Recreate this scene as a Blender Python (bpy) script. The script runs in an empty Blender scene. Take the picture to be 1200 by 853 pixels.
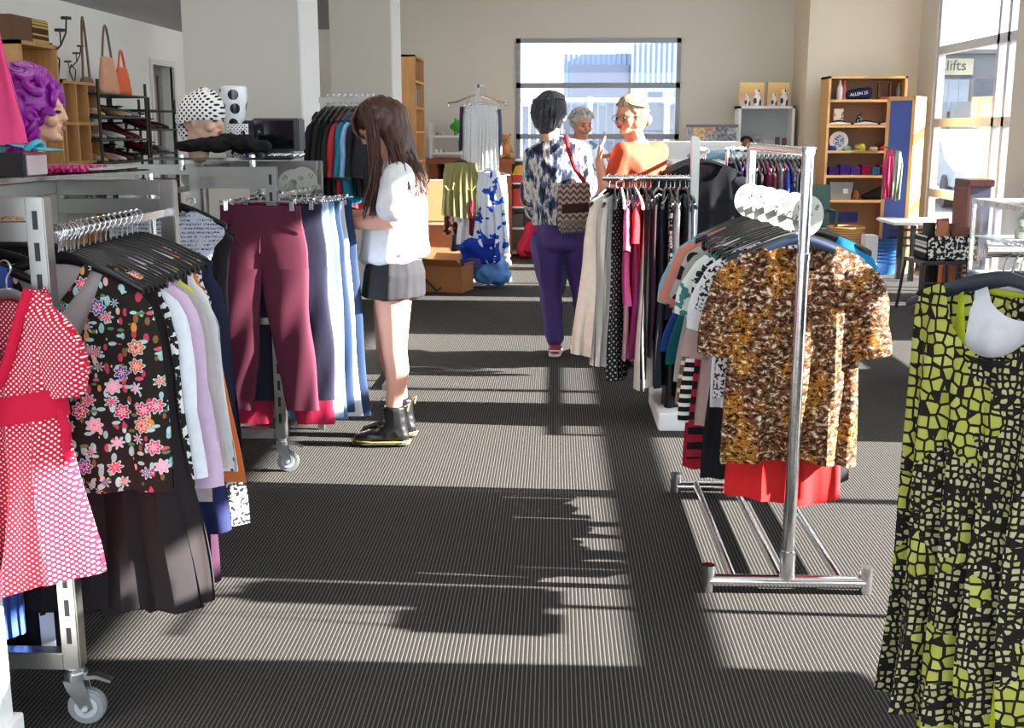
import bpy, bmesh, math, random
from mathutils import Vector, Matrix, noise
C = bpy.context.scene.collection
S = bpy.context.scene
PI = math.pi
R = math.radians
# ---------------------------------------------------------------- camera
CAM_H, FPX, PITCH, YAW = 1.45, 1350.0, R(11.5), R(2.1)
_fw = Vector((-math.sin(YAW)*math.cos(PITCH), math.cos(YAW)*math.cos(PITCH), -math.sin(PITCH)))
_rt = Vector((math.cos(YAW), math.sin(YAW), 0))
_up = _rt.cross(_fw)
def _ray(x, y):
    return _fw + _rt*((x-600)/FPX) + _up*((426.5-y)/FPX)
def at(x, y, Y):
    d = _ray(x, y); t = Y/d.y
    return Vector((d.x*t, Y, CAM_H+d.z*t))
def atz(x, y, z):
    d = _ray(x, y); t = (z-CAM_H)/d.z
    return Vector((d.x*t, d.y*t, z))
def atx(x, y, X):
    d = _ray(x, y); t = X/d.x
    return Vector((X, d.y*t, CAM_H+d.z*t))
cd = bpy.data.cameras.new('camera'); cam = bpy.data.objects.new('camera', cd); C.objects.link(cam)
cam.location = (0, 0, CAM_H)
cam.rotation_euler = (PI/2-PITCH, 0, YAW)
cd.sensor_width = 36; cd.lens = 36*FPX/1200; cd.clip_end = 200; cd.clip_start = .05
S.camera = cam
# ---------------------------------------------------------------- materials
def srgb(c):
    if isinstance(c, str):
        c = c.lstrip('#'); c = [int(c[i:i+2], 16)/255 for i in (0, 2, 4)]
    return tuple((v/12.92 if v <= .04045 else ((v+.055)/1.055)**2.4) for v in c)+(1,)
_mats = {}
class N:
    """small node helper"""
    def __init__(s, name):
        s.m = bpy.data.materials.new(name); s.m.use_nodes = True
        s.nt = s.m.node_tree; s.bs = s.nt.nodes['Principled BSDF']; s.out = s.nt.nodes['Material Output']
    def n(s, t, **kw):
        nd = s.nt.nodes.new(t)
        for k, v in kw.items():
            if k in nd.inputs.keys(): nd.inputs[k].default_value = v
            else: setattr(nd, k, v)
        return nd
    def l(s, a, b): s.nt.links.new(a, b)
    def coord(s, kind='Object', scale=(1, 1, 1), rot=(0, 0, 0)):
        tc = s.n('ShaderNodeTexCoord'); mp = s.n('ShaderNodeMapping')
        mp.inputs['Scale'].default_value = scale; mp.inputs['Rotation'].default_value = rot
        s.l(tc.outputs[kind], mp.inputs['Vector']); return mp.outputs['Vector']
    def ramp(s, fac, stops, interp='LINEAR'):
        r = s.n('ShaderNodeValToRGB'); r.color_ramp.interpolation = interp
        e = r.color_ramp.elements
        while len(e) < len(stops): e.new(.5)
        for i, (p, c) in enumerate(stops): e[i].position = p; e[i].color = srgb(c) if not isinstance(c, tuple) or len(c) != 4 else c
        s.l(fac, r.inputs['Fac']); return r.outputs['Color']
    def mix(s, fac, a, b, mode='MIX'):
        m = s.n('ShaderNodeMix', data_type='RGBA', blend_type=mode)
        for v, i in ((fac, 0), (a, 6), (b, 7)):
            if hasattr(v, 'is_output') or isinstance(v, bpy.types.NodeSocket): s.l(v, m.inputs[i])
            elif i == 0: m.inputs[0].default_value = v
            else: m.inputs[i].default_value = srgb(v)
        return m.outputs[2]
    def math(s, op, a, b=None):
        m = s.n('ShaderNodeMath', operation=op)
        for i, v in enumerate((a, b)):
            if v is None: continue
            if isinstance(v, (int, float)): m.inputs[i].default_value = v
            else: s.l(v, m.inputs[i])
        return m.outputs[0]
    def sep(s, v):
        x = s.n('ShaderNodeSeparateXYZ'); s.l(v, x.inputs[0]); return x.outputs
    def noise(s, v, scale, detail=3, rough=.5):
        x = s.n('ShaderNodeTexNoise'); x.inputs['Scale'].default_value = scale; x.inputs['Detail'].default_value = detail
        x.inputs['Roughness'].default_value = rough; s.l(v, x.inputs['Vector']); return x.outputs['Fac']
    def voro(s, v, scale, feature='F1', rnd=1, out='Distance', metric='EUCLIDEAN'):
        x = s.n('ShaderNodeTexVoronoi', feature=feature); x.inputs['Scale'].default_value = scale
        if feature != 'DISTANCE_TO_EDGE': x.distance = metric
        x.inputs['Randomness'].default_value = rnd; s.l(v, x.inputs['Vector']); return x.outputs[out]
    def base(s, c):
        if isinstance(c, bpy.types.NodeSocket): s.l(c, s.bs.inputs['Base Color'])
        else: s.bs.inputs['Base Color'].default_value = srgb(c)
    def bump(s, h, strength=.3, dist=.01):
        b = s.n('ShaderNodeBump'); b.inputs['Strength'].default_value = strength; b.inputs['Distance'].default_value = dist
        s.l(h, b.inputs['Height']); s.l(b.outputs[0], s.bs.inputs['Normal'])
    def fin(s, rough=.8, metal=0, spec=None, sheen=0):
        s.bs.inputs['Roughness'].default_value = rough; s.bs.inputs['Metallic'].default_value = metal
        if spec is not None: s.bs.inputs['Specular IOR Level'].default_value = spec
        if sheen: s.bs.inputs['Sheen Weight'].default_value = sheen
        return s.m
def plain(c, rough=.6, metal=0, spec=None, var=.06, scale=8):
    k = ('p', c, rough, metal, spec)
    if k not in _mats:
        n = N('surface_'+c.strip('#')); v = n.coord()
        f = n.noise(v, scale, 4)
        cc = n.ramp(f, [(0.25, c), (0.8, c)])
        r = n.nt.nodes[-1] if False else None
        d = n.mix(n.math('MULTIPLY', f, var*3), c, '#000000') if var else c
        n.base(d); _mats[k] = n.fin(rough, metal, spec)
    return _mats[k]
def cloth(c, rough=.85, bump=.25, sheen=.0):
    k = ('c', c, rough)
    if k not in _mats:
        n = N('cloth_'+c.strip('#')); v = n.coord()
        f = n.noise(v, 30, 3); n.base(n.mix(n.math('MULTIPLY', f, .22), c, '#101010'))
        w = n.noise(n.coord(scale=(1, 1, .35)), 14, 3); n.bump(w, bump, .012)
        _mats[k] = n.fin(rough, 0, .25, sheen)
    return _mats[k]
def metal(c='#c9c9cb', rough=.22):
    k = ('m', c, rough)
    if k not in _mats:
        n = N('chrome_'+c.strip('#')); v = n.coord(); f = n.noise(v, 40, 3)
        n.base(c); rr = n.math('ADD', n.math('MULTIPLY', f, .15), rough-.05); n.l(rr, n.bs.inputs['Roughness'])
        n.bs.inputs['Metallic'].default_value = 1; _mats[k] = n.m
    return _mats[k]
def wood(c1='#c99a62', c2='#b5834c', rough=.5, axis=2):
    k = ('w', c1, c2, axis)
    if k not in _mats:
        n = N('wood_'+c1.strip('#')); sc = [14, 14, 14]; sc[axis] = 1.2
        v = n.coord(scale=tuple(sc)); f = n.noise(v, 3, 5, .6)
        n.base(n.ramp(f, [(.3, c2), (.7, c1)])); n.bump(f, .1, .003); _mats[k] = n.fin(rough)
    return _mats[k]
# patterned cloths -------------------------------------------------------
def pat(name, fn, rough=.85):
    if name not in _mats:
        n = N('cloth_'+name); n.base(fn(n)); n.bump(n.noise(n.coord(scale=(1, 1, .35)), 14, 3), .25, .012)
        _mats[name] = n.fin(rough, 0, .25)
    return _mats[name]
def _flat(n, s=1, rot=0):
    v = n.coord(scale=(s, 0, s)); 
    if rot:
        r = n.n('ShaderNodeVectorRotate', rotation_type='Y_AXIS'); r.inputs['Angle'].default_value = rot; n.l(v, r.inputs['Vector']); v = r.outputs[0]
    return v
def _dots(n, p, r, rot=PI/4, dot='#ffffff', bg='#c0103a'):
    v = _flat(n, 1/p, rot); x = n.sep(v)
    fx = n.math('SUBTRACT', n.math('FRACT', x[0]), .5); fz = n.math('SUBTRACT', n.math('FRACT', x[2]), .5)
    d = n.math('SQRT', n.math('ADD', n.math('MULTIPLY', fx, fx), n.math('MULTIPLY', fz, fz)))
    return n.mix(n.math('LESS_THAN', d, r), bg, dot)
def p_floral(n):
    v = _flat(n); w = n.noise(v, 9, 2)
    bg = '#1d1714'
    la = n.coord(scale=(1, 0, .55), rot=(0, .6, 0)); leaf = n.voro(la, 58); s = n.sep(n.voro(la, 58, out='Color'))
    col = n.ramp(s[0], [(0, '#8fb8b5'), (.3, '#a8d0cf'), (.45, '#7c5a2c'), (.6, '#b23a50'), (.8, '#d9a89a'), (.92, '#c98a3a')], 'CONSTANT')
    m = n.math('MULTIPLY', n.math('LESS_THAN', leaf, .40), n.math('GREATER_THAN', s[1], .18))
    a = n.mix(m, bg, col)
    lb = n.coord(scale=(.5, 0, 1), rot=(0, -.5, 0)); leaf = n.voro(lb, 66); s = n.sep(n.voro(lb, 66, out='Color'))
    a = n.mix(n.math('MULTIPLY', n.math('LESS_THAN', leaf, .33), n.math('GREATER_THAN', s[1], .45)), a, n.ramp(s[0], [(0, '#9cc6c4'), (.5, '#c4546a'), (.75, '#5c7a4a')], 'CONSTANT'))
    # flowers
    fv = n.n('ShaderNodeTexVoronoi'); fv.inputs['Scale'].default_value = 20; fv.inputs['Randomness'].default_value = .75
    vv = _flat(n); n.l(vv, fv.inputs['Vector'])
    sub = n.n('ShaderNodeVectorMath', operation='SUBTRACT'); n.l(vv, sub.inputs[0])
    sc = n.n('ShaderNodeVectorMath', operation='SCALE'); sc.inputs['Scale'].default_value = 1.0
    n.l(fv.outputs['Position'], sub.inputs[1]); q = n.sep(sub.outputs[0])
    ang = n.math('ARCTAN2', q[0], q[2]); pet = n.math('MULTIPLY', n.math('SINE', n.math('MULTIPLY', ang, 7)), .06)
    d = n.math('ADD', fv.outputs['Distance'], pet)
    cc = n.sep(fv.outputs['Color'])
    petal = n.ramp(cc[0], [(0, '#d8405e'), (.3, '#e89ab2'), (.55, '#d06a30'), (.75, '#c22f4c'), (.9, '#6a3c86')], 'CONSTANT')
    ring = n.ramp(cc[1], [(0, '#f0c0cc'), (.4, '#b8324c'), (.7, '#f0b35a')], 'CONSTANT')
    a = n.mix(n.math('LESS_THAN', d, .38), a, '#a9cfd0')
    a = n.mix(n.math('LESS_THAN', d, .33), a, petal)
    a = n.mix(n.math('LESS_THAN', d, .2), a, ring)
    a = n.mix(n.math('LESS_THAN', d, .12), a, petal)
    return n.mix(n.math('LESS_THAN', d, .06), a, '#2a1a18')
def p_leopard(n):
    v = _flat(n); d = n.n('ShaderNodeTexNoise'); d.inputs['Scale'].default_value = 30; n.l(v, d.inputs['Vector'])
    dv = n.n('ShaderNodeVectorMath', operation='MULTIPLY_ADD'); n.l(d.outputs['Color'], dv.inputs[0]); dv.inputs[1].default_value = (.03, .03, .03); n.l(v, dv.inputs[2])
    mp = n.n('ShaderNodeMapping'); mp.inputs['Scale'].default_value = (1, 1, 1.5); n.l(dv.outputs[0], mp.inputs[0])
    f = n.noise(mp.outputs[0], 58, 4, .68); g = n.noise(v, 9, 3)
    c1 = n.ramp(f, [(0, '#1c0f0a'), (.42, '#3a2014'), (.47, '#8a5526'), (.505, '#3f2218'), (.55, '#b09070'), (.6, '#ddd0be')], 'CONSTANT')
    c2 = n.ramp(f, [(0, '#22120b'), (.43, '#5f3618'), (.47, '#c07c24'), (.53, '#4a2a18'), (.57, '#cfa24c'), (.61, '#eadfc8')], 'CONSTANT')
    return n.mix(n.ramp(g, [(.5, '#000000'), (.62, '#ffffff')]), c1, c2)
def p_squares(n):
    def layer(s, thr, off):
        v = n.coord(scale=(s, 0, s*.86)); v2 = n.n('ShaderNodeVectorMath', operation='ADD'); n.l(v, v2.inputs[0]); v2.inputs[1].default_value = (off, 0, off*1.7)
        d = n.voro(v2.outputs[0], 1, 'DISTANCE_TO_EDGE', .5); cl = n.sep(n.voro(v2.outputs[0], 1, 'F1', .5, 'Color'))
        return n.math('GREATER_THAN', d, thr), n.math('GREATER_THAN', cl[0], .0), cl
    small, k1, c1 = layer(76, .19, 0); big, k2, c2 = layer(44, .11, 3)
    g = n.noise(_flat(n), 4.6, 2); gm = n.math('GREATER_THAN', g, .52)
    ys = n.ramp(c1[1], [(0, '#aaa478'), (.5, '#96965e'), (.8, '#bab493')], 'CONSTANT'); yb = n.ramp(c2[1], [(0, '#a0a248'), (.5, '#aeb05c'), (.8, '#8f9238')], 'CONSTANT')
    a = n.mix(small, '#15120e', ys); b = n.mix(big, '#17140e', yb)
    return n.mix(gm, a, b)
def p_print(bg, fg, scale=60, thr=.5, stretch=(1, 1, 1)):
    def f(n):
        v = n.coord(scale=(stretch[0], 0, stretch[2])); k = n.noise(v, scale, 2)
        return n.mix(n.math('GREATER_THAN', k, thr), bg, fg)
    return f
def p_stripes(cols, period, axis=2, duty=.5):
    def f(n):
        x = n.sep(n.coord(scale=(1/period,)*3))
        k = n.math('FRACT', x[axis]); return n.mix(n.math('LESS_THAN', k, duty), cols[0], cols[1])
    return f
def p_text(n):
    v = n.coord(scale=(1, 0, 1)); x = n.sep(v)
    row = n.math('LESS_THAN', n.math('FRACT', n.math('MULTIPLY', x[2], 70)), .5)
    k = n.math('GREATER_THAN', n.noise(n.coord(scale=(1, 0, .5)), 260, 1), .5)
    b = n.math('GREATER_THAN', n.noise(v, 22, 1), .40)
    return n.mix(n.math('MULTIPLY', n.math('MULTIPLY', row, k), b), '#c4c6d4', '#3d3f55')
def p_abstract(n):
    v = n.coord(scale=(1.5, 1.5, .55)); d = n.noise(v, 16, 4, .62); g = n.noise(n.coord(), 9, 2)
    a = n.ramp(d, [(.38, '#1c2233'), (.46, '#4c566e'), (.5, '#8d95a4'), (.54, '#dfd8cf'), (.6, '#c7b9a8'), (.68, '#5b6a80')])
    return a
def P(name):
    t = {
     'red_check': (lambda n: _dots(n, .0088, .27, PI/4, '#ffe9ee', '#c3122f')),
     'floral': p_floral, 'leopard': p_leopard, 'squares': p_squares, 'text': p_text, 'abstract': p_abstract,
     'black_dot': (lambda n: _dots(n, .022, .22, PI/4, '#a8a8a8', '#141417')),
     'white_black_dot': (lambda n: _dots(n, .0165, .30, PI/4, '#1a1a20', '#e9e6e2')),
     'bigdot': (lambda n: _dots(n, .07, .36, PI/4, '#17171a', '#aaa7a2')),
     'bw_leaf': p_print('#1b1a1c', '#d9d8d4', 55, .53), 'bw_small': p_print('#dcdad6', '#27272e', 90, .52),
     'multi': (lambda n: n.ramp(n.noise(_flat(n), 26, 3), [(.3, '#c33a5a'), (.42, '#f1e8e4'), (.5, '#2c6fae'), (.58, '#3b3560'), (.66, '#e6b8c4')], 'CONSTANT')),
     'denim': (lambda n: n.mix(n.noise(n.coord(scale=(1, 1, .3)), 9, 3), '#24405f', '#7f9cb8')),
     'denim_pale': (lambda n: n.mix(n.noise(n.coord(scale=(1, 1, .3)), 9, 3), '#5f88a8', '#b9d0de')),
     'denim_dark': (lambda n: n.mix(n.noise(n.coord(scale=(1, 1, .3)), 9, 3), '#141d30', '#2d4468')),
     'tartan': (lambda n: n.mix(n.math('LESS_THAN', n.math('FRACT', n.math('MULTIPLY', n.sep(n.coord())[0], 22)), .3), p_stripes(['#d9cbb4', '#7a5b40'], .05, 2, .7)(n), '#8c7358')),
     'check_bw': p_stripes(['#141414', '#ece8e2'], .032, 2, .42), 'red_black': p_stripes(['#15110f', '#9c1d34'], .055, 2, .5),
     'pinkprint': p_print('#3b1c1c', '#c49a88', 28, .52), 'brownprint': p_print('#4a2420', '#b58d78', 22, .55),
     'blueprint': p_print('#10329a', '#dfeaff', 14, .6), 'blue_white': p_print('#1b52c4', '#e8f2ff', 9, .44),
     'teal_floral': p_print('#d9ded8', '#3c7f7b', 18, .55), 'sparkle': p_print('#22252e', '#cdd4dc', 140, .58),
    }[name]
    return pat(name, t)
# ---------------------------------------------------------------- objects
def tag(o, label=None, cat=None, group=None, kind=None):
    if label: o['label'] = label
    if cat: o['category'] = cat
    if group: o['group'] = group
    if kind: o['kind'] = kind
    return o
def thing(name, label, cat, loc=(0, 0, 0), rz=0, group=None):
    o = bpy.data.objects.new(name, None); C.objects.link(o); o.empty_display_size = .1
    o.location = loc; o.rotation_euler = (0, 0, rz); return tag(o, label, cat, group)
def copy_tree(o, parent=None):
    c = o.copy(); C.objects.link(c); c.parent = parent
    for ch in o.children: copy_tree(ch, c)
    return c
class MB:
    def __init__(s): s.bm = bmesh.new()
    def box(s, x0, x1, y0, y1, z0, z1, bev=0, M=None):
        b = bmesh.new(); r = bmesh.ops.create_cube(b, size=1)
        for v in b.verts: v.co = Vector(((x0+x1)/2+v.co.x*(x1-x0), (y0+y1)/2+v.co.y*(y1-y0), (z0+z1)/2+v.co.z*(z1-z0)))
        if bev: bmesh.ops.bevel(b, geom=b.edges[:], offset=bev, segments=2, affect='EDGES')
        return s._add(b, M)
    def _add(s, b, M=None):
        if M is not None: bmesh.ops.transform(b, matrix=M, verts=b.verts[:])
        m = bpy.data.meshes.new('t'); b.to_mesh(m); b.free(); s.bm.from_mesh(m); bpy.data.meshes.remove(m); return s
    def cyl(s, p, q, r, r2=None, n=16, cap=True):
        p = Vector(p); q = Vector(q); d = q-p
        b = bmesh.new(); bmesh.ops.create_cone(b, cap_ends=cap, segments=n, radius1=r, radius2=r if r2 is None else r2, depth=d.length)
        return s._add(b, Matrix.Translation((p+q)/2) @ d.to_track_quat('Z', 'Y').to_matrix().to_4x4())
    def sph(s, c, r, sc=(1, 1, 1), n=16):
        b = bmesh.new(); bmesh.ops.create_uvsphere(b, u_segments=n, v_segments=max(6, n*2//3), radius=r)
        return s._add(b, Matrix.Translation(c) @ Matrix.Diagonal((*sc, 1)))
    def tube(s, pts, r, n=8, closed=False):
        pts = [Vector(p) for p in pts]; rs = r if isinstance(r, (list, tuple)) else [r]*len(pts)
        b = s.bm; rings = []; L = len(pts); prev = None
        for i, p in enumerate(pts):
            t = (pts[(i+1) % L] - pts[i-1]) if closed else (pts[min(i+1, L-1)]-pts[max(i-1, 0)])
            if t.length < 1e-9: t = Vector((0, 0, 1))
            t.normalize()
            if prev is None: a = t.orthogonal().normalized()
            else:
                a = prev - t*prev.dot(t)
                a = a.normalized() if a.length > 1e-6 else t.orthogonal().normalized()
            prev = a; c = t.cross(a)
            rings.append([b.verts.new(p+(a*math.cos(2*PI*k/n)+c*math.sin(2*PI*k/n))*rs[i]) for k in range(n)])
        for i in range(L if closed else L-1):
            A, B = rings[i], rings[(i+1) % L]
            for k in range(n): b.faces.new((A[k], A[(k+1) % n], B[(k+1) % n], B[k]))
        if not closed:
            b.faces.new(rings[0][::-1]); b.faces.new(rings[-1])
        return s
    def lathe(s, prof, n=24, c=(0, 0, 0), sx=1, sy=1):
        b = s.bm; rings = []
        for r, z in prof: rings.append([b.verts.new((c[0]+r*sx*math.cos(2*PI*k/n), c[1]+r*sy*math.sin(2*PI*k/n), c[2]+z)) for k in range(n)])
        for A, B in zip(rings, rings[1:]):
            for k in range(n): b.faces.new((A[k], A[(k+1) % n], B[(k+1) % n], B[k]))
        return s
    def hull(s, balls, n=10):
        """convex hull of spheres / ellipsoids: (centre, radius or (rx,ry,rz))"""
        b = bmesh.new()
        for c, r in balls:
            rr = (r, r, r) if not hasattr(r, '__len__') else r
            t = bmesh.new(); bmesh.ops.create_icosphere(t, subdivisions=2, radius=1)
            for v in t.verts: b.verts.new((c[0]+v.co.x*rr[0], c[1]+v.co.y*rr[1], c[2]+v.co.z*rr[2]))
            t.free()
        g = bmesh.ops.convex_hull(b, input=b.verts[:])
        junk = [v for v in b.verts if not v.link_faces]
        if junk: bmesh.ops.delete(b, geom=junk, context='VERTS')
        return s._add(b)
    def prism(s, pts, y0, y1, M=None):
        """outline in XZ extruded along Y"""
        b = bmesh.new(); A = [b.verts.new((x, y0, z)) for x, z in pts]; B = [b.verts.new((x, y1, z)) for x, z in pts]
        b.faces.new(A); b.faces.new(B[::-1]); L = len(pts)
        for i in range(L): b.faces.new((A[i], B[i], B[(i+1) % L], A[(i+1) % L]))
        bmesh.ops.recalc_face_normals(b, faces=b.faces[:]); return s._add(b, M)
    def build(s, name, m, parent=None, smooth=True, loc=None, off=None):
        if off is not None: bmesh.ops.translate(s.bm, verts=s.bm.verts[:], vec=-Vector(off))
        me = bpy.data.meshes.new(name); s.bm.to_mesh(me); s.bm.free()
        for mm in (m if isinstance(m, (list, tuple)) else [m]): me.materials.append(mm)
        if smooth:
            for p in me.polygons: p.use_smooth = True
            try: me.set_sharp_from_angle(angle=R(38))
            except Exception: pass
        o = bpy.data.objects.new(name, me); C.objects.link(o)
        if parent: o.parent = parent
        if loc is not None: o.location = loc
        return o
def struct(name, mb, m, smooth=False):
    return tag(mb.build(name, m, smooth=smooth), kind='structure')
def text(name, s, size, m, loc, rot, parent=None, ext=.001, align='CENTER'):
    cu = bpy.data.curves.new(name, 'FONT'); cu.body = s; cu.size = size; cu.extrude = ext; cu.align_x = align; cu.align_y = 'CENTER'
    cu.materials.append(m); t = bpy.data.objects.new(name, cu); C.objects.link(t)
    dg = bpy.context.evaluated_depsgraph_get(); me = bpy.data.meshes.new_from_object(t.evaluated_get(dg)); bpy.data.objects.remove(t)
    o = bpy.data.objects.new(name, me); C.objects.link(o); o.location = loc; o.rotation_euler = rot
    if parent: o.parent = parent
    return o
def remeshed(mb, voxel, smooth=4, fold=None):
    """fuse overlapping pieces into one continuous skin; returns a new bmesh builder"""
    me = bpy.data.meshes.new('t'); mb.bm.to_mesh(me); mb.bm.free()
    o = bpy.data.objects.new('t', me); C.objects.link(o)
    r = o.modifiers.new('r', 'REMESH'); r.mode = 'VOXEL'; r.voxel_size = voxel; r.use_smooth_shade = True
    s = o.modifiers.new('s', 'SMOOTH'); s.factor = .5; s.iterations = smooth
    dg = bpy.context.evaluated_depsgraph_get(); m2 = bpy.data.meshes.new_from_object(o.evaluated_get(dg))
    bpy.data.objects.remove(o); bpy.data.meshes.remove(me)
    out = MB(); out.bm.from_mesh(m2); bpy.data.meshes.remove(m2)
    if fold:
        out.bm.normal_update()
        for v in out.bm.verts: v.co += v.normal*fold(v.co)
    return out
# ---------------------------------------------------------------- garments
def lerp(a, b, t): return a+(b-a)*t
def keyed(keys, t):
    for (a, x), (b, y) in zip(keys, keys[1:]):
        if t <= b:
            u = (t-a)/max(1e-6, b-a); u = u*u*(3-2*u); return lerp(x, y, u)
    return keys[-1][1]
def body_bm(L, ws, wc, wh, nw=.09, nf=.1, nb=.02, d=.03, folds=4, amp=.012, hem=0, seed=0, z0=-.085, slope=.42, dh=None, vneck=False, lift=0, nu=30, nv=34, armhole=0):
    rnd = random.Random(seed); ph = [rnd.uniform(0, 6.28) for _ in range(6)]; mb = MB(); b = mb.bm
    dh = d if dh is None else dh
    def W(v): return keyed([(0, ws), (.06, ws*(1-armhole*.3)), (.16, lerp(ws, wc, .6)), (.3, wc), (1, wh)], v)
    for sg in (-1, 1):
        g = []
        for j in range(nv+1):
            v = j/nv; row = []
            for i in range(nu+1):
                u = -math.cos(PI*i/nu); w = W(v); x = u*w; xt = u*ws; ax = abs(xt)
                if nw > 0 and ax < nw:
                    q = ax/nw; dep = nf if sg < 0 else nb
                    zt = z0 - dep*((1-q) if (vneck and sg < 0) else math.sqrt(max(0, 1-q*q)))
                else: zt = z0-(ax-nw)*slope
                zb = z0-L+hem*(1-u*u)*(1 if sg < 0 else .6)+.012*math.sin(3*u+ph[0])+lift*u
                z = lerp(zt, zb, v)
                f = amp*(v**.8)*(math.sin(folds*PI*u+ph[1]+1.2*math.sin(2.5*v+ph[2]))+.5*math.sin(folds*1.9*PI*u+ph[3]+v*2))
                f += amp*.5*math.sin(7*v+3*u+ph[4])*(.3+v)
                y = sg*lerp(d, dh, v)*max(0, 1-u*u)**.45 + f*(1 if sg < 0 else .55)
                x += .25*f
                row.append(b.verts.new((x, y, z)))
            g.append(row)
        for j in range(nv):
            for i in range(nu):
                q = (g[j][i], g[j][i+1], g[j+1][i+1], g[j+1][i])
                b.faces.new(q if sg < 0 else q[::-1])
    return mb
def sleeve_bm(side, ws, L, r0=.075, r1=.06, ang=18, d=.028, seed=0, z0=-.085, slope=.42, nw=.09, puff=0):
    rnd = random.Random(seed*7+side+3); mb = MB(); b = mb.bm; n = 16; m = max(6, int(L/.03))
    s0 = Vector((side*(ws-.045), 0, z0-(ws-nw)*slope-.052)); a = R(ang); c = s0.copy()
    rings = []; ph = rnd.uniform(0, 6)
    for j in range(m+1):
        t = j/m; aa = lerp(R(66), a, min(1, t*L/.13)) if t*L < .13 else a*(1-.4*t); c = c+Vector((side*math.sin(aa)*L/m, .0012*math.sin(5*t+ph), -math.cos(aa)*L/m))*(1 if j else 0)
        rr = lerp(r0, r1, t)*(1+puff*math.sin(PI*t))*(1-.38*max(0, 1-t*L/.06)); ax = Vector((math.cos(aa), 0, side*math.sin(aa)))
        rings.append([b.verts.new(c+ax*rr*math.cos(2*PI*k/n)+Vector((0, 1, 0))*(d*math.sin(2*PI*k/n)*(1+puff))+ax*.006*math.sin(9*t+ph+k)) for k in range(n)])
    for A, B in zip(rings, rings[1:]):
        for k in range(n): b.faces.new((A[k], A[(k+1) % n], B[(k+1) % n], B[k]))
    return mb
def garment(name, label, cat, m, loc, rz=0, L=.6, ws=.2, wc=.22, wh=.24, sleeve=0, group=None, sm=None, sr=(.075, .06), ang=16, puff=0, seed=None, **k):
    seed = hash_(label) if seed is None else seed
    b = body_bm(L, ws, wc, wh, seed=seed, **k); bmesh.ops.remove_doubles(b.bm, verts=b.bm.verts[:], dist=.0008)
    o = b.build(name, m); o.location = loc; o.rotation_euler = (0, 0, rz); tag(o, label, cat, group)
    if sleeve:
        for s in (-1, 1):
            sleeve_bm(s, ws, sleeve, sr[0], sr[1], ang, max(.018, k.get('d', .03)*.8), seed, k.get('z0', -.085), k.get('slope', .42), k.get('nw', .09), puff).build('sleeve', sm or m, o)
    return o
def hash_(s):
    h = 7
    for c in s: h = (h*31+ord(c)) % 100003
    return h
def _fl(s): return math.copysign(abs(s)**.6, s)
def trousers_bm(L, ww, wh, wk, wf, d=.02, seed=0, spread=0, z0=-.05):
    """ww waist half-width, wh hip half, wk half knee width of a leg, wf half foot width"""
    rnd = random.Random(seed); mb = MB(); b = mb.bm; n = 32; ph = rnd.uniform(0, 6); rise = .26
    rings = []
    for j in range(9):
        t = j/8; w = keyed([(0, ww), (.15, ww+.004), (.75, wh), (1, wh)], t); z = z0-rise*t
        rings.append([b.verts.new((w*math.cos(2*PI*k/n), (d+.006*t)*_fl(math.sin(2*PI*k/n))*(1-.9*t**3*math.exp(-(w*math.cos(2*PI*k/n)/.03)**2)), z)) for k in range(n)])
    for A, B in zip(rings, rings[1:]):
        for k in range(n): b.faces.new((A[k], A[(k+1) % n], B[(k+1) % n], B[k]))
    for sd in (-1, 1):
        rr = []; m = 22
        for j in range(m+1):
            t = j/m; z = z0-rise+.004*(1-t)-(L-rise)*t
            hw = keyed([(0, wh/2+.003), (.5, wk), (1, wf)], t); cx = sd*(lerp(wh/2-.002, wh/2+spread, t)+(.008*math.sin(4*t+ph+sd)*min(1, 4*t)))
            rr.append([b.verts.new((cx+hw*math.cos(2*PI*k/n)+.002*math.sin(9*t+3*math.cos(2*PI*k/n)), (d+.006)*_fl(math.sin(2*PI*k/n))*(1-.2*t)+.008*math.sin(5*t+ph)*min(1, 3*t)+.003*min(1, 4*t)*math.sin(11*t+4*math.cos(2*PI*k/n)+ph), z)) for k in range(n)])
        for A, B in zip(rr, rr[1:]):
            for k in range(n): b.faces.new((A[k], A[(k+1) % n], B[(k+1) % n], B[k]))
    return mb
def trousers(label, m, loc, rz=0, L=.95, ww=.19, wh=.22, wk=.1, wf=.095, name='trousers', group=None, details=False, **k):
    o = trousers_bm(L, ww, wh, wk, wf, seed=hash_(label), **k).build(name, m); o.location = loc; o.rotation_euler = (0, 0, rz)
    tag(o, label, 'trousers', group)
    z0 = k.get('z0', -.05)
    w = MB(); n = 24; d = k.get('d', .02)+.003
    prof = [[(math.cos(2*PI*i/n)*(ww+.003), math.sin(2*PI*i/n)*d, z) for i in range(n)] for z in (z0+.004, z0-.038)]
    A = [w.bm.verts.new(p) for p in prof[0]]; B = [w.bm.verts.new(p) for p in prof[1]]
    for i in range(n): w.bm.faces.new((A[i], A[(i+1) % n], B[(i+1) % n], B[i]))
    w.build('waistband', m, o)
    if details:
        for x in (-.13, -.045, .09, .15):
            MB().box(x-.005, x+.005, -d-.004, -d*.6, z0-.046, z0+.004, .001).build('belt_loop', m, o)
        f = MB(); f.tube([(0, -d-.001, z0-.04), (.002, -d-.005, z0-.1), (-.004, -d-.007, z0-.19)], .0022, 6); f.build('fly_seam', m, o)
        for s in (-1, 1):
            MB().tube([(s*.115, -d*.8-.003, z0-.045), (s*.14, -d*.75-.005, z0-.075), (s*.185, -d*.5-.006, z0-.1)], .002, 6).build('pocket_seam', m, o)
    return o
HANG = None
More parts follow.
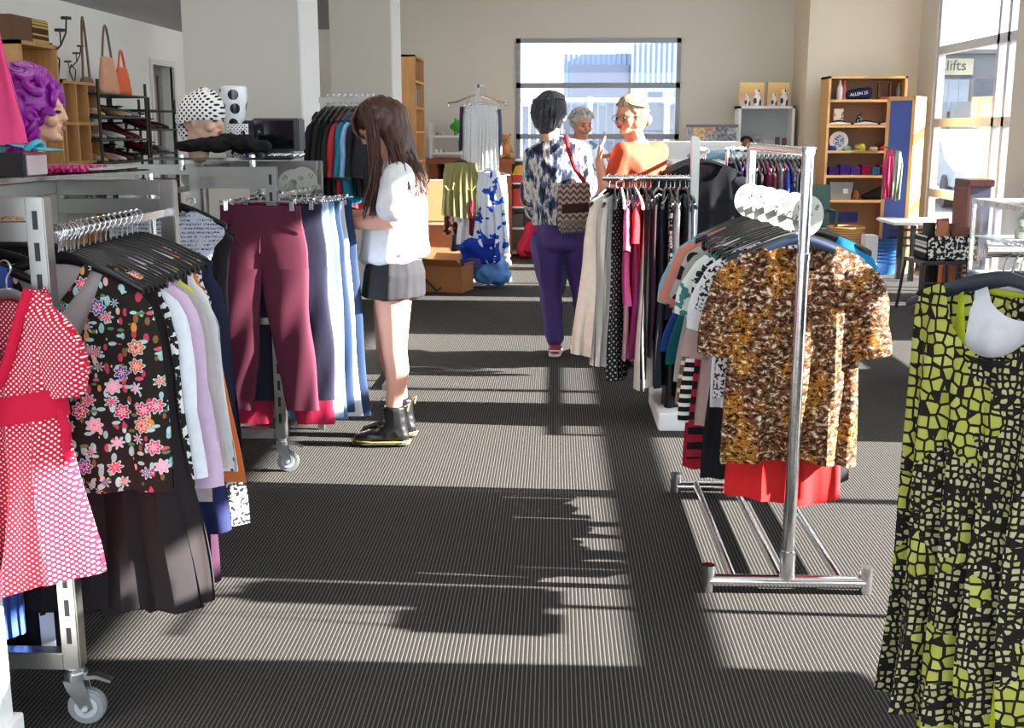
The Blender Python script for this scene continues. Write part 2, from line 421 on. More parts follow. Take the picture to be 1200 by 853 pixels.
def hanger(loc, rz=0, col='black', w=.21, label=None, group=None, tilt=0):
    mb = MB(); pts = []; n = 14
    for i in range(-n, n+1):
        u = i/n; x = u*w; z = -.072-.075*abs(u)**1.5; pts.append((x, .006*math.cos(u*3), z))
    b = mb.bm; rings = []
    for i, p in enumerate(pts):
        u = abs(i/n-1); h = lerp(.016, .010, u); t = lerp(.006, .009, u)
        rings.append([b.verts.new((p[0], p[1]+t*math.cos(a), p[2]+h*math.sin(a))) for a in [2*PI*k/10 for k in range(10)]])
    for A, B in zip(rings, rings[1:]):
        for k in range(10): b.faces.new((A[k], A[(k+1) % 10], B[(k+1) % 10], B[k]))
    b.faces.new(rings[0]); b.faces.new(rings[-1])
    mats = {'black': plain('#101012', .28, var=0), 'white': plain('#e6e6e4', .35, var=0), 'blue': plain('#40506a', .35, var=0), 'wire': metal(), 'grey': plain('#2a2e38', .3, var=0)}
    o = mb.build('clothes_hanger', mats[col]); o.location = loc; o.rotation_euler = (0, tilt, rz)
    tag(o, label, 'hanger', group)
    hk = MB(); P_ = [(0, 0, -.06), (0, 0, -.035)]+[(.017*math.cos(a)-.0, 0, -.012+.017*math.sin(a)) for a in [R(-60)+R(235)*k/10 for k in range(11)]]
    P_[1] = (.003, 0, -.036); hk.tube(P_, .0021, 6); hk.build('hook', metal('#d5d5d8', .15), o)
    return o
def clip_hanger(loc, rz, label, group, w=.17):
    mb = MB(); mb.cyl((-w, 0, -.04), (w, 0, -.04), .0035, n=8)
    o = mb.build('clip_hanger', metal('#d0d0d2', .15)); o.location = loc; o.rotation_euler = (0, 0, rz); tag(o, label, 'hanger', group)
    hk = MB(); hk.tube([(0, 0, -.04), (.002, 0, -.03)]+[(.015*math.cos(a), 0, -.008+.015*math.sin(a)) for a in [R(-60)+R(235)*k/10 for k in range(11)]], .002, 6); hk.build('hook', metal(), o)
    for s in (-1, 1):
        c = MB(); x = s*(w-.035); c.box(x-.009, x+.009, -.028, -.022, -.075, -.03, .001); c.box(x-.009, x+.009, .022, .028, -.075, -.03, .001); c.cyl((x-.012, 0, -.044), (x+.012, 0, -.044), .008, n=10)
        c.box(x-.006, x+.006, -.028, .028, -.036, -.03); c.build('clip', metal('#e4e4e6', .12), o)
    return o
def size_disc(loc, rz, txt, label, group, tilt=0, r=.055):
    mb = MB(); b = mb.bm; n = 32; y = .0012
    for yy in (-y, y):
        pass
    outer = [[b.verts.new((r*math.cos(2*PI*k/n), yy, r*math.sin(2*PI*k/n))) for k in range(n)] for yy in (-y, y)]
    inner = [[b.verts.new((.018*math.cos(2*PI*k/n), yy, .018*math.sin(2*PI*k/n))) for k in range(n)] for yy in (-y, y)]
    for k in range(n):
        q = (k+1) % n
        b.faces.new((outer[0][k], outer[0][q], inner[0][q], inner[0][k])); b.faces.new((outer[1][q], outer[1][k], inner[1][k], inner[1][q]))
        b.faces.new((outer[0][q], outer[0][k], outer[1][k], outer[1][q])); b.faces.new((inner[0][k], inner[0][q], inner[1][q], inner[1][k]))
    o = mb.build('size_divider', plain('#c4c2b6', .45, var=.03)); o.location = loc; o.rotation_euler = (tilt, 0, rz); tag(o, label, 'size divider', group)
    blk = plain('#151515', .6, var=0)
    for a in (55, -55):
        p = (math.sin(R(a))*r*.66, -.0016, math.cos(R(a))*r*.66); text('number', txt, .026, blk, p, (PI/2, R(a)*.6, 0), o, .0003)
    return o
# ---------------------------------------------------------------- the room
XL, XR, YB, YF, ZC = -3.6, 3.95, 13.9, -3.0, 3.45
def wallmat(c, name):
    n = N(name); f = n.noise(n.coord(), 1.2, 3); n.base(n.mix(n.math('MULTIPLY', f, .10), c, '#8a8272')); n.bump(n.noise(n.coord(), 160, 2), .06, .002)
    return n.fin(.85, 0, .3)
W_BEIGE = wallmat('#d4d0c6', 'beige_wall_paint'); W_WARM = wallmat('#dcd0bd', 'warm_wall_paint'); W_GREY = wallmat('#e9ebe7', 'pale_grey_wall_paint')
W_DARK = wallmat('#7d7a7a', 'dark_grey_wall_paint'); W_WHITE = wallmat('#f0f0ee', 'white_wall_paint')
def carpet():
    n = N('ribbed_carpet'); v = n.coord(); x = n.sep(v); per = .0121
    wob = n.math('MULTIPLY', n.math('SUBTRACT', n.noise(n.coord(scale=(1, .35, 1)), 60, 2), .5), .10)
    fr = n.math('FRACT', n.math('ADD', n.math('DIVIDE', x[0], per), wob))
    tri = n.math('ABSOLUTE', n.math('SUBTRACT', fr, .5))
    line = n.math('LESS_THAN', tri, .13)
    g = n.noise(v, 330, 2, .7); big = n.noise(v, .9, 3)
    c0 = n.ramp(g, [(.3, '#1d1b1b'), (.72, '#3b3938')]); c1 = n.ramp(g, [(.3, '#4a4845'), (.7, '#76746e')])
    col = n.mix(line, c0, c1); col = n.mix(n.math('MULTIPLY', big, .18), col, '#181615')
    n.base(col); n.bump(n.math('ADD', n.math('MULTIPLY', tri, 1.2), n.math('MULTIPLY', g, .5)), .35, .004)
    return n.fin(.95, 0, .1)
struct('floor', MB().box(XL-.2, XR, YF, YB+.2, -.08, 0), carpet())
struct('ceiling', MB().box(XL-.6, XR+.25, YF-.2, YB+.3, ZC, ZC+.15), W_WHITE)
# left wall with a doorway, dark band set back above it
dY0, dY1 = atx(180, 130, XL).y, atx(204, 130, XL).y
lw = MB(); dz = 2.02
lw.box(XL-.2, XL, YF, dY0, 0, 2.37); lw.box(XL-.2, XL, dY1, YB, 0, 2.37); lw.box(XL-.2, XL, dY0, dY1, dz, 2.37)
struct('wall_left', lw, W_GREY)
struct('wall_left_upper', MB().box(XL-.5, XL-.25, YF, YB, 2.37, ZC), W_DARK)
d1 = MB(); t = .05
d1.box(XL-.02, XL+.02, dY0-t, dY0, 0, dz+t); d1.box(XL-.02, XL+.02, dY1, dY1+t, 0, dz+t); d1.box(XL-.02, XL+.02, dY0, dY1, dz, dz+t)
d1 = struct('door_1', d1, plain('#dedddb', .5, var=.02))
lf = MB(); lf.box(XL-.14, XL-.10, dY0, dY1, .01, dz); lf.build('door_leaf', plain('#8e8784', .5), d1, False)
lf = MB()
for k in range(3): lf.box(XL-.098, XL-.09, lerp(dY0, dY1, .18+.27*k), lerp(dY0, dY1, .26+.27*k), .1, dz-.08)
lf.build('door_panel', plain('#4d4543', .5), d1, False)
# back wall with the window opening
wx0, wx1 = at(605, 100, YB).x, at(797, 100, YB).x; wz0, wz1 = 1.0, at(700, 45, YB).z
bw = MB(); bw.box(XL-.5, wx0, YB, YB+.2, 0, ZC); bw.box(wx1, XR+.2, YB, YB+.2, 0, ZC); bw.box(wx0, wx1, YB, YB+.2, 0, wz0); bw.box(wx0, wx1, YB, YB+.2, wz1, ZC)
struct('wall_back', bw, W_BEIGE)
# dark upper band of back wall at the far left
struct('wall_back_upper', MB().box(XL, -2.35, YB-.04, YB, 2.6, ZC), W_DARK)
px0 = at(945, 100, 13.1).x
struct('wall_back_right', MB().box(px0, XR, 13.1, YB, 0, ZC), W_WARM)
alu = plain('#8b8f94', .45, .3, var=.03)
def glassmat():
    n = N('window_glass'); nt = n.nt; tr = n.n('ShaderNodeBsdfTransparent'); gl = n.n('ShaderNodeBsdfGlossy'); gl.inputs['Roughness'].default_value = .02
    lw_ = n.n('ShaderNodeLayerWeight'); fr_ = n.math('ADD', n.math('MULTIPLY', n.math('POWER', lw_.outputs['Facing'], 5), .6), .03); mx = n.n('ShaderNodeMixShader')
    n.l(fr_, mx.inputs[0]); n.l(tr.outputs[0], mx.inputs[1]); n.l(gl.outputs[0], mx.inputs[2]); n.l(mx.outputs[0], n.out.inputs['Surface']); return n.m
GLASS = glassmat()
f = .05; wf = MB(); ya, yb = YB-.02, YB+.07
wf.box(wx0, wx0+f, ya, yb, wz0, wz1); wf.box(wx1-f, wx1, ya, yb, wz0, wz1); wf.box(wx0, wx1, ya, yb, wz0, wz0+f); wf.box(wx0, wx1, ya, yb, wz1-f, wz1)
w1 = struct('window_1', wf, alu)
MB().box(wx0+f, wx1-f, YB+.02, YB+.026, wz0+f, wz1-f).build('glass_pane', GLASS, w1, False)
for yp in (100, 160):
    z = at(700, yp, YB).z; MB().box(wx0, wx1, ya, yb, z-.03, z+.03).build('transom', alu, w1, False)
# glazed right wall: piers and windows along the street
WZ0, WZ1 = .06, 3.25
piers = [(12.55, 13.1), (9.98, 10.38), (8.05, 9.62), (1.2, 1.42), (-3, -2.2)]  # piers out of view are placed to cast the carpet's dark stripes
rw = MB(); rw.box(XR, XR+.25, YF, 13.1, WZ1, ZC); rw.box(XR, XR+.25, YF, 13.1, -.08, WZ0)
for a, b in piers: rw.box(XR, XR+.1, a, b, WZ0, WZ1)
rw.box(XR, XR+.1, YF, 2.34, 2.86, WZ1); rw.box(XR, XR+.1, 2.34, 3.62, 2.5, WZ1)  # unseen header panels, shaped to cut the sun on the left rack
struct('wall_right', rw, W_BEIGE)
wins = [(10.38, 12.55, (10.62, 10.86)), (9.62, 9.98, ()), (1.42, 8.05, (4.32, 6.2)), (-2.2, 1.2, (0,))]
aluw = plain('#c3c8d0', .4, .2, var=.02)
for i, (a, b, ml) in enumerate(wins):
    m = MB(); xa, xb = XR+.02, XR+.09; f = .06
    m.box(xa, xb, a, a+f, WZ0, WZ1); m.box(xa, xb, b-f, b, WZ0, WZ1); m.box(xa, xb, a, b, WZ0, WZ0+f); m.box(xa, xb, a, b, WZ1-f, WZ1)
    w = struct('window_%d' % (i+2), m, aluw)
    MB().box(XR+.05, XR+.056, a+f, b-f, WZ0+f, WZ1-f).build('glass_pane', GLASS, w, False)
    for z in (.80, 1.52, 2.25): MB().box(xa, xb, a+f, b-f, z-.042, z+.042).build('transom', aluw, w, False)
    for y in ml: MB().box(xa, xb, y-.03, y+.03, WZ0+f, WZ1-f).build('mullion', aluw, w, False)
# wall behind the camera: shop front, mostly glass
fr = MB(); fr.box(XL-.5, XR+.25, YF-.2, YF, 2.9, ZC); fr.box(XL-.5, XL, YF-.2, YF, 0, 2.9); fr.box(XR, XR+.25, YF-.2, YF, 0, 2.9); fr.box(-.1, .1, YF-.2, YF, 0, 2.9); fr.box(XL, XR, YF-.2, YF, 0, .1)
struct('wall_front', fr, W_BEIGE)
# two wall stubs that stand out of the left side
def stub(name, xa, xb, xc, Y):
    a, b = at(xa, 100, Y).x, at(xb, 100, Y).x; d = (xc-650)/(xb-650); Y2 = Y/d
    o = struct(name, MB().box(a, b, Y, Y2, 0, ZC), W_BEIGE)
    MB().box(b, b+.012, Y, Y2, 0, ZC).build('sunlit_white_face', W_WHITE, o, False); return o  # end face painted white for the sun that strikes it
stub('wall_stub_near', 217, 352, 373, 7.45)
stub('wall_stub_far', 388, 459, 469, 10.2)
# white pier at the left edge of the view
e = at(12, 800, 2.45).x
o = struct('wall_pier', MB().box(e-.7, e, 2.33, 2.45, 0, ZC), W_WHITE)
struct('baseboard_left', MB().box(e-.7, e+.018, 2.315, 2.465, 0, .1, .003), W_WHITE)
struct('baseboard_back', MB().box(XL, px0, YB-.015, YB, 0, .1), plain('#5e5a56', .6))
# unseen ceiling lights added to fill the room with light, above the view
cl = None
for y in (0.5, 4.2, 8, 11.6):
    for x in (-2, 1.6):
        t_ = MB(); t_.box(-.65, .65, -.16, .16, -.06, 0, .004)
        o = t_.build('ceiling_fill_light', plain('#e8e8e8', .4, var=0), None, False); o.location = (x, y, ZC)
        tag(o, 'unseen fill light added above the shop floor', 'ceiling light', 'added fill lamps over the shop floor')
        em = N('fill_light_glow') if cl is None else None
        if em:
            em.bs.inputs['Emission Color'].default_value = (1, .97, .92, 1); em.bs.inputs['Emission Strength'].default_value = 14; cl = em.m
        MB().box(-.62, .62, -.13, .13, -.075, -.06).build('fill_glow_panel', cl, o, False)
# ---------------------------------------------------------------- outside
struct('ground_outside', MB().box(XR+.26, 60, -30, 60, -.1, -.02), plain('#6b6a68', .9))
struct('ground_behind', MB().box(-30, XR+.26, YB+.3, 60, -.1, -.02), plain('#63625f', .9))
# fence behind the back window
fw_ = thing('paling_fence', 'grey paling fence with white posts seen through the back window', 'fence', (1, 20, 0))
for k in range(5):
    x0 = -3+k*1.3
    m = MB(); 
    for q in range(9): m.box(x0+q*.14, x0+q*.14+.11, 0, .03, .3, 1.86+.02*math.sin(q*3+k))
    m.build('paling_panel', plain('#686d7a', .8), fw_, False)
    MB().box(x0-.05, x0+.03, -.06, .06, -.1, 2.0).build('post', plain('#a3a5ab', .7), fw_, False)
MB().box(-3.1, 3.6, -.05, 0, 1.9, 1.98).build('rail', plain('#9da0a6', .7), fw_, False)
MB().box(-3.1, 3.6, -.05, 0, .9, 1.0).build('rail', plain('#8d9098', .7), fw_, False)
b = thing('warehouse', 'blue-grey corrugated shed behind the paling fence', 'building', (0, 34, 0))
cor = N('corrugated_sheet'); cx = cor.sep(cor.coord()); s_ = cor.math('SINE', cor.math('MULTIPLY', cx[0], 42)); cor.base(cor.ramp(s_, [(0, '#5f7290'), (1, '#6c80a0')])); cor.bump(s_, .5, .03); cor = cor.fin(.5)
xa, xm, xb_, xr_ = at(661, 80, 34).x, at(739, 80, 34).x, at(797, 80, 34).x+1.5, 0
MB().box(xa, xm, 0, 8, -.05, at(700, 63, 34).z).build('low_wall', cor, b, False)
MB().box(xm, xb_, -.3, 8, at(700, 98, 34).z, at(760, 40, 34).z).build('high_wall', cor, b, False)
MB().box(at(671, 80, 34).x, xm-.05, -.08, 0, at(700, 114, 34).z, at(700, 76, 34).z).build('roller_door', plain('#656a80', .6), b, False)
MB().box(xm, xb_, -.2, 0, -.05, at(700, 99, 34).z).build('white_wall', plain('#9a9ca4', .6), b, False)
for k in range(3): MB().box(xm+.5+k*.75, xm+.9+k*.75, -.25, -.2, 1.3, 2.5).build('window', plain('#4d5870', .3), b, False)
# street side: fence, shed with a sign, parked car
g = thing('street_shed', 'grey shed with a cream sign across the street', 'building', (0, 0, 0))
SY = 34.0; s0x = at(1097, 80, SY).x
MB().box(s0x, 24, SY, SY+9, 0, at(1110, 60, SY).z).build('shed_wall', plain('#5b6068', .7), g, False)
MB().box(s0x-.1, 24, SY-.15, SY, at(1110, 63, SY).z, at(1110, 58, SY).z).build('roof_edge', plain('#4a4f57', .7), g, False)
bx0_, bx1_, bt, bb_ = at(1096, 78, SY).x, at(1139, 78, SY).x, at(1110, 69, SY).z, at(1110, 88, SY).z
MB().box(bx0_, bx1_, SY-.12, SY, bb_, bt).build('sign_board', plain('#8f8d78', .5, var=0), g, False)
lp_ = at(1117, 77, SY-.14); text('sign_lettering', 'klifts', .40, plain('#1e1d1c', .5, var=0), (lp_.x, SY-.135, lp_.z), (PI/2, 0, 0), g, .004)
for k in range(3):
    q = at(1105+k*12, 112, SY); MB().box(q.x-.16, q.x+.12, SY-.05, SY, q.z-.45, q.z+.45).build('window', plain('#7f8b98', .2), g, False)
fe = thing('slat_fence', 'grey slat fence across the street behind the parked car', 'fence', (8.5, 33, 0), -PI/2)
for k in range(14): MB().box(0, .05, -4+k*.8, -4+k*.8+.7, 0, 2.2).build('slat_panel', plain('#686e74', .7), fe, False)
def car():
    o = thing('car', 'white car parked nose-on outside the right-hand window', 'car', (8.4, 23.5, 0), R(-8))
    prof = [(-2.1, .35), (-2.15, .75), (-1.1, .98), (-.45, 1.42), (1.0, 1.46), (1.75, 1.02), (2.15, .95), (2.2, .35)]
    b_ = MB(); b_.prism([(x, z) for x, z in prof], -.85, .85); bmesh.ops.bevel(b_.bm, geom=b_.bm.edges[:], offset=.07, segments=3, affect='EDGES')
    # length runs along Y
    bmesh.ops.rotate(b_.bm, verts=b_.bm.verts[:], cent=(0, 0, 0), matrix=Matrix.Rotation(PI/2, 3, 'Z'))
    b_.build('car_body', plain('#aab2bc', .2, .1, var=0), o)
    dk = plain('#7d8fa6', .1, var=0); gl = MB(); gl.hull([((-.62, -1.0, 1.02), .02), ((.62, -1.0, 1.02), .02), ((-.55, -.55, 1.36), .02), ((.55, -.55, 1.36), .02)]); gl.build('windscreen', dk, o)
    for s in (-1, 1):
        g2 = MB(); g2.hull([((s*.845, -.7, 1.05), .02), ((s*.845, 1.2, 1.05), .02), ((s*.83, -.35, 1.36), .02), ((s*.83, .9, 1.36), .02)]); g2.build('side_window', dk, o)
        MB().hull([((s*.5, -2.1, .72), .05), ((s*.75, -2.04, .76), .06)]).build('headlight', plain('#cfdbe6', .1, var=0), o)
        for y in (-1.35, 1.4):
            w = MB(); w.cyl((s*.7, y, .31), (s*.9, y, .31), .31, n=24); w.build('wheel', plain('#2d3036', .7, var=0), o)
    MB().box(-.45, .45, -2.2, -2.1, .45, .68, .02).build('grille', plain('#5d6a78', .4, var=0), o)
    MB().box(-.8, .8, -2.22, -2.1, .28, .4, .03).build('bumper', plain('#9aa7b4', .4, var=0), o)
car()
# ---------------------------------------------------------------- light
w = bpy.data.worlds.new('sky'); S.world = w; w.use_nodes = True
bg = w.node_tree.nodes['Background']; bg.inputs[0].default_value = (.80, .90, 1, 1); bg.inputs[1].default_value = 5.2
sd = bpy.data.lights.new('sun', 'SUN'); sd.energy = 54; sd.angle = R(.53); sd.color = (1, .955, .89)
so = bpy.data.objects.new('sun', sd); C.objects.link(so)
EL = R(22.6); so.rotation_euler = Vector((-.9992*math.cos(EL), .04*math.cos(EL), -math.sin(EL))).to_track_quat('-Z', 'Y').to_euler()
def portal(loc, rot, sx, sy):
    d = bpy.data.lights.new('window_daylight', 'AREA'); d.shape = 'RECTANGLE'; d.size = sx; d.size_y = sy; d.cycles.is_portal = True
    o = bpy.data.objects.new('window_daylight', d); C.objects.link(o); o.location = loc; o.rotation_euler = rot
portal((XR+.3, 5, 1.65), (0, PI/2, 0), 3.3, 16.5)
portal((0, YF-.25, 1.5), (-PI/2, 0, PI) , 7.5, 3)
portal(((wx0+wx1)/2, YB+.25, 1.75), (-PI/2, 0, 0), 2, 1.5)
v = S.view_settings; v.view_transform = 'Standard'; v.look = 'None'; v.gamma = 1; v.exposure = 0; v.use_curve_mapping = False
S.cycles.use_denoising = True; S.cycles.max_bounces = 7; S.cycles.diffuse_bounces = 4; S.cycles.transparent_max_bounces = 12; S.cycles.caustics_reflective = False; S.cycles.caustics_refractive = False
S.cycles.sample_clamp_indirect = 8
# left side racks
STEEL = metal('#a09f9b', .34); CHROME = metal('#dcdcde', .16); DARK = plain('#17171a', .5, var=0)
def castor(par, x, y, top=.14, rz=0):
    c = MB(); c.cyl((x, y, top-.012), (x, y, top), .022, n=16); c.cyl((x, y, top-.03), (x, y, top-.012), .028, n=16)
    for s in (-1, 1):
        c.prism([(-.028, top-.03), (.02, top-.03), (.04, .045), (.02, .032), (.008, .045), (-.02, top-.055)], s*.017-.002, s*.017+.002, Matrix.Translation((x, y, 0)) @ Matrix.Rotation(rz, 4, 'Z'))
    c.prism([(-.02, top-.034), (.05, top-.03), (.085, top-.042), (.086, top-.036), (.052, top-.02), (-.02, top-.022)], -.012, .012, Matrix.Translation((x, y, 0)) @ Matrix.Rotation(rz, 4, 'Z'))
    o = c.build('castor', metal('#c8cacc', .3), par)
    M_ = Matrix.Translation((x, y, 0)) @ Matrix.Rotation(rz, 4, 'Z') @ Matrix.Translation((.022, 0, .046))
    w = MB(); w.cyl((0, -.013, 0), (0, .013, 0), .046, n=28); bmesh.ops.bevel(w.bm, geom=[e for e in w.bm.edges if len(e.link_faces) == 2 and e.calc_face_angle() > .8], offset=.004, segments=2, affect='EDGES')
    bmesh.ops.transform(w.bm, matrix=M_, verts=w.bm.verts[:]); w.build('wheel', plain('#7c8084', .5), o)
    h = MB(); h.cyl((0, -.0155, 0), (0, .0155, 0), .028, n=24); h.cyl((0, -.024, 0), (0, .024, 0), .007, n=10)
    bmesh.ops.transform(h.bm, matrix=M_, verts=h.bm.verts[:]); h.build('hub', plain('#a9adb1', .4), o)
def slotted_post(par, x, y, z0, z1, s=.022, slots=True, name='slotted_post'):
    o = MB().box(x-s, x+s, y-s, y+s, z0, z1, .003).build(name, STEEL, par, True)
    if slots:
        z = z0+.07
        while z < z1-.06:
            MB().box(x-.006, x+.006, y-s-.0008, y-s+.004, z, z+.042).build('slot', DARK, o, False); z += .072
    return o
def end_frame(par, xl, xr, y, ztop, mids, sl=False):
    slotted_post(par, xr, y, .15, ztop, slots=sl); slotted_post(par, xl, y, .15, ztop, slots=False)
    for z in [ztop-.022, .172]+mids:
        hh = .022 if z > 1.2 or z < .3 else .014
        MB().box(xl+.018, xr-.018, y-.0215, y+.0215, z-hh, z+hh, .003).build('cross_bar', STEEL, par)
    castor(par, xr, y, .15, .1); castor(par, xl, y, .15, .1)
def mobile_rack(name, label, xl, xr, y0, y1, zt=1.30, zr=1.215, mids=(), rail_l=None, lower=True):
    o = thing(name, label, 'clothes rack', (0, 0, 0))
    end_frame(o, xl, xr, y0, zt, list(mids), True); end_frame(o, xl, xr, y1, zt, list(mids))
    MB().box(xl-.02, xl+.02, y0, y1, zt-.04, zt, .003).build('side_beam', STEEL, o)
    MB().box(xl-.015, xl+.015, y0, y1, .16, .19, .002).build('lower_beam', STEEL, o)
    MB().box(xr-.007, xr+.007, y0+.02, y1-.02, zr-.022, zr, .002).build('hanging_rail', CHROME, o)
    return o
PA = (-1.53, -1.17)
rackA = mobile_rack('garment_rack', 'low brushed-steel garment rack on castors with slotted posts, carrying the floral top', -1.53, -1.175, 2.6, 3.5, mids=(1.222,))
rackB = mobile_rack('garment_rack', 'low brushed-steel garment rack on castors carrying the maroon trousers', -1.48, -1.165, 4.76, 5.7, zt=1.30, zr=1.185, mids=(.66, 1.235))
# a third rack hidden between them
rackC = mobile_rack('garment_rack', 'steel garment rack behind the printed grey top, between the two castor racks', -2.35, -1.56, 4.25, 5.1, mids=(.7,))
HG = 'black hangers on the floral-top rack'
HL = 'black plastic clothes hanger with a steel hook in the packed row above the floral top'
zr = 1.213
gx = -1.175
def A(*a, **k): return garment(*a, **k)
rows = [ # y, kind
 (2.70, 'floral'), (2.745, 'black_long'), (2.79, 'black_long2'), (2.835, 'bw'), (2.875, 'white'), (2.92, 'mauve'), (2.965, 'grey'), (3.01, 'navy_yellow'), (3.055, 'navy'), (3.10, 'plum'), (3.15, 'whiteb'), (3.2, 'orange'), (3.25, 'check'), (3.3, 'navy2'), (3.35, 'black3')]
for i, (y, kd) in enumerate(rows):
    y = 2.70+(y-2.70)*.8
    rnd = random.Random(i); rz = rnd.uniform(-.05, .05)
    hanger((gx, y, zr+.012), rz, 'black', label=HL, group=HG)
    kw = dict(loc=(gx, y, zr+.012), rz=rz)
    if kd == 'floral':
        o = A('sleeveless_top', 'black sleeveless top printed with pink and teal flowers, front of the left rack', 'top', P('floral'), L=.56, ws=.195, wc=.225, wh=.245, nw=.115, nf=.27, nb=.05, vneck=True, d=.022, dh=.05, folds=3, amp=.012, hem=-.01, armhole=.2, **kw)
        # grey lining inside the neck and crossing strap
        b_ = MB(); b_.prism([(-.118, -.09), (.118, -.09), (.112, -.2), (.0, -.37), (-.112, -.2)], .004, .010); b_.build('lining', cloth('#b9b2b0'), o)
        st = MB(); pts = [(-.15, -.020, -.15), (-.13, -.022, -.19), (-.07, -.024, -.215), (.0, -.024, -.19), (.05, -.024, -.13), (.075, -.022, -.085)]; st.tube(pts, .011, 8); bmesh.ops.scale(st.bm, vec=(1, .35, 1), space=Matrix.Translation((0, .023, 0)), verts=st.bm.verts[:]); st.build('strap', P('floral'), o)
    elif kd == 'black_long': A('dress', 'long black skirt-like dress hanging below the floral top', 'dress', cloth('#1d181a'), L=.9, ws=.19, wc=.2, wh=.27, nf=.05, d=.018, dh=.045, folds=5, amp=.018, hem=.02, **kw)
    elif kd == 'black_long2': A('dress', 'charcoal draped dress with pointed hem right behind the black dress', 'dress', cloth('#262021'), L=.86, ws=.2, wc=.235, wh=.29, nf=.05, d=.018, dh=.04, folds=6, amp=.022, hem=-.05, lift=-.04, **kw)
    elif kd == 'bw': A('blouse', 'black blouse with white speckles behind the charcoal dress', 'blouse', P('bw_leaf'), L=.66, ws=.2, wc=.24, wh=.26, d=.016, folds=5, **kw)
    elif kd == 'white': A('shirt', 'white long-tailed shirt beside the black garments on the left rack', 'shirt', cloth('#e8ebf4'), L=.74, ws=.195, wc=.215, wh=.235, sleeve=.5, sr=(.05, .04), ang=6, d=.016, dh=.03, folds=4, hem=-.05, **kw)
    elif kd == 'mauve': A('shirt', 'pale mauve long-sleeved shirt with a wide cuff', 'shirt', cloth('#cdb2cc'), L=.60, ws=.2, wc=.235, wh=.25, sleeve=.54, sr=(.055, .045), ang=8, d=.016, dh=.03, folds=4, **kw)
    elif kd == 'grey': A('cardigan', 'warm grey cardigan just behind the mauve shirt', 'cardigan', cloth('#b3a8a6'), L=.68, ws=.205, wc=.24, wh=.26, d=.016, folds=4, sleeve=.5, ang=8, sr=(.06, .045), **kw)
    elif kd == 'navy_yellow': A('top', 'acid yellow strappy top peeping out beyond the white sleeve', 'top', cloth('#cfd23c'), L=.42, ws=.2, wc=.262, wh=.245, d=.014, folds=3, **kw)
    elif kd == 'navy': A('dress', 'navy blue dress at the far right of the left rack', 'dress', cloth('#20264f'), L=.80, ws=.205, wc=.25, wh=.30, d=.016, dh=.05, folds=3, amp=.014, hem=-.03, lift=.04, **kw)
    elif kd == 'plum': A('dress', 'dark plum crinkled dress with a low hem near the castor', 'dress', cloth('#33152c'), L=.93, ws=.2, wc=.22, wh=.25, d=.016, dh=.04, folds=6, **kw)
    elif kd == 'whiteb': A('shirt', 'white shirt edge showing beyond the navy dress', 'shirt', cloth('#efeeee'), L=.62, ws=.2, wc=.262, wh=.288, d=.014, folds=2, **kw)
    elif kd == 'orange': A('top', 'orange top whose edge shows behind the navy dress hem', 'top', cloth('#e07a3c'), L=.68, ws=.2, wc=.25, wh=.305, d=.014, folds=2, **kw)
    elif kd == 'check': A('skirt', 'blue and white small-check skirt under the mauve cuff', 'skirt', P('bw_small'), L=.8, ws=.2, wc=.24, wh=.3, d=.014, folds=3, **kw)
    elif kd == 'navy2': A('jacket', 'navy jacket near the far end of the left rack', 'jacket', cloth('#1b2038'), L=.6, ws=.22, wc=.26, wh=.27, d=.016, **kw)
    else: A('coat', 'black coat at the far end of the left rack', 'coat', cloth('#151517'), L=.8, ws=.2, wc=.24, wh=.25, d=.02, **kw)
# extra hangers bunched together
for i in range(6):
    hanger((gx+.004*i, 2.69+.013*i, zr+.012), .04*i-.1, 'black', label=HL, group=HG)
# size dividers on the left rack
for i, (x, y, t, lab) in enumerate([(68, 243, '14', 'white round size divider behind the slotted post of the floral-top rack, half hidden'), (92, 240, '12', 'white round size divider marked 12 facing the camera above the row of hanger hooks')]):
    size_disc(at(x, y, 3.58+.07*i), .15, t, lab, None, r=.062)
# red gingham dress on an arm in front of the near post
zz = at(40, 330, 2.5).z+.03
rd = (at(2, 330, 2.5).x, 2.52, zz+.01)
hanger(rd, -.35, 'wire', label='thin steel hanger holding the red and white checked dress', w=.17)
o = garment('dress', 'red and white checked dress with a plain red waistband, hanging at the far left', 'dress', P('red_check'), rd, -.35, L=.70, ws=.12, wc=.135, wh=.19, nw=.085, nf=.22, vneck=True, d=.03, dh=.07, folds=3.5, amp=.02, hem=0, z0=-.05, sleeve=.2, sr=(.05, .05), puff=.35, ang=14, lift=.03)
rb = cloth('#c5123a')
bl = MB(); n = 28
A_ = [bl.bm.verts.new((math.cos(2*PI*k/n)*.148, math.sin(2*PI*k/n)*.05-.004, -.30+.03*math.cos(2*PI*k/n))) for k in range(n)]
B_ = [bl.bm.verts.new((math.cos(2*PI*k/n)*.152, math.sin(2*PI*k/n)*.056-.004, -.365+.03*math.cos(2*PI*k/n))) for k in range(n)]
for k in range(n): bl.bm.faces.new((A_[k], A_[(k+1) % n], B_[(k+1) % n], B_[k]))
bl.build('waistband', rb, o)
MB().tube([(.145, -.02, -.32), (.158, -.02, -.36), (.155, -.02, -.42), (.16, -.02, -.44)], [.008, .012, .009, .004], 6).build('side_tie', rb, o)
for s in (-1, 1):
    m = MB(); m.tube([(s*.085, -.02, -.055), (s*.065, -.035, -.12), (s*.035, -.042, -.2), (0, -.045, -.27)], .012, 8); m.build('neck_trim', rb, o)
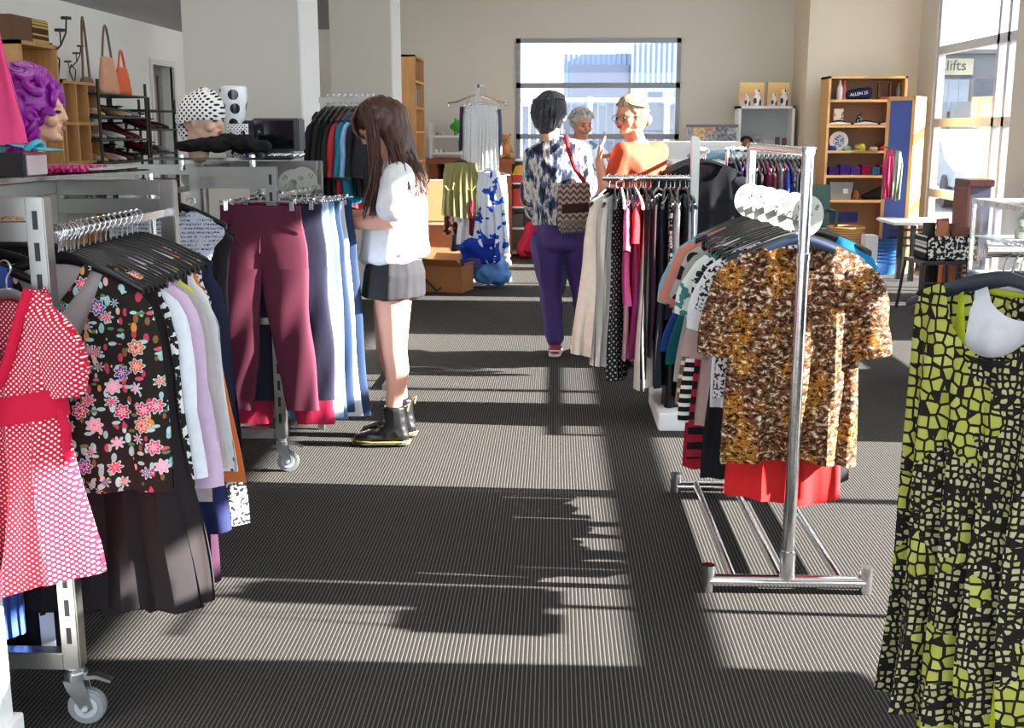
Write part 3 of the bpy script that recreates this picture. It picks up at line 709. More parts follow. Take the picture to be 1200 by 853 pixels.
# blue knit and dark garment with a paper tag hanging behind the dress near the post
kx = at(15, 700, 2.72)
for (px_, lab, nm, m, L, wh, y) in [(12, 'cobalt blue pleated skirt low behind the red checked dress', 'skirt', cloth('#3c5aa8'), 0, .06, 2.66), (48, 'black long garment with a white paper tag behind the red checked dress', 'dress', cloth('#14141d'), 0, .13, 2.75)]:
    b0 = at(px_, 700, y); zb = at(px_, 752 if nm == 'skirt' else 772, y).z; top = 1.213
    hanger((b0.x-.05, y, top+.012), .1, 'black', label=('black hanger holding the blue pleated skirt' if nm == 'skirt' else 'black hanger holding the black tagged dress'))  # ('blue pleated skirt' if nm == 'skirt' else 'black tagged garment'))
    g_ = garment(nm, lab, nm, m, (b0.x-.05, y, top+.012), .1, L=top-.085-zb, ws=.12, wc=.12, wh=wh+.02, d=.02, dh=.035, folds=8 if nm == 'skirt' else 4, amp=.008)
    if nm == 'dress':
        q = at(60, 742, y-.03); MB().box(-.018, .018, -.001, .001, -.07, .07).build('paper_tag', plain('#d9dbe6', .6), g_, False, loc=(q.x-g_.location.x, -.07, q.z-g_.location.z))
# dark clothes glimpsed at upper left between the bars
for i, (px_, c, lab) in enumerate([(12, '#1b1b20', 'black top glimpsed behind the near end of the left rack, left of its post'), (30, '#2a2229', 'dark aubergine top glimpsed at the far left between rack bars')]):
    b0 = at(px_, 300, 3.0+.12*i); hanger((b0.x, b0.y, 1.22), .1, 'black', label=['black hanger of the black top behind the left rack post', 'black hanger of the aubergine top at the far left'][i]); garment('top', lab, 'top', P('sparkle') if i else cloth(c), (b0.x, b0.y, 1.22), .1, L=.62, ws=.2, wc=.22, wh=.22)
# pink top hanging high at the upper-left edge
pp = (at(8, 60, 3.0).x-.235, 3.0, 2.02)
st = thing('display_stand', 'tall chrome display stand reaching out of view at the far left', 'display stand', (pp[0]-.28, 3.0, 0))
MB().cyl((0, 0, .02), (0, 0, 2.06), .014).cyl((0, 0, 2.05), (.34, 0, 2.05), .01).build('pole_and_arm', CHROME, st)
MB().lathe([(0, .03), (.2, .02), (.21, 0), (0, 0)], 32).build('base', CHROME, st)
hanger((pp[0], pp[1], 2.045), 0, 'white', label='hanger of the hot pink top, up beyond the upper-left corner')
garment('top', 'hot pink top hanging high at the upper-left edge of the picture', 'top', cloth('#ee4f86'), (pp[0], pp[1], 2.045), 0, L=.53, ws=.2, wc=.215, wh=.265, d=.03, dh=.06, folds=4, amp=.016, lift=-.02)
# smoked glass shelf on stand-offs above the left rack
gb = plain('#16161a', .06, 0, .8, var=0)
gs = thing('glass_shelf', 'smoked glass display shelf at left carrying the purple wig and pink beads', 'shelf', (0, 0, 0))
zs = 1.312
def plate(pts, z, th, name, m, par):
    b = MB(); bm = b.bm; A = [bm.verts.new((x, y, z)) for x, y in pts]; B = [bm.verts.new((x, y, z+th)) for x, y in pts]; bm.faces.new(A[::-1]); bm.faces.new(B); L = len(pts)
    for i in range(L): bm.faces.new((A[i], A[(i+1) % L], B[(i+1) % L], B[i]))
    return b.build(name, m, par, False)
q0, q1 = atz(-30, 226, zs), atz(140, 205, zs); q2 = atz(178, 199, zs)
plate([(-1.95, 3.0), (-1.46, 3.0), (-1.27, 3.62), (-1.32, 3.75), (-1.95, 3.75)], zs, .012, 'glass_plate', gb, gs)
for x, y in ((-1.53, 3.1), (-1.53, 3.5), (-1.9, 3.7), (-1.3, 3.7), (-1.9, 3.1)): MB().cyl((x, y, 1.30 if -1.6 < x < -1.5 else 0), (x, y, zs), .012, n=14).build('stand_off', CHROME, gs)
zs += .012
# black box, teal shoe
bx = thing('display_box', 'glossy black box with a painted bright reflection at the left edge, under the teal sandal', 'box', (0, 0, 0))
p0 = at(-30, 213, 3.12); p1 = at(30, 205, 3.06)
MB().box(p0.x-.1, p1.x, 3.06, 3.2, zs, zs+.066, .004).build('box_body', plain('#1b1b1f', .12, 0, .8, var=0), bx)
MB().box(p1.x-.001, p1.x+.003, 3.07, 3.19, zs+.006, zs+.058).build('painted_reflection', plain('#b9b9c0', .15, 0, .8), bx, False)  # pale panel painting the white reflection on the box side
def shoe(name, label, m, loc, rz, L=.24, heel=.0, sole=None, group=None, h=.055, boot=0, parent=None, open_=True):
    """low shoe along +X (toe); made from lofted sections"""
    b = MB(); bm = b.bm; n = 14; secs = []
    K = [(-.5, .030, .062), (-.42, .034, .066), (-.28, .034, .058), (-.08, .033, .05), (.12, .042, .046), (.3, .043, .034), (.43, .032, .024), (.5, .010, .016)]
    for t, w, hh in K:
        hz = heel*max(0, min(1, (.1-t)/.5)); wz = w*L/.24; hh = hh*h/.055
        secs.append([bm.verts.new((t*L, wz*math.cos(2*PI*k/n), hz+.008+hh/2+hh/2*math.sin(2*PI*k/n))) for k in range(n)])
    for A, B in zip(secs, secs[1:]):
        for k in range(n): bm.faces.new((A[k], A[(k+1) % n], B[(k+1) % n], B[k]))
    bm.faces.new(secs[0]); bm.faces.new(secs[-1])
    o = b.build(name, m, parent); o.location = loc; o.rotation_euler = (0, 0, rz)
    if not parent: tag(o, label, 'shoe', group)
    s = MB(); bm = s.bm; tops = []; 
    for side in (1, -1):
        for t, w, hh in (K if side == 1 else K[::-1]):
            hz = heel*max(0, min(1, (.1-t)/.5)); tops.append((t*L*1.02, side*w*L/.24*1.04, hz))
    A = [bm.verts.new((x, y, z+.012)) for x, y, z in tops]; B = [bm.verts.new((x, y, z)) for x, y, z in tops]
    bm.faces.new(A); bm.faces.new(B[::-1])
    for i in range(len(A)): bm.faces.new((A[i], B[i], B[(i+1) % len(A)], A[(i+1) % len(A)]))
    bmesh.ops.recalc_face_normals(bm, faces=bm.faces[:]); s.build('sole', sole or plain('#2a2422', .6), o, False)
    if heel > .03: MB().cyl((-.42*L, 0, heel), (-.44*L, 0, 0), .016, .007, n=10).build('heel', sole or m, o)
    if open_:
        k = MB(); k.sph((-.22*L, 0, heel+.008+h*1.08), 1, (L*.2, .022*L/.24, .008), 14); k.build('opening', DARK, o)
    return o
TEAL = plain('#2fb6c4', .35)
pt = at(38, 178, 3.13)
sh = thing('sandal', 'teal patent sandal with a maroon strap standing on the glossy black box', 'shoe', (pt.x-.03, 3.13, zs+.066))
m = MB(); m.hull([((-.09, 0, .035), (.02, .03, .008)), ((-.02, 0, .03), (.02, .033, .008))]); m.hull([((-.02, 0, .03), (.02, .033, .008)), ((.09, 0, .008), (.03, .034, .006))]); m.build('footbed', TEAL, sh)
m = MB(); m.tube([(.03, -.036, .01), (.045, -.03, .035), (.05, 0, .046), (.045, .03, .035), (.03, .036, .01)], .011, 8); m.tube([(-.02, -.034, .03), (-.02, -.02, .05), (-.02, .02, .05), (-.02, .034, .03)], .009, 8); m.build('upper_straps', TEAL, sh)
MB().tube([(-.06, -.032, .035), (-.09, -.02, .07), (-.1, 0, .08), (-.09, .02, .07)], .007, 8).build('ankle_strap', plain('#8c1d4a', .5), sh)
MB().box(-.105, -.055, -.022, .022, 0, .03, .004).build('heel', TEAL, sh); sh.scale = (.95, 1, .62)
# pink beaded strings: countable loops, kept as one heap
bd = MB(); rnd = random.Random(5); c0 = at(80, 203, 3.45)
for k in range(9):
    xo, yo = rnd.uniform(-.01, .01), k*.022; L_ = .1
    for j in range(16): bd.sph((c0.x-.07+j*.0095+xo, 3.36+yo+.006*math.sin(j+k), zs+.008+.007*((k+j) % 2)), .0068, n=8)
tag(bd.build('bead_strings', plain('#c21b6e', .25, var=0)), 'heap of magenta bead strings on the smoked glass shelf', 'beads', kind='stuff')
cl_ = MB(); 
for k in range(7): cl_.cyl((at(112, 200, 3.5).x, 3.4+.03*k, zs+.008), (at(146, 199, 3.5).x, 3.43+.03*k, zs+.01), .005, n=8)
tag(cl_.build('bangle_row', metal()), 'row of thin silver bangles beside the magenta beads', 'jewellery', kind='stuff')
# ---------------------------------------------------------------- heads
SKIN_M = plain('#d9a98a', .5, var=.03)
def face_bm(s=1.0, nose=.02):
    """head centred at the skull, facing +X, z up, ~0.23 m tall"""
    b = MB()
    b.sph((-.008, 0, .025), 1, (.096, .075, .088), 24)
    b.hull([((.045, 0, -.075), (.028, .03, .02)), ((.0, 0, -.045), (.055, .058, .04)), ((.045, 0, .03), (.035, .055, .04)), ((-.02, 0, .0), (.05, .065, .05))])
    b.hull([((.082, 0, .018), (.008, .009, .008)), ((.094, 0, -.018), (.009, .011, .008)), ((.075, 0, -.02), (.012, .016, .01))])
    b.hull([((.074, .0, -.045), (.014, .022, .007)), ((.07, 0, -.055), (.014, .02, .008))])
    b.hull([((.066, 0, -.082), (.016, .018, .012)), ((.05, 0, -.07), (.02, .03, .02))])
    b.hull([((.078, -.03, .026), (.008, .018, .006)), ((.078, .03, .026), (.008, .018, .006))])
    for q in (-1, 1):
        b.hull([((-.012, q*.078, .012), (.014, .005, .018)), ((-.008, q*.074, -.018), (.008, .005, .01))])
        b.sph((.055, q*.04, -.02), .026, n=10)
    b.hull([((-.02, 0, -.05), .052), ((-.03, 0, -.14), .05)])
    return b
def mannequin(name, label, loc, rz, scale=1.0, skin='#e2b89c'):
    o = remeshed(face_bm(), .005, 3); bmesh.ops.scale(o.bm, vec=(scale,)*3, verts=o.bm.verts[:])
    o = o.build(name, plain(skin, .4, var=.02)); o.location = loc; o.rotation_euler = (0, 0, rz); tag(o, label, 'mannequin head')
    for q in (-1, 1): MB().sph((.077*scale, q*.03*scale, .004*scale), 1, (.012*scale, .015*scale, .006*scale), 12).build('eye', plain('#3a2a26', .3, var=0), o)
    MB().hull([((.084*scale, 0, -.045*scale), (.008, .018, .004)), ((.082*scale, 0, -.053*scale), (.008, .015, .005))]).build('lips', plain('#b0625c', .4, var=0), o)
    return o
hp = at(43, 150, 3.55)
mh = mannequin('mannequin_head', 'flesh-coloured mannequin head in a curly purple wig, on the left glass shelf', (hp.x, 3.55, zs+.175), R(12), 1.05, '#dcae8e'); mh.scale = (.88, .88, .88)
wg = MB(); rnd = random.Random(11); base = MB()
for k in range(110):
    a = rnd.uniform(0, 2*PI); t = rnd.uniform(-.75, 1); ph = math.asin(max(-1, min(1, t)))
    d_ = Vector((math.cos(a)*math.cos(ph), math.sin(a)*math.cos(ph), math.sin(ph)))
    if d_.x > .72 and d_.z < -.02: continue
    c = Vector((-.035, 0, .035)); u = d_.orthogonal().normalized(); v_ = d_.cross(u); r0 = rnd.uniform(.02, .036); pts = []
    for j in range(12):
        g_ = j/11; an = g_*5+a*3; rr = r0*(1-.3*g_)
        pts.append(c+Vector((d_.x*.118, d_.y*.112, d_.z*.118))*(1+.06*math.sin(an)) + (u*math.cos(an)+v_*math.sin(an))*rr)
    wg.tube(pts, [.004+.012*math.sin(PI*j/11) for j in range(12)], 7)
for k in range(30):
    a = R(rnd.uniform(60, 300)); x0 = Vector((-.03+.1*math.cos(a), .1*math.sin(a), -.03)); pts = [x0+Vector((.016*math.sin(j*1.1+k), .014*math.cos(j*1.1+k), -.017*j)) for j in range(9)]
    wg.tube(pts, [.013-.0012*j for j in range(9)], 7)
wg.sph((-.03, 0, .035), 1, (.112, .108, .112), 24)
n_ = N('purple_hair'); vv = n_.coord(); n_.base(n_.mix(n_.noise(vv, 45, 3), '#6a0a74', '#a81cae')); n_.bump(n_.noise(n_.coord(scale=(1, 1, .3)), 150, 2), .5, .004)
wgo = wg.build('curly_wig', n_.fin(.4, 0, .5), mh)
# ---------------------------------------------------------------- middle-left: printed grey top on wide black hanger
q = at(196, 232, 3.95)
hanger((q.x, 3.95, q.z+.05), .05, 'black', w=.2, label='broad black hanger holding the grey text-print top')
garment('top', 'grey top printed all over with small writing, on a broad black hanger', 'top', P('text'), (q.x, 3.95, q.z+.05), .05, L=.62, ws=.19, wc=.12, wh=.15, nw=.08, nf=.04, d=.02, dh=.03, slope=.5)
q = at(200, 262, 4.3)
hanger((q.x+.08, 4.3, q.z+.09), .1, 'black', w=.15, label='black hanger behind the grey text-print top')
garment('top', 'blue-grey printed top behind the text-print top, left of the black garment', 'top', P('bw_small'), (q.x+.02, 4.3, q.z+.09), .1, L=.5, ws=.12, wc=.12, wh=.12)
q = at(236, 255, 4.55)
hanger((q.x-.04, 4.55, q.z+.08), 0, 'black', w=.17, label='black hanger of the plain black coat beside the maroon trousers')
garment('coat', 'plain black coat hanging left of the maroon trousers', 'coat', cloth('#19171a'), (q.x-.04, 4.55, q.z+.08), 0, L=.86, ws=.16, wc=.13, wh=.14, d=.03)
q = at(185, 262, 3.85)
garment('scarf', 'pale blue and pink scarf draped over the hangers behind the floral top', 'scarf', P('denim_pale'), (at(176, 280, 3.6).x, 3.62, 1.2), .1, L=.28, ws=.04, wc=.05, wh=.06, nw=0)
# ---------------------------------------------------------------- trousers rack
CG = 'clip hangers along the trousers rail'; CL = 'chrome clip hanger gripping a waistband on the trousers rail'
ty = 4.72; tz = 1.2
tx = at(305, 240, ty).x
def tr(i, lab, m, dx, dy, L, rz=0, **k):
    clip_hanger((tx+dx, ty+dy, tz), rz, CL, CG)
    return trousers(lab, m, (tx+dx, ty+dy, tz-.008), rz, L=L, **k)
tr(0, 'maroon corduroy trousers facing the aisle, front of the trousers rail', plain('#5a1531', .85), 0, 0, .86, ww=.165, wh=.19, wk=.084, wf=.071, spread=.042, details=True, name='trousers')
tr(1, 'dark navy trousers directly behind the maroon pair', cloth('#1f1e33'), .065, .06, .83, .05, ww=.17, wh=.19, wk=.095, wf=.085, spread=.02)
tr(2, 'coral red trousers with hems showing below the maroon pair', cloth('#b9254a'), .03, .12, .95, ww=.17, wh=.19, wk=.09, wf=.085, spread=.04)
tr(3, 'pale washed jeans beyond the navy trousers', P('denim_pale'), .085, .17, .93, ww=.16, wh=.18, wk=.09, wf=.09, spread=.03)
tr(4, 'mid-blue jeans next to the pale jeans on the trousers rail', P('denim'), .10, .22, .95, ww=.16, wh=.18, wk=.09, wf=.095, spread=.02)
tr(5, 'white-striped dark trousers between jeans on the rail', P('denim_dark'), .115, .27, .93, ww=.16, wh=.18, wk=.09, wf=.095, spread=.03)
tr(6, 'pale grey trousers deep in the row of jeans', cloth('#c9ccd4'), .125, .32, .96, ww=.16, wh=.18, wk=.09, wf=.1, spread=.04)
tr(7, 'indigo jeans at the far end beside the girl in white', P('denim_dark'), .15, .37, .97, ww=.16, wh=.18, wk=.09, wf=.1, spread=.045)
tr(8, 'black jeans at the back of the trousers row', cloth('#14161d'), .02, .42, .95, ww=.16, wh=.18, wk=.09, wf=.1, spread=.03)
for i, (x, y, t, lab) in enumerate([(343, 215, '10', 'white size divider in the middle of the three behind the jeans clips'), (355, 212, '12', 'rightmost of three white size dividers beside the wall stub edge'), (338, 222, '8', 'lowest and leftmost of three white size dividers behind the jeans clips')]):
    size_disc(at(x, y, 5.35+.05*i), .3, t, lab, None, r=.065)
for i, (x, y, t, lab) in enumerate([(228, 200, '14', 'white size divider hanging below the polka-dot hat, left one'), (275, 197, '16', 'white size divider hanging below the spotted vase')]):
    size_disc(at(x, y+8, 5.2), .1, t, lab, None, r=.06)
# glass shelf with polka hat, scarf, vase, letter T, black monitor
gs2 = thing('glass_shelf', 'smoked glass display shelf carrying the polka-dot hat and black monitor', 'shelf', (0, 0, 0))
z2 = 1.325
xa, xb = at(180, 188, 4.9).x, at(345, 186, 5.0).x
plate([(xa, 4.85), (at(340, 187, 4.85).x, 4.85), (at(352, 180, 5.4).x, 5.5), (xa, 5.5)], z2, .01, 'glass_plate', gb, gs2)
for x in (at(213, 190, 4.95).x, at(296, 190, 4.95).x): MB().cyl((x, 4.95, z2-.045), (x, 4.95, z2+.02), .014).build('stand_off', CHROME, gs2)
MB().box(xa, xb, 5.45, 5.5, z2-.06, z2-.02).build('shelf_beam', STEEL, gs2)
for x in (xa+.02, xb-.02): MB().box(x-.015, x+.015, 5.46, 5.49, 0, z2-.02).build('shelf_post', STEEL, gs2)
z2 += .01
hp = at(238, 146, 5.0)
mh2 = mannequin('mannequin_head', 'flesh-coloured mannequin head in a white hat with black polka dots', (hp.x, 5.0, hp.z+.012), R(-12), .94, '#e0b49a')
ht = MB(); b = ht.bm; n = 32
prof = [(0, .142), (.03, .14), (.07, .122), (.1, .085), (.112, .045), (.114, .02), (.106, -.005)]
prof = [(r*.95, z*.92) for r, z in prof]
ht.lathe(prof, n, (-.012, 0, .012), 1.0, .9)
for v in b.verts:
    a = math.atan2(v.co.y, v.co.x); v.co *= 1+.03*math.sin(5*a)+.02*math.sin(11*a); v.co.z -= .03*max(0, -math.cos(a))-.0
ht.hull([((-.1, .02, -.02), (.035, .04, .05)), ((-.075, .0, -.075), (.02, .03, .03))])
ho = ht.build('polka_dot_hat', P('white_black_dot'), mh2)
# black scarf bunched round the head
sc = MB(); rnd = random.Random(3); c0 = at(262, 175, 5.0)
for k in range(16):
    a = k/15; x = lerp(-.15, .13, a); sc.hull([((x, rnd.uniform(-.06, .04), .028+rnd.uniform(0, .015)), (.04, .035, .026)), ((x+.05, rnd.uniform(-.07, .05), .034+.03*math.sin(PI*a)), (.035, .03, .026))])
sc = remeshed(sc, .006, 3, lambda c: .008*noise.noise(Vector((c.x*28, c.y*28, c.z*50))))
so_ = sc.build('scarf', cloth('#131315')); so_.location = (c0.x, 4.98, z2+.01); tag(so_, 'bunched black scarf lying around the polka-dot mannequin head', 'scarf')
# vase with big spots
vp = at(271, 135, 5.2); va = MB()
va.lathe([(.0, 0), (.045, 0), (.05, .02), (.042, .1), (.05, .18), (.062, .26), (.06, .30), (.055, .305), (.052, .29), (.04, .1), (0, .02)], 32)
spots = N('spotted_glaze'); f_ = spots.voro(spots.coord(), 15, rnd=.35); spots.base(spots.mix(spots.math('LESS_THAN', f_, .36), '#dfe3e8', '#17181c'))
va = va.build('vase', spots.fin(.15, 0, .6)); va.location = (vp.x, 5.25, z2); tag(va, 'tall white vase with large black spots beside the polka-dot hat', 'vase')
lt = at(279, 150, 5.08)
L_ = MB(); L_.prism([(-.042, .14), (.042, .14), (.042, .095), (.034, .095), (.03, .112), (.014, .112), (.014, .02), (.024, .012), (.024, 0), (-.024, 0), (-.024, .012), (-.014, .02), (-.014, .112), (-.03, .112), (-.034, .095), (-.042, .095)], -.012, .012)
L_ = L_.build('letter_block', pat('letter_dot', lambda n: _dots(n, .011, .28, PI/4, '#2a2a33', '#eeeeee')), None, False); L_.location = (lt.x, 5.08, z2+.0); tag(L_, 'white dotted letter T standing in front of the spotted vase', 'letter block')
cp = MB(); cp.cyl((0, 0, 0), (0, 0, .03), .018).sph((0, 0, .03), .018, (1, 1, .5)); cp = cp.build('trinket', plain('#2a1e8c', .3, var=0)); cp.location = (at(287, 150, 5.0).x, 5.05, z2+.06); tag(cp, 'small deep-blue trinket against the dotted letter T', 'trinket'); cp.location.z = z2
mo = thing('monitor', 'black flat monitor-like box at the right end of the glass shelf', 'monitor', (at(325, 160, 5.25).x, 5.25, z2))
MB().box(-.105, .105, -.03, .1, .02, .165, .006).build('casing', plain('#3a3b40', .4, var=0), mo)
MB().box(-.095, .082, -.034, -.029, .03, .155).build('screen', plain('#0f1012', .1, 0, .7, var=0), mo, False)
MB().box(-.06, .06, -.02, .06, 0, .02, .003).build('foot', plain('#3a3b40', .4, var=0), mo)
sp = thing('speaker', 'small black speaker left of the monitor on the glass shelf', 'speaker', (at(296, 160, 5.25).x, 5.25, z2))
MB().box(-.035, .035, -.03, .07, 0, .155, .006).build('case', plain('#1c1c20', .4, var=0), sp)
MB().cyl((0, -.032, .09), (0, -.028, .09), .024, n=24).build('cone', plain('#2c2c31', .6, var=0), sp)
MB().cyl((0, -.032, .04), (0, -.028, .04), .012, n=16).build('tweeter', plain('#2c2c31', .6, var=0), sp)
tk = MB()
for k in range(12): tk.tube([(at(314, 180, 4.93).x+.012*k, 4.93+.01*math.sin(k*2), z2+.006), (at(314, 180, 4.93).x+.012*k+.02, 4.95, z2+.014)], .004, 6)
tag(tk.build('chain_necklace', metal()), 'silver chain necklace heaped in front of the monitor', 'necklace')
# ---------------------------------------------------------------- right: two-post rack with the leopard top
def hz(y, Y): return at(900, y, Y).z
kr = thing('clothes_stand', 'two-post chrome clothes stand holding the brown leopard-pattern top', 'clothes rack', (0, 0, 0))
KX = .75; KY0, KY1 = 3.5, 4.5
for y in (KY0, KY1):
    m = MB(); m.cyl((KX, y, .03), (KX, y, 1.08), .0205, n=24); m.cyl((KX, y, 1.08), (KX, y, 1.40), .0175, n=24); m.cyl((KX, y, 1.065), (KX, y, 1.085), .0225, n=24); m.cyl((KX, y, .05), (KX, y, .14), .024, n=24); m.build('upright', CHROME, kr)
    w0 = .25; f = MB(); f.cyl((KX-w0, y, .035), (KX+w0, y, .035), .021, n=20); f.build('foot_bar', CHROME, kr)
    for s in (-1, 1): MB().cyl((KX+s*w0, y, 0), (KX+s*w0, y, .088), .021, n=20).build('foot_stub', CHROME, kr)
MB().cyl((KX, KY0-.03, 1.385), (KX, KY1+.03, 1.385), .0145, n=16).build('top_rail', CHROME, kr)
for x in (KX-.17, KX-.02, KX+.17): MB().cyl((x, KY0, .042), (x, KY1, .042), .0135, n=16).build('base_rail', CHROME, kr)
ZK = 1.178
MB().cyl((KX, KY0, ZK), (KX, KY1, ZK), .0125, n=16).build('hanging_rail', CHROME, kr)
GK = 'hangers packed along the rail of the two-post stand'; LK = 'dark plastic hanger on the two-post chrome stand behind the leopard top'
def hang(lab, nm, m, Y, yhem, ws, wc, wh, col='black', rz=0, dx=0, cat=None, **k):
    z = ZK+.013; x = KX+dx
    hanger((x, Y, z), rz, col, label=LK, group=GK, w=min(.21, ws+.01))
    return garment(nm, lab, cat or nm, m, (x, Y, z), rz, L=z-.085-hz(yhem, Y), ws=ws, wc=wc, wh=wh, **k)
LEO = P('leopard')
o = hang('brown and gold leopard-pattern top facing the aisle on the two-post stand', 'patterned_top', LEO, 3.57, 537, .185, .2, .213, col='blue', nw=.1, nf=.085, nb=.02, d=.05, dh=.075, folds=4, amp=.016, hem=.0, sleeve=.29, sr=(.078, .07), ang=13, cat='top')
garment('skirt', 'bright red skirt whose hem shows under the leopard-pattern top', 'skirt', cloth('#d82626'), (KX, 3.645, ZK+.013), 0, L=ZK+.013-.3-hz(581, 3.645), ws=.15, wc=.165, wh=.188, d=.03, dh=.07, folds=3, amp=.01, nw=0, slope=.0, z0=-.3)
clip_hanger((KX, 3.645, ZK-.225), 0, 'chrome clip hanger holding the red skirt behind the leopard-pattern top', None)
hang('blue-grey top with white print whose neck shows above the leopard pattern', 'top', P('bw_small'), 3.70, 470, .19, .21, .23, d=.02, nf=.05, sleeve=.18, ang=24, col='grey')
hang('white blouse with wide sleeve edge right of the leopard top', 'blouse', cloth('#e9e9ec'), 3.74, 480, .2, .225, .23, sleeve=.24, ang=22, d=.02)
hang('long black dress left of the leopard top, nearly to the base rails', 'dress', cloth('#17181d'), 3.78, 557, .19, .21, .25, d=.03, dh=.05, folds=4)
hang('navy patterned blouse with white sprigs beside the leopard sleeve', 'blouse', P('bw_leaf'), 3.82, 400, .2, .215, .22, sleeve=.18, ang=22, d=.02)
hang('dusty pink long cardigan on the two-post stand', 'cardigan', cloth('#b89a93'), 3.87, 503, .2, .235, .265, d=.02, sleeve=.35, ang=16, sr=(.06, .05))
hang('cream shirt with a teal lining and wide collar', 'shirt', P('teal_floral'), 3.92, 410, .21, .245, .26, d=.02, sleeve=.22, ang=25, dx=-.01)
hang('red and black striped long knit', 'jumper', P('red_black'), 3.97, 535, .2, .25, .275, d=.02)
hang('black and white windowpane-check long top', 'top', P('check_bw'), 4.01, 492, .2, .26, .305, d=.02)
hang('beige and brown tartan long shirt', 'shirt', P('tartan'), 4.06, 470, .2, .26, .31, d=.02)
hang('crimson red blouse with a low red hem behind the striped knit', 'blouse', cloth('#a3162b'), 4.10, 545, .205, .24, .275, d=.02)
hang('pale grey top beside the windowpane check', 'top', cloth('#aaa6a0'), 4.14, 450, .205, .265, .31, d=.02, sleeve=.25, ang=22, sr=(.06, .05))
hang('black top with very large grey dots along the shoulders', 'top', P('bigdot'), 4.17, 400, .215, .24, .25, d=.02, sleeve=.2, ang=25)
hang('dark teal top between grey and salmon garments', 'top', cloth('#155f62'), 4.21, 425, .205, .265, .335, d=.02)
hang('royal blue top left of the teal one', 'top', cloth('#2a4a8f'), 4.25, 415, .205, .265, .35, d=.02)
hang('salmon top with a pointed hem at the left of the two-post stand', 'top', cloth('#d88a78'), 4.29, 365, .205, .27, .3, d=.02, sleeve=.24, ang=27, dx=-.02)
hang('black jacket at the back of the two-post stand', 'jacket', cloth('#15171c'), 4.33, 440, .21, .26, .29, d=.025, sleeve=.3, ang=18)
hang('emerald green blouse whose shoulder shows behind the dark hangers', 'blouse', cloth('#149a7c'), 4.37, 380, .22, .25, .26, d=.02, sleeve=.2, ang=25)
hang('light blue denim shirt at the far end of the two-post stand', 'shirt', P('denim_pale'), 4.42, 360, .225, .26, .27, d=.02, sleeve=.25, ang=25)
hang('bright blue top with a pointed corner at the right of the stand', 'top', cloth('#1f8ac6'), 3.9, 372, .2, .24, .25, d=.015, dx=.1)
for i, (y, c, lab) in enumerate([(3.77, '#232027', 'long charcoal dress hidden just behind the leopard-pattern top'), (3.84, '#2c1f2b', 'long aubergine dress packed behind the white blouse'), (3.90, '#1a2230', 'long ink-blue dress packed in the middle of the two-post stand'), (4.03, '#3a3638', 'long grey-brown dress packed beside the windowpane check'), (4.16, '#1c1c20', 'long black dress packed behind the grey-dotted top'), (4.27, '#27303a', 'long slate dress packed beside the salmon top'), (4.40, '#201c22', 'long dark dress at the far end of the two-post stand')]):
    hang(lab, 'dress', cloth(c), y, 0, .15, .155, .16, d=.03, dh=.055, folds=5) if False else garment('dress', lab, 'dress', cloth(c), (KX+.01, y, ZK+.013), 0, L=.78, ws=.15, wc=.15, wh=.15, d=.035, dh=.06, folds=5)
for i in range(6): hanger((KX+.004*i, 3.6+.016*i, ZK+.013), .03*i, 'grey' if i < 3 else 'black', label=LK, group=GK)
for i, (y, t, c) in enumerate([(3.60, '8', 'first and nearest'), (3.78, '10', 'second'), (3.95, '12', 'third'), (4.12, '14', 'fourth'), (4.25, '16', 'fifth'), (4.38, '18', 'furthest')]):
    size_disc((KX-.01*i+.03, y, ZK+.012), .5-.04*i, t, 'white round size divider, %s from the near post of the two-post stand' % c, None, r=.062, tilt=.1*math.sin(i*2))
# ---------------------------------------------------------------- centre: T-stand on a white base plate
ty_, tzr = 5.8, 1.215
tpx = at(811, 300, ty_).x; tx0 = at(706, 208, ty_).x; tx1 = at(812, 208, ty_).x
js = thing('clothes_stand', 'chrome arm stand on a white base plate carrying cream, pink and red garments', 'clothes rack', (0, 0, 0))
MB().box(at(770, 500, 5.56).x, at(830, 500, 5.56).x+.1, 5.5, 6.1, 0, .09, .006).build('base_plate', plain('#eceeee', .5, var=.02), js)
MB().box(tpx-.02, tpx+.02, ty_-.02, ty_+.02, .09, 1.41, .003).build('post', STEEL, js)
MB().cyl((tx0, ty_, tzr), (tx1, ty_, tzr), .0135, n=16).build('arm', CHROME, js)
RX = tpx+.17
MB().cyl((RX, ty_+.85, 1.33), (RX, ty_+1.5, 1.33), .0125, n=16).build('rear_arm', CHROME, js)
MB().cyl((tpx, ty_, 1.30), (RX, ty_+.86, 1.33), .0125, n=16).build('connecting_bar', CHROME, js)
MB().box(RX-.02, RX+.02, ty_+1.48, ty_+1.52, .02, 1.41, .003).build('rear_post', STEEL, js)
MB().box(RX-.2, RX+.2, ty_+1.46, ty_+1.54, 0, .03, .003).build('rear_foot', STEEL, js)
GJ = 'hangers on the arm above the white base plate'; LJ = 'hanger on the centre arm stand above the cream and red garments'
def hangj(lab, nm, m, px, yhem, ws, wc, wh, rz=90, col='black', dy=0, cat=None, group=None, **k):
    x = at(px, 208, ty_).x; z = tzr+.013; r = R(rz)
    hanger((x, ty_+dy, z), r, col, label=LJ, group=GJ, w=min(.2, ws+.01))
    return garment(nm, lab, cat or nm, m, (x, ty_+dy, z), r, L=z-.085-hz(yhem, ty_-.15), ws=ws, wc=wc, wh=wh, **k)
CREAM = cloth('#d8cfc0'); 
hangj('cream full-skirted dress at the left end of the centre stand', 'dress', CREAM, 714, 415, .12, .15, .22, rz=38, nw=.05, nf=.04, d=.03, dh=.09, folds=6, amp=.02, hem=-.02, lift=.0)
hangj('off-white long skirt half behind the cream dress', 'skirt', cloth('#dcd8d0'), 722, 430, .1, .12, .17, rz=50, nw=.04, d=.025, dh=.06, folds=6, amp=.02)
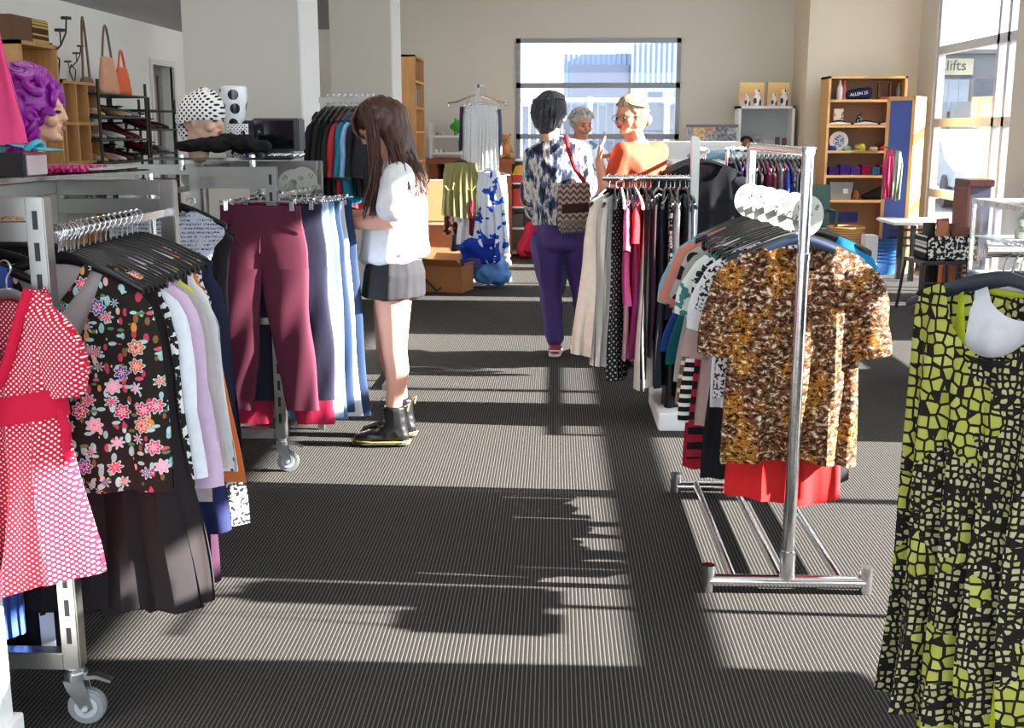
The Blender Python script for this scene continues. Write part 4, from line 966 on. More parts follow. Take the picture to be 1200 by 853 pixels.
hangj('black and white trimmed dress just right of the off-white skirt', 'dress', P('black_dot'), 731, 448, .18, .2, .22, rz=72, d=.02)
hangj('candy pink shirt with short sleeves on the centre stand', 'shirt', cloth('#d5588c'), 738, 360, .2, .2, .2, rz=84, sleeve=.2, ang=20, d=.022)
hangj('magenta and black satin dress beside the pink shirt', 'dress', cloth('#7d1452', .35), 744, 420, .18, .19, .2, rz=88, d=.02)
hangj('pale pink and white nightdress with a bright hem', 'nightdress', cloth('#e7a7b6'), 741, 425, .17, .18, .18, rz=80, d=.02)
hangj('scarlet red dress in the middle of the centre stand', 'dress', cloth('#d61f26'), 751, 408, .2, .19, .17, rz=80, d=.024, sleeve=.16, ang=12, folds=7, amp=.014)
hangj('black dress right behind the scarlet one', 'dress', cloth('#1a1518'), 757, 446, .2, .2, .21, rz=88, d=.022)
hangj('dark plum jacket on the centre stand', 'jacket', cloth('#2c1a28'), 763, 420, .21, .21, .21, rz=92, d=.022)
hangj('long cream satin gown with a wide hem on the centre stand', 'gown', cloth('#cfc9bf', .45), 772, 452, .19, .2, .25, rz=66, d=.028, dh=.05, folds=4, amp=.02)
hangj('long black skirt right of the cream gown', 'skirt', cloth('#1a1d26'), 781, 455, .18, .2, .24, rz=78, d=.024, folds=5)
hangj('black and white leaf-print blouse beside the black skirt', 'blouse', P('bw_leaf'), 786, 330, .19, .2, .2, rz=88, d=.02)
hangj('white shirt strip between black garments on the centre stand', 'shirt', cloth('#e4e4e4'), 791, 340, .2, .2, .19, rz=90, d=.02)
hangj('shiny black satin trousers nearly touching the white base plate', 'trousers', cloth('#15161c', .3), 797, 475, .16, .17, .2, rz=76, d=.03, dh=.05, folds=4)
hangj('pale blue lace-edged top next to the post', 'top', P('denim_pale'), 804, 320, .19, .19, .17, rz=97, d=.02)
hangj('long black coat closest to the post of the centre stand', 'coat', cloth('#101218'), 807, 470, .2, .22, .24, rz=84, d=.03)
for i in range(5): hanger((at(722+8*i, 208, ty_).x, ty_, tzr+.013), R(85+3*i), 'white' if i % 2 else 'black', label=LJ, group=GJ)
# rear arm of the same stand: garments facing the camera
GJ2 = 'hangers on the rear arm of the centre stand'
for i, (dy, c, wh, yh, lab) in enumerate([(.42, '#16181f', .24, 345, 'black coat facing the aisle on the rear arm of the centre stand'), (.50, '#2a2c34', .22, 330, 'charcoal jacket second on the rear arm'), (.58, '#59606a', .22, 320, 'slate grey jacket third on the rear arm'), (.67, '#0f1013', .22, 340, 'black dress fourth on the rear arm'), (.76, '#9c3048', .22, 300, 'wine red top fifth on the rear arm'), (.86, '#26282e', .22, 330, 'dark cardigan last on the rear arm')]):
    y = ty_+dy+.52; z = 1.343; hanger((RX, y, z), 0, 'black', label='black hanger on the rear arm of the centre stand', group=GJ2)
    garment(lab.split()[1] if i in (0, 1, 3) else ('jacket' if i == 2 else 'top' if i == 4 else 'cardigan'), lab, 'clothing', cloth(c), (RX, y, z), 0, L=z-.085-hz(yh, y), ws=.21, wc=.23, wh=wh, d=.03, sleeve=.3, ang=14)
# ---------------------------------------------------------------- right middle: rail with purple and multicoloured clothes
LYr = 7.2; lx0, lx1 = at(853, 175, LYr).x, at(951, 175, LYr).x; lz = at(900, 175, LYr).z
lr = thing('clothes_rail', 'straight chrome clothes rail behind the two-post stand with purple and printed clothes', 'clothes rack', (0, 0, 0))
MB().cyl((lx0-.02, LYr, lz), (lx1+.03, LYr, lz), .014, n=16).build('rail', CHROME, lr)
for x in (lx0, lx1):
    MB().cyl((x, LYr, .02), (x, LYr, lz), .014, n=16).build('post', CHROME, lr); MB().cyl((x, LYr-.25, .02), (x, LYr+.25, .02), .014, n=12).build('foot', CHROME, lr)
for i in range(9):
    x = lerp(lx0+.03, lx1-.05, i/8); MB().cyl((x-.012, LYr, lz), (x+.012, LYr, lz), .017, n=16).build('hook_ring', plain('#f0f0f0', .4, var=0), lr)
LG = 'hangers on the straight chrome rail'
for i, (c, lab, nm) in enumerate([('#20242f', 'near-black coat first from the left on the straight chrome rail', 'coat'), ('#2b3550', 'slate blue jacket second on the straight rail', 'jacket'), ('#6a3cb4', 'violet purple dress glowing in the sun on the straight rail', 'dress'), ('#2d2350', 'deep indigo dress beside the violet one', 'dress'), ('#141417', 'black jacket right of the purple dresses', 'jacket'), ('#d9d9db', 'white edge-on blouse between black jackets', 'blouse'), ('#121214', 'black dress left of the rail middle', 'dress'), ('#c23c66', 'rose pink top low on the straight rail', 'top'),
     ('#5f8f8c', 'sea-green print top in the middle of the straight rail', 'top'), ('#6c2338', 'burgundy top right of the sea-green one', 'top'), ('#e9d9dc', 'pale pink blouse on the straight rail', 'blouse'), ('#a84660', 'raspberry top between pale blouses', 'top'), ('#2e48a8', 'cobalt blue top with white collar on the straight rail', 'top'), ('#3a2f6e', 'indigo print shirt beside the cobalt top', 'shirt'), ('#e8e6e2', 'ivory shirt near the right end of the straight rail', 'shirt'), ('#17181c', 'black waistcoat near the right end of the straight rail', 'waistcoat'), ('#1f86a8', 'turquoise top at the right end of the straight rail', 'top')]):
    x = lerp(lx0+.03, lx1-.04, i/16); z = lz+.014
    hanger((x, LYr, z), R(90), 'black', label='hanger edge-on along the straight chrome rail', group=LG, w=.19)
    L = .95 if i < 7 else .45+.04*(i % 3)
    garment(nm, lab, nm, P('multi') if i in (13,) else cloth(c), (x, LYr, z), R(86+4*math.sin(i*2)), L=L, ws=.19, wc=.2, wh=.2, d=.016, dh=.022, sleeve=.2 if i % 3 == 0 else 0, ang=12, nu=18, nv=18)
# ---------------------------------------------------------------- foreground right rack
MY, mz = 2.42, 1.205
mx0 = at(1157, 297, MY).x
mr = thing('clothes_rail', 'chrome clothes rail at the right edge holding the yellow and black dress', 'clothes rack', (0, 0, 0))
MB().cyl((mx0, MY, mz), (2.45, MY, mz), .0145, n=20).cyl((mx0-.004, MY, mz), (mx0+.006, MY, mz), .0165, n=20).build('rail', metal('#e6e6e8', .12), mr)
MB().cyl((1.75, MY, .03), (1.75, MY, mz), .018, n=20).build('post', CHROME, mr)
MB().box(1.5, 2.0, MY-.03, MY+.03, 0, .03, .004).box(1.72, 1.78, MY-.3, MY+.3, 0, .03, .004).build('cross_foot', CHROME, mr)
GM = 'hangers on the right-edge rail'; LM = 'charcoal plastic hanger on the rail at the right edge'
def hangm(lab, nm, m, x, zhem, ws, wc, wh, rz, cat=None, **k):
    z = mz+.014; hanger((x, MY, z), R(rz), 'grey', label=LM, group=GM, w=.205)
    return garment(nm, lab, cat or nm, m, (x, MY, z), R(rz), L=z-.085-zhem, ws=ws, wc=wc, wh=wh, **k)
yx = mx0+.035
yd = hangm('long sheer black dress patterned with lime squares at the right edge', 'dress', P('squares'), yx, .17, .19, .185, .2, -46, nw=.105, nf=.15, nb=.03, d=.035, dh=.07, folds=5, amp=.022, hem=-.03, nu=44, nv=54)
MB().tube([(-.045, -.045, -.235), (-.02, -.05, -.243), (.03, -.05, -.243), (.05, -.045, -.235)], [.002, .007, .007, .002], 6).build('neck_bow', cloth('#15130f'), yd)
hangm('lime yellow slip whose hem shows below the squares dress', 'slip', cloth('#c9d22e'), yx+.035, .115, .14, .16, .2, -50, nw=.115, nf=.3, d=.02, dh=.06, folds=4)
hangm('white vest with a navy neck label inside the squares dress neck', 'vest', cloth('#eceaf2'), yx+.055, .42, .17, .18, .19, -49, nw=.085, nf=.075, nb=.01, d=.02)
hangm('dark navy top right behind the white vest', 'top', cloth('#1a1c2c'), yx+.10, .5, .19, .22, .22, -60, nw=.08, nf=.05, nb=.0, d=.02)
for i, (c, lab, nm, zh) in enumerate([('#f3f3f3', 'long white sunlit dress at the far right edge', 'dress', .1), ('#1b1b1e', 'black dress further along the right-edge rail', 'dress', .35), ('#7b2b3c', 'maroon blouse further along the right-edge rail', 'blouse', .55), ('#27406b', 'blue shirt further along the right-edge rail', 'shirt', .5), ('#c9c3b4', 'stone coloured coat further along the right-edge rail', 'coat', .25), ('#33383a', 'charcoal jumper further along the right-edge rail', 'jumper', .5)]):
    hangm(lab, nm, cloth(c), yx+.2+.1*i, zh, .2, .22, .24, -72-3*i, d=.03, sleeve=.3 if i else 0)
hanger((yx+.02, MY, mz+.014), R(-52), 'grey', label=LM, group=GM); hanger((yx+.045, MY, mz+.014), R(-55), 'grey', label=LM, group=GM)

# unseen stock added beyond the frame to throw the shadows across the carpet
kr2 = thing('clothes_rail', 'added tall rail of winter coats, unseen, shading the carpet', 'clothes rack', (0, 0, 0))
MB().cyl((1.62, 2.56, 1.42), (2.75, 2.56, 1.42), .0145, n=16).build('rail', CHROME, kr2)
for x in (1.62, 2.75): MB().cyl((x, 2.56, 0), (x, 2.56, 1.42), .016, n=16).build('post', CHROME, kr2)
for i in range(7):
    x = 1.68+.165*i; hanger((x, 2.56, 1.434), R(90), 'black', label='hanger on the added, unseen rail of winter coats', group='hangers on the added winter coat rail')
    garment('coat', 'dark winter coat on the rail outside the picture', 'coat', cloth('#23242a'), (x, 2.56, 1.434), R(90+6*math.sin(i)), L=1.15+.03*math.sin(i*3), ws=.2, wc=.23, wh=.25, d=.06, dh=.08, group='unseen winter coats added to shade the carpet', sleeve=.5, ang=8, nu=14, nv=16)  # coats added unseen, only for the shadow they throw
bs = thing('shadow_bag_stand', 'added unseen stand with two tote bags that shade the carpet', 'display stand', (1.95, 3.12, 0))  # made-up bags, sized to fill the stepped shadow block
MB().cyl((.02, .16, 0), (.02, .16, 1.3), .014).cyl((.02, .16, 1.28), (.02, -.14, 1.28), .008).build('pole', CHROME, bs)
for y, z0_, z1_, lab in ((3.15, .80, 1.0, 'small unseen tote bag added to shade the carpet'), (3.33, .80, 1.22, 'taller unseen tote bag added to shade the carpet')):
    b_ = MB(); b_.box(1.90, 1.98, y-.09, y+.09, z0_, z1_, .02); b_.tube([(1.94, y-.05, z1_-.01), (1.95, y, 1.27), (1.94, y+.05, z1_-.01)], .006, 6)
    tag(b_.build('shadow_bag', cloth('#4a4038')), lab, 'bag')
# ---------------------------------------------------------------- background furniture
PINE = wood('#d1a26a', '#bd8a50'); PINEX = wood('#cb9a60', '#b98a50', axis=0); BROWN = wood('#9a5a34', '#7f4426'); BACKB = plain('#a5794b', .6)
WHT = plain('#ececea', .5, var=.02); BLK = plain('#1a1a1c', .5, var=0)
def unit(name, label, cat, x0, x1, y0, y1, z0, z1, shelves, m, back, face='-y', cols=(), t=.02, kind_back=True):
    """open shelf unit; face '-y' looks at the camera, '+x' looks into the room"""
    o = thing(name, label, cat, (0, 0, 0)); b = MB()
    b.box(x0, x1, y0, y1, z1-t, z1); b.box(x0, x1, y0, y1, z0, z0+t)
    if face == '-y': b.box(x0, x0+t, y0, y1, z0, z1); b.box(x1-t, x1, y0, y1, z0, z1)
    else: b.box(x0, x1, y0, y0+t, z0, z1); b.box(x0, x1, y1-t, y1, z0, z1)
    b.build('carcass', m, o, False)
    if face == '-y': MB().box(x0+t, x1-t, y1-.012, y1-.004, z0+t, z1-t).build('back_panel', back, o, False)
    else: MB().box(x0+.004, x0+.012, y0+t, y1-t, z0+t, z1-t).build('back_panel', back, o, False)
    for z in shelves: MB().box(x0+(t if face == '-y' else .012), x1-(t if face == '-y' else 0), y0+(0 if face == '-y' else t), y1-(.012 if face == '-y' else t), z-t/2, z+t/2).build('shelf', m, o, False)
    for c in cols:
        if face == '-y': MB().box(c-t/2, c+t/2, y0+.002, y1-.012, z0+t, z1-t).build('divider', m, o, False)
        else: MB().box(x0+.012, x1-.002, c-t/2, c+t/2, z0+t, z1-t).build('divider', m, o, False)
    return o
def item(name, label, cat, mb, m, group=None, smooth=True): return tag(mb.build(name, m, smooth=smooth), label, cat, group)
# left wall: tall pine bookcase and cubby unit
FX = -3.27
ya, yb = atx(24, 60, FX).y, atx(67, 60, FX).y; zt = atx(45, 50, FX).z
unit('bookcase', 'tall pine bookcase against the left wall behind the purple wig', 'bookcase', XL+.01, FX, ya, yb, 0, zt, [.4, .8, 1.2, 1.62], PINE, BACKB, '+x', t=.024)
pb = thing('carton', 'brown carton printed with yellow shapes on top of the tall pine bookcase', 'box', (0, 0, 0))
q0, q1 = atx(16, 35, FX-.02).y, atx(58, 35, FX-.02).y
MB().box(XL+.06, FX-.03, q0, q1, zt, zt+.15, .004).build('box_body', plain('#6e4d35', .7), pb, False)
MB().box(FX-.031, FX-.024, (q0+q1)/2+.02, q1-.01, zt+.006, zt+.145).build('printed_front', pat('carton_print', p_print('#c9a960', '#4c3420', 24, .53)), pb, False)
ca, cb = atx(76, 140, FX).y, atx(118, 140, FX).y; cz = atx(97, 96, FX).z; czb = atx(100, 190, FX).z
w_ = (cb-ca)
unit('cubby_shelf', 'pine pigeonhole shelf beside the shoe racks, mint cup inside', 'shelf', XL+.01, FX, ca, cb, .25, cz, [atx(100, 145, FX).z, czb, czb-.3, czb-.6], PINE, BACKB, '+x', cols=(ca+w_*.36, ca+w_*.68), t=.02)
cup = MB(); c_ = atx(108, 147, FX-.05); zc = atx(100, 145, FX).z+.01; cup.lathe([(0, 0), (.045, 0), (.038, .1), (.034, .1), (.04, .005), (0, .005)], 20, (c_.x, c_.y, zc)); item('cup', 'mint green cup on the right column of the pigeonhole shelf', 'cup', cup, plain('#a8d4bd', .4, var=0))
# candelabra on the cubby
def wire_candelabra(y0, z0, label):
    o = thing('candle_holder', label, 'candle holder', (FX-.1, y0, z0))
    m = MB(); m.tube([(0, .0, 0), (0, -.1, .12), (0, -.04, .2), (0, .06, .14), (0, .02, .02)], .006, 8); m.tube([(0, -.05, .17), (0, .1, .24), (0, .2, .33), (0, .22, .42)], .006, 8); m.tube([(0, .1, .24), (0, .1, .33)], .005, 6); m.tube([(0, -.08, .13), (0, -.12, .22)], .005, 6); m.lathe([(0, 0), (.06, 0), (.06, .012), (0, .012)], 16); m.build('wire_frame', BLK, o)
    for yy, z in ((.22, .42), (.1, .33), (-.12, .22)): MB().lathe([(0, 0), (.035, 0), (.035, .018), (0, .018)], 14, (0, yy, z)).build('candle_cup', BLK, o)
wire_candelabra(atx(84, 90, FX).y, cz, 'black wire candle holder with raised cups on the pigeonhole shelf')
wire_candelabra(atx(103, 90, FX).y, cz-.0, 'second black wire candle holder nearer the shoe racks'); S.objects['candle_holder.001'].scale = (.7, .7, .6)
# shoe racks
def wire_rack(label, xa, xb, tiers, Y0, Y1):
    o = thing('shoe_rack', label, 'shoe rack', (0, 0, 0))
    X0, X1 = -3.5, -3.2; ztop = tiers[0]+.1
    for x in (X0, X1):
        for y in (Y0, Y1): MB().cyl((x, y, 0), (x, y, ztop), .011, n=10).build('upright', BLK, o)
    for z in tiers:
        b = MB(); b.cyl((X0, Y0, z), (X0, Y1, z), .008, n=8).cyl((X1, Y0, z), (X1, Y1, z), .008, n=8).cyl((X0, Y0, z), (X1, Y0, z), .008, n=8).cyl((X0, Y1, z), (X1, Y1, z), .008, n=8); b.box(X0, X1, Y0, Y1, z-.004, z+.002); b.build('tier', plain('#3a3a3e', .5, .3, var=0), o)
    return o
SR0, SR1 = atx(117, 140, -3.2).y, atx(172, 140, -3.2).y
t1 = [atx(145, y, -3.2).z for y in (112, 138, 164, 190)]; t1 += [t1[-1]-.2, t1[-1]-.4]
wire_rack('black wire shoe rack carrying handbags on top, against the left wall', 0, 0, t1, SR0, SR1)
SQ0, SQ1 = SR1+.06, atx(205, 140, -3.2).y
t2 = [atx(190, y, -3.2).z for y in (130, 152, 180)]; t2 += [t2[-1]-.22, t2[-1]-.42]
wire_rack('second black wire shoe rack in front of the doorway', 0, 0, t2, SQ0, SQ1)
cols = [('beige', '#c8ad82'), ('brown', '#4a3326'), ('tan', '#a98758'), ('grey', '#8f8f92'), ('burgundy', '#5b1526'), ('white', '#d8d8d6'), ('black', '#212124'), ('stone', '#b3a791')]
sites = []
for ti, z in enumerate(t1[1:4]):
    for k in range(5): sites.append((lerp(SR0+.13, SR1-.13, k/4), z, ['top', 'second', 'third'][ti]+' tier of the nearer shoe rack', [(0, 1, 2, 7, 3), (7, 3, 5, 4, 4), (0, 2, 5, 4, 6)][ti][k], k))
for ti, z in enumerate(t2[1:3]):
    for k in range(3): sites.append((lerp(SQ0+.13, SQ1-.13, k/2), z, ['top', 'second'][ti]+' shoe tier of the rack by the doorway', [(4, 4, 6), (4, 6, 3)][ti][k], k))
ordn = ['first', 'second', 'third', 'fourth', 'fifth']
for y, z, where, ci, k in sites:
    nm, cc = cols[ci]; shoe('shoe', '%s shoe, %s along the %s' % (nm, ordn[k], where), plain(cc, .5), (-3.33, y, z+.003), .12*math.sin(y*9)-.1, L=.25, heel=.05 if ci in (0, 4) else .012, h=.06)
def handbag(label, c, y, z, w, h, X=-3.32, strap=.2, group=None, c2=None):
    o = thing('handbag', label, 'bag', (X, y, z)); b = MB(); b.hull([((0, -w*.42, .03), .035), ((0, w*.42, .03), .035), ((0, -w*.3, h), .018), ((0, w*.3, h), .018)]); remeshed(b, .012, 2, lambda c_: .006*noise.noise(c_*30)).build('bag_body', plain(c, .5), o)
    MB().tube([(0, -w*.3, h)]+[(0, -w*.3+w*.6*t/8, h+strap*math.sin(PI*t/8)) for t in range(1, 8)]+[(0, w*.3, h)], .009, 8).build('strap', plain(c2 or c, .5), o)
ztop = t1[0]+.004
handbag('peach leather handbag with an upright strap on top of the shoe rack', '#e2a987', lerp(SR0, SR1, .55), ztop, .3, .26, strap=.24, c2='#7a6450')
handbag('bright orange handbag behind the peach one on the shoe rack', '#e8662c', lerp(SR0, SR1, .85), ztop, .24, .2, strap=.14)
handbag('brown bag with long looped straps left of the peach handbag', '#6d5340', lerp(SR0, SR1, .12), ztop, .2, .1, strap=.42)
# rail with dark shirts behind the girl
RY = 6.6; r0, r1 = at(374, 112, RY).x, at(455, 112, RY).x; rz_ = at(400, 114, RY).z
rr = thing('clothes_rail', 'grey clothes rail with dark, red and teal tops behind the long-haired girl', 'clothes rack', (0, 0, 0))
MB().box(r0, r1, RY-.012, RY+.012, rz_-.03, rz_).build('rail', STEEL, rr)
for x in (r0+.02, r1-.02): MB().box(x-.015, x+.015, RY-.015, RY+.015, .02, rz_).build('post', STEEL, rr); MB().box(x-.015, x+.015, RY-.25, RY+.25, 0, .03).build('foot', STEEL, rr)
tops = [('#16161a', 'black top first from the wall stub on the rail behind the girl'), ('#262022', 'charcoal top second on the rail behind the girl'), ('#131316', 'black top third on the rail behind the girl'), ('#2d2623', 'brown-black top fourth on the rail behind the girl'), ('#b8323e', 'red top on the rail behind the girl'), ('#1c7d98', 'teal blue top next to the red one behind the girl'), ('#86b2dc', 'light blue shirt beside the girl face'), ('#222124', 'dark grey top nearest the girl hand'), ('#18181b', 'black top hidden behind the girl hair')]
for i, (c, lab) in enumerate(tops):
    x = lerp(r0+.05, r1-.08, i/8); hanger((x, RY, rz_+.012), R(75), 'black', label='hanger on the rail behind the girl', group='hangers on the rail behind the girl')
    garment('top', lab, 'top', cloth(c), (x, RY, rz_+.012), R(75), L=.62-.02*i if i != 6 else .3, ws=.2, wc=.21, wh=.2, d=.03, sleeve=.3, ang=16)
# black coat stand base
cs = thing('coat_stand', 'black iron stand with curled feet behind the girl', 'stand', atz(487, 345, 0))
MB().cyl((0, 0, .08), (0, 0, 1.15), .014, n=12).build('pole', BLK, cs)
for k in range(4):
    a = k*PI/2+.4; MB().tube([(0, 0, .14), (math.cos(a)*.1, math.sin(a)*.1, .13), (math.cos(a)*.2, math.sin(a)*.2, .02), (math.cos(a)*.24, math.sin(a)*.24, .05)], .01, 8).build('leg', BLK, cs)
for k in range(3):
    a = k*2.1; MB().tube([(0, 0, .98-.1*k), (math.cos(a)*.1, math.sin(a)*.1, .95-.1*k), (math.cos(a)*.14, math.sin(a)*.14, 1.02-.1*k)], .008, 8).build('hook_arm', BLK, cs)
# pine bookcase with discs behind far wall stub
bY = 12.2; x1 = at(487, 100, bY).x; x0 = x1-.32
unit('bookcase', 'narrow pine bookcase with discs, seen past the far wall stub', 'bookcase', x0, x1, bY, bY+.8, 0, at(480, 64, bY).z, [at(480, y, bY).z for y in (95, 126, 155, 190, 225)], PINE, BACKB, '+x')
for k in range(8):
    z = at(480, [95, 126][k//4], bY).z+.012; c = ['#d8b0b8', '#ececec', '#3d3d48', '#c95c64', '#555a66', '#e4e0da', '#38404a', '#9aa0a8'][k]
    item('disc_case', ['pale pink', 'white', 'charcoal', 'coral', 'slate', 'ivory', 'dark blue-grey', 'light grey'][k]+' disc case on the narrow pine bookcase', 'disc case', MB().box(x1-.15, x1-.015, bY+.06+.03*k % .3+.03*(k % 4), bY+.08+.03*k % .3+.03*(k % 4), z-.002, z+.19), plain(c, .4, var=0), smooth=False)
# brown cabinet, white shelf on it
cY = 13.35; bx0, bx1 = at(502, 190, cY).x, at(600, 190, cY).x; bz = at(550, 186, cY).z
bc = thing('cabinet', 'orange-brown wooden cabinet against the back wall', 'cabinet', (0, 0, 0))
b = MB(); b.box(bx0-.03, bx1+.03, cY-.03, cY+.5, bz-.06, bz, .004); b.build('top', BROWN, bc)
for xa, xb in ((bx0, bx0+.1), (bx1-.16, bx1), ((bx0+bx1)/2-.03, (bx0+bx1)/2+.03)): MB().box(xa, xb, cY, cY+.5, 0, bz-.06, .004).build('side_panel', BROWN, bc)
MB().box(bx0, bx1, cY+.46, cY+.5, .02, bz-.06).build('back_panel', plain('#2a2422', .7), bc, False)
for z in (.08, .42, .75): MB().box(bx0+.1, bx1-.16, cY+.02, cY+.46, z-.012, z+.012).build('shelf', BROWN, bc)
rnd = random.Random(9)
for k in range(9):
    x = bx0+.17+.055*k; z = .762; c = ['#cfd0e8', '#20242c', '#6a4a7c', '#e8e8ee', '#37507c', '#b03c4c', '#d8d0d8', '#242830', '#8890a8'][k]
    nm = ['lilac', 'black', 'purple', 'white', 'navy', 'red', 'pale grey', 'charcoal', 'blue-grey'][k]
    item('ornament', nm+' small ornament on the upper shelf of the brown cabinet', 'ornament', MB().lathe([(0, 0), (.024, 0), (.03, .05), (.012, .1), (.02, .14+.01*(k % 3)), (0, .15)], 12, (x, cY+.12, z)), plain(c, .4, var=0))
ws0, ws1 = at(504, 170, cY).x, at(541, 170, cY).x; wzt = at(520, 144, cY).z
ws = thing('shelf_stand', 'small white two-tier shelf standing on the brown cabinet', 'shelf', (0, 0, 0))
for x in (ws0, ws1):
    for y in (cY+.05, cY+.3): MB().box(x-.012, x+.012, y-.012, y+.012, bz, wzt).build('leg', WHT, ws, False)
tz1, tz2 = at(520, 160, cY).z, at(520, 180, cY).z
for z in (tz1, max(tz2, bz+.03)): MB().box(ws0, ws1, cY+.04, cY+.31, z-.012, z+.012).build('tier', WHT, ws, False)
for k in range(5):
    x = lerp(ws0+.05, ws1-.2, k/4); item('trinket', ['white', 'grey', 'cream', 'silver', 'beige'][k]+' trinket on the small white shelf over the brown cabinet', 'trinket', MB().lathe([(0, 0), (.025, 0), (.02, .03), (0, .04)], 12, (x, cY+.12, (tz1 if k % 2 else max(tz2, bz+.03))+.012)), plain(['#e8e8e4', '#8c8c8c', '#ded6c4', '#b8babe', '#b5a68c'][k], .4, var=0))
pg = thing('piggy_bank', 'glossy green piggy bank on the small white shelf', 'piggy bank', (at(538, 150, cY).x, cY+.16, tz1+.012)); gr = plain('#39b044', .2, var=0)
m = MB(); m.sph((0, 0, .1), 1, (.1, .08, .08), 18).sph((-.085, 0, .1), .035); m.build('pig_body', gr, pg)
for s in (-1, 1):
    MB().sph((-.05, s*.045, .175), 1, (.015, .02, .025), 10).build('ear', gr, pg)
    for x in (-.05, .05): MB().cyl((x, s*.04, 0), (x, s*.04, .05), .02, n=10).build('leg', gr, pg)
def plush(name, label, loc, c, c2, s=1.0):
    o = MB(); o.sph((0, 0, .1), 1, (.075, .065, .1), 16).sph((0, -.01, .24), 1, (.065, .06, .06), 16).sph((0, -.06, .225), .028).sph((-.05, 0, .295), .022).sph((.05, 0, .295), .022)
    for q in (-1, 1): o.hull([((q*.05, -.02, .16), .022), ((q*.085, -.06, .09), .022)]); o.hull([((q*.04, -.03, .03), .03), ((q*.065, -.12, .025), .028)])
    o = remeshed(o, .009, 2); bmesh.ops.scale(o.bm, vec=(s,)*3, verts=o.bm.verts[:]); o = o.build(name, cloth(c)); o.location = loc; tag(o, label, 'soft toy')
    for q in (-1, 1): MB().sph((q*.022*s, -.06*s, .25*s), .007*s, n=8).build('eye', BLK, o)
    MB().sph((0, -.086*s, .232*s), .009*s, n=8).build('nose', BLK, o); return o
plush('soft_toy', 'tan teddy at the right end of the brown cabinet top', (at(593, 180, cY).x, cY+.12, bz), '#c89a66', '#333333', .9)
gf = MB(); gx_ = at(585, 180, cY).x; gf.hull([((gx_, cY+.1, bz+.1), .07), ((gx_, cY+.2, bz+.12), .06)]); gf.hull([((gx_, cY+.08, bz+.15), .035), ((gx_-.03, cY+.05, bz+.42), .022)]); gf.hull([((gx_-.03, cY+.05, bz+.43), .03), ((gx_-.03, cY-.04, bz+.4), .018)])
for a in (-1, 1):
    for yy in (.06, .22): gf.hull([((gx_+a*.03, cY+yy, bz+.08), .022), ((gx_+a*.035, cY+yy, bz+.012), .018)])
item('soft_toy', 'orange-brown long-necked soft toy on the brown cabinet beside the teddy', 'soft toy', remeshed(gf, .01, 2), cloth('#b4602e'))
# white cube shelf under the window with toys
qY = 13.4; u0, u1 = at(596, 200, qY).x, at(652, 200, qY).x; uz = at(620, 187, qY).z; us = [at(620, y, qY).z for y in (215, 243, 268)]
unit('cube_shelf', 'white cube shelf with toys below the back window', 'shelf', u0, u1, qY, qY+.35, 0.03, uz, us, WHT, plain('#c9cbc9', .6), '-y', cols=((u0+u1)/2,))
def toybox(lab, c, px, py, w, h, sh_i, nm='toy_box'):
    x = at(px, py, qY).x; z = us[sh_i]+.01; item(nm, lab, 'toy', MB().box(x-w/2, x+w/2, qY+.05, qY+.25, z, z+h, .012), plain(c, .4, var=0))
toybox('red toy crate on the second shelf of the white cube unit', '#d8343c', 609, 235, .17, .2, 1)
toybox('red base toy on the top shelf of the white cube unit', '#cf2f38', 608, 210, .17, .08, 0)
x = at(609, 205, qY).x; item('toy_roof', 'yellow toy roof sitting on the red base in the white cube unit', 'toy', MB().prism([(x-.09, 0), (x+.09, 0), (x+.02, .12), (x-.05, .10)], qY+.06, qY+.24, Matrix.Translation((0, 0, us[0]+.092))), plain('#f0b32c', .4, var=0))
toybox('yellow toy brick beside the red crate in the white cube unit', '#efc52e', 619, 240, .08, .11, 1)
toybox('dark toy case on the third shelf of the white cube unit', '#4c4a48', 606, 262, .14, .16, 2)
bp = thing('backpack', 'crimson pink backpack leaning on the white cube shelf', 'bag', (at(622, 290, 13.1).x, 13.2, 0))
m = MB(); m.hull([((-.08, 0, .1), .09), ((.1, 0, .08), .09), ((0, .02, .36), .07), ((.08, .02, .42), .05)]); remeshed(m, .014, 2, lambda c: .012*noise.noise(c*14)).build('bag_body', cloth('#b02050', .6), bp)
MB().tube([(.02, -.05, .44), (.1, -.09, .35), (.12, -.12, .18), (.09, -.1, .06)], .016, 8).build('strap', cloth('#7c1238'), bp)
MB().hull([((-.05, -.08, .1), .035), ((.06, -.09, .1), .035), ((0, -.08, .2), .03)]).build('front_pocket', cloth('#9c1a46'), bp)
# four-way stand in front of the brown cabinet
eX, eY = at(560, 200, 11.2).x, 11.2; ez = at(560, 99, eY).z
es = thing('clothes_stand', 'tall four-arm chrome stand with white drapes, khaki skirt and blue items', 'clothes rack', (eX, eY, 0))
MB().box(-.02, .02, -.02, .02, .03, ez).build('post', STEEL, es); MB().box(-.0, .07, -.02, .02, ez-.03, ez).build('top_cap', STEEL, es)
MB().box(-.42, .32, -.1, .1, 0, .03, .004).box(-.08, .08, -.4, .4, 0, .03, .004).build('base', WHT, es)
ua, la = at(560, 118, eY).z, at(560, 203, eY).z
for s in (-1, 1):
    MB().tube([(0, 0, ua+.06), (s*.1, -.02, ua+.03), (s*.2, -.03, ua-.01), (s*.28, -.03, ua-.02), (s*.27, -.03, ua-.05)], .009, 8).build('arm', CHROME, es)
    MB().tube([(0, 0, la), (s*.2, -.12, la+.01), (s*.32, -.16, la-.01)], .01, 8).build('arm', CHROME, es)
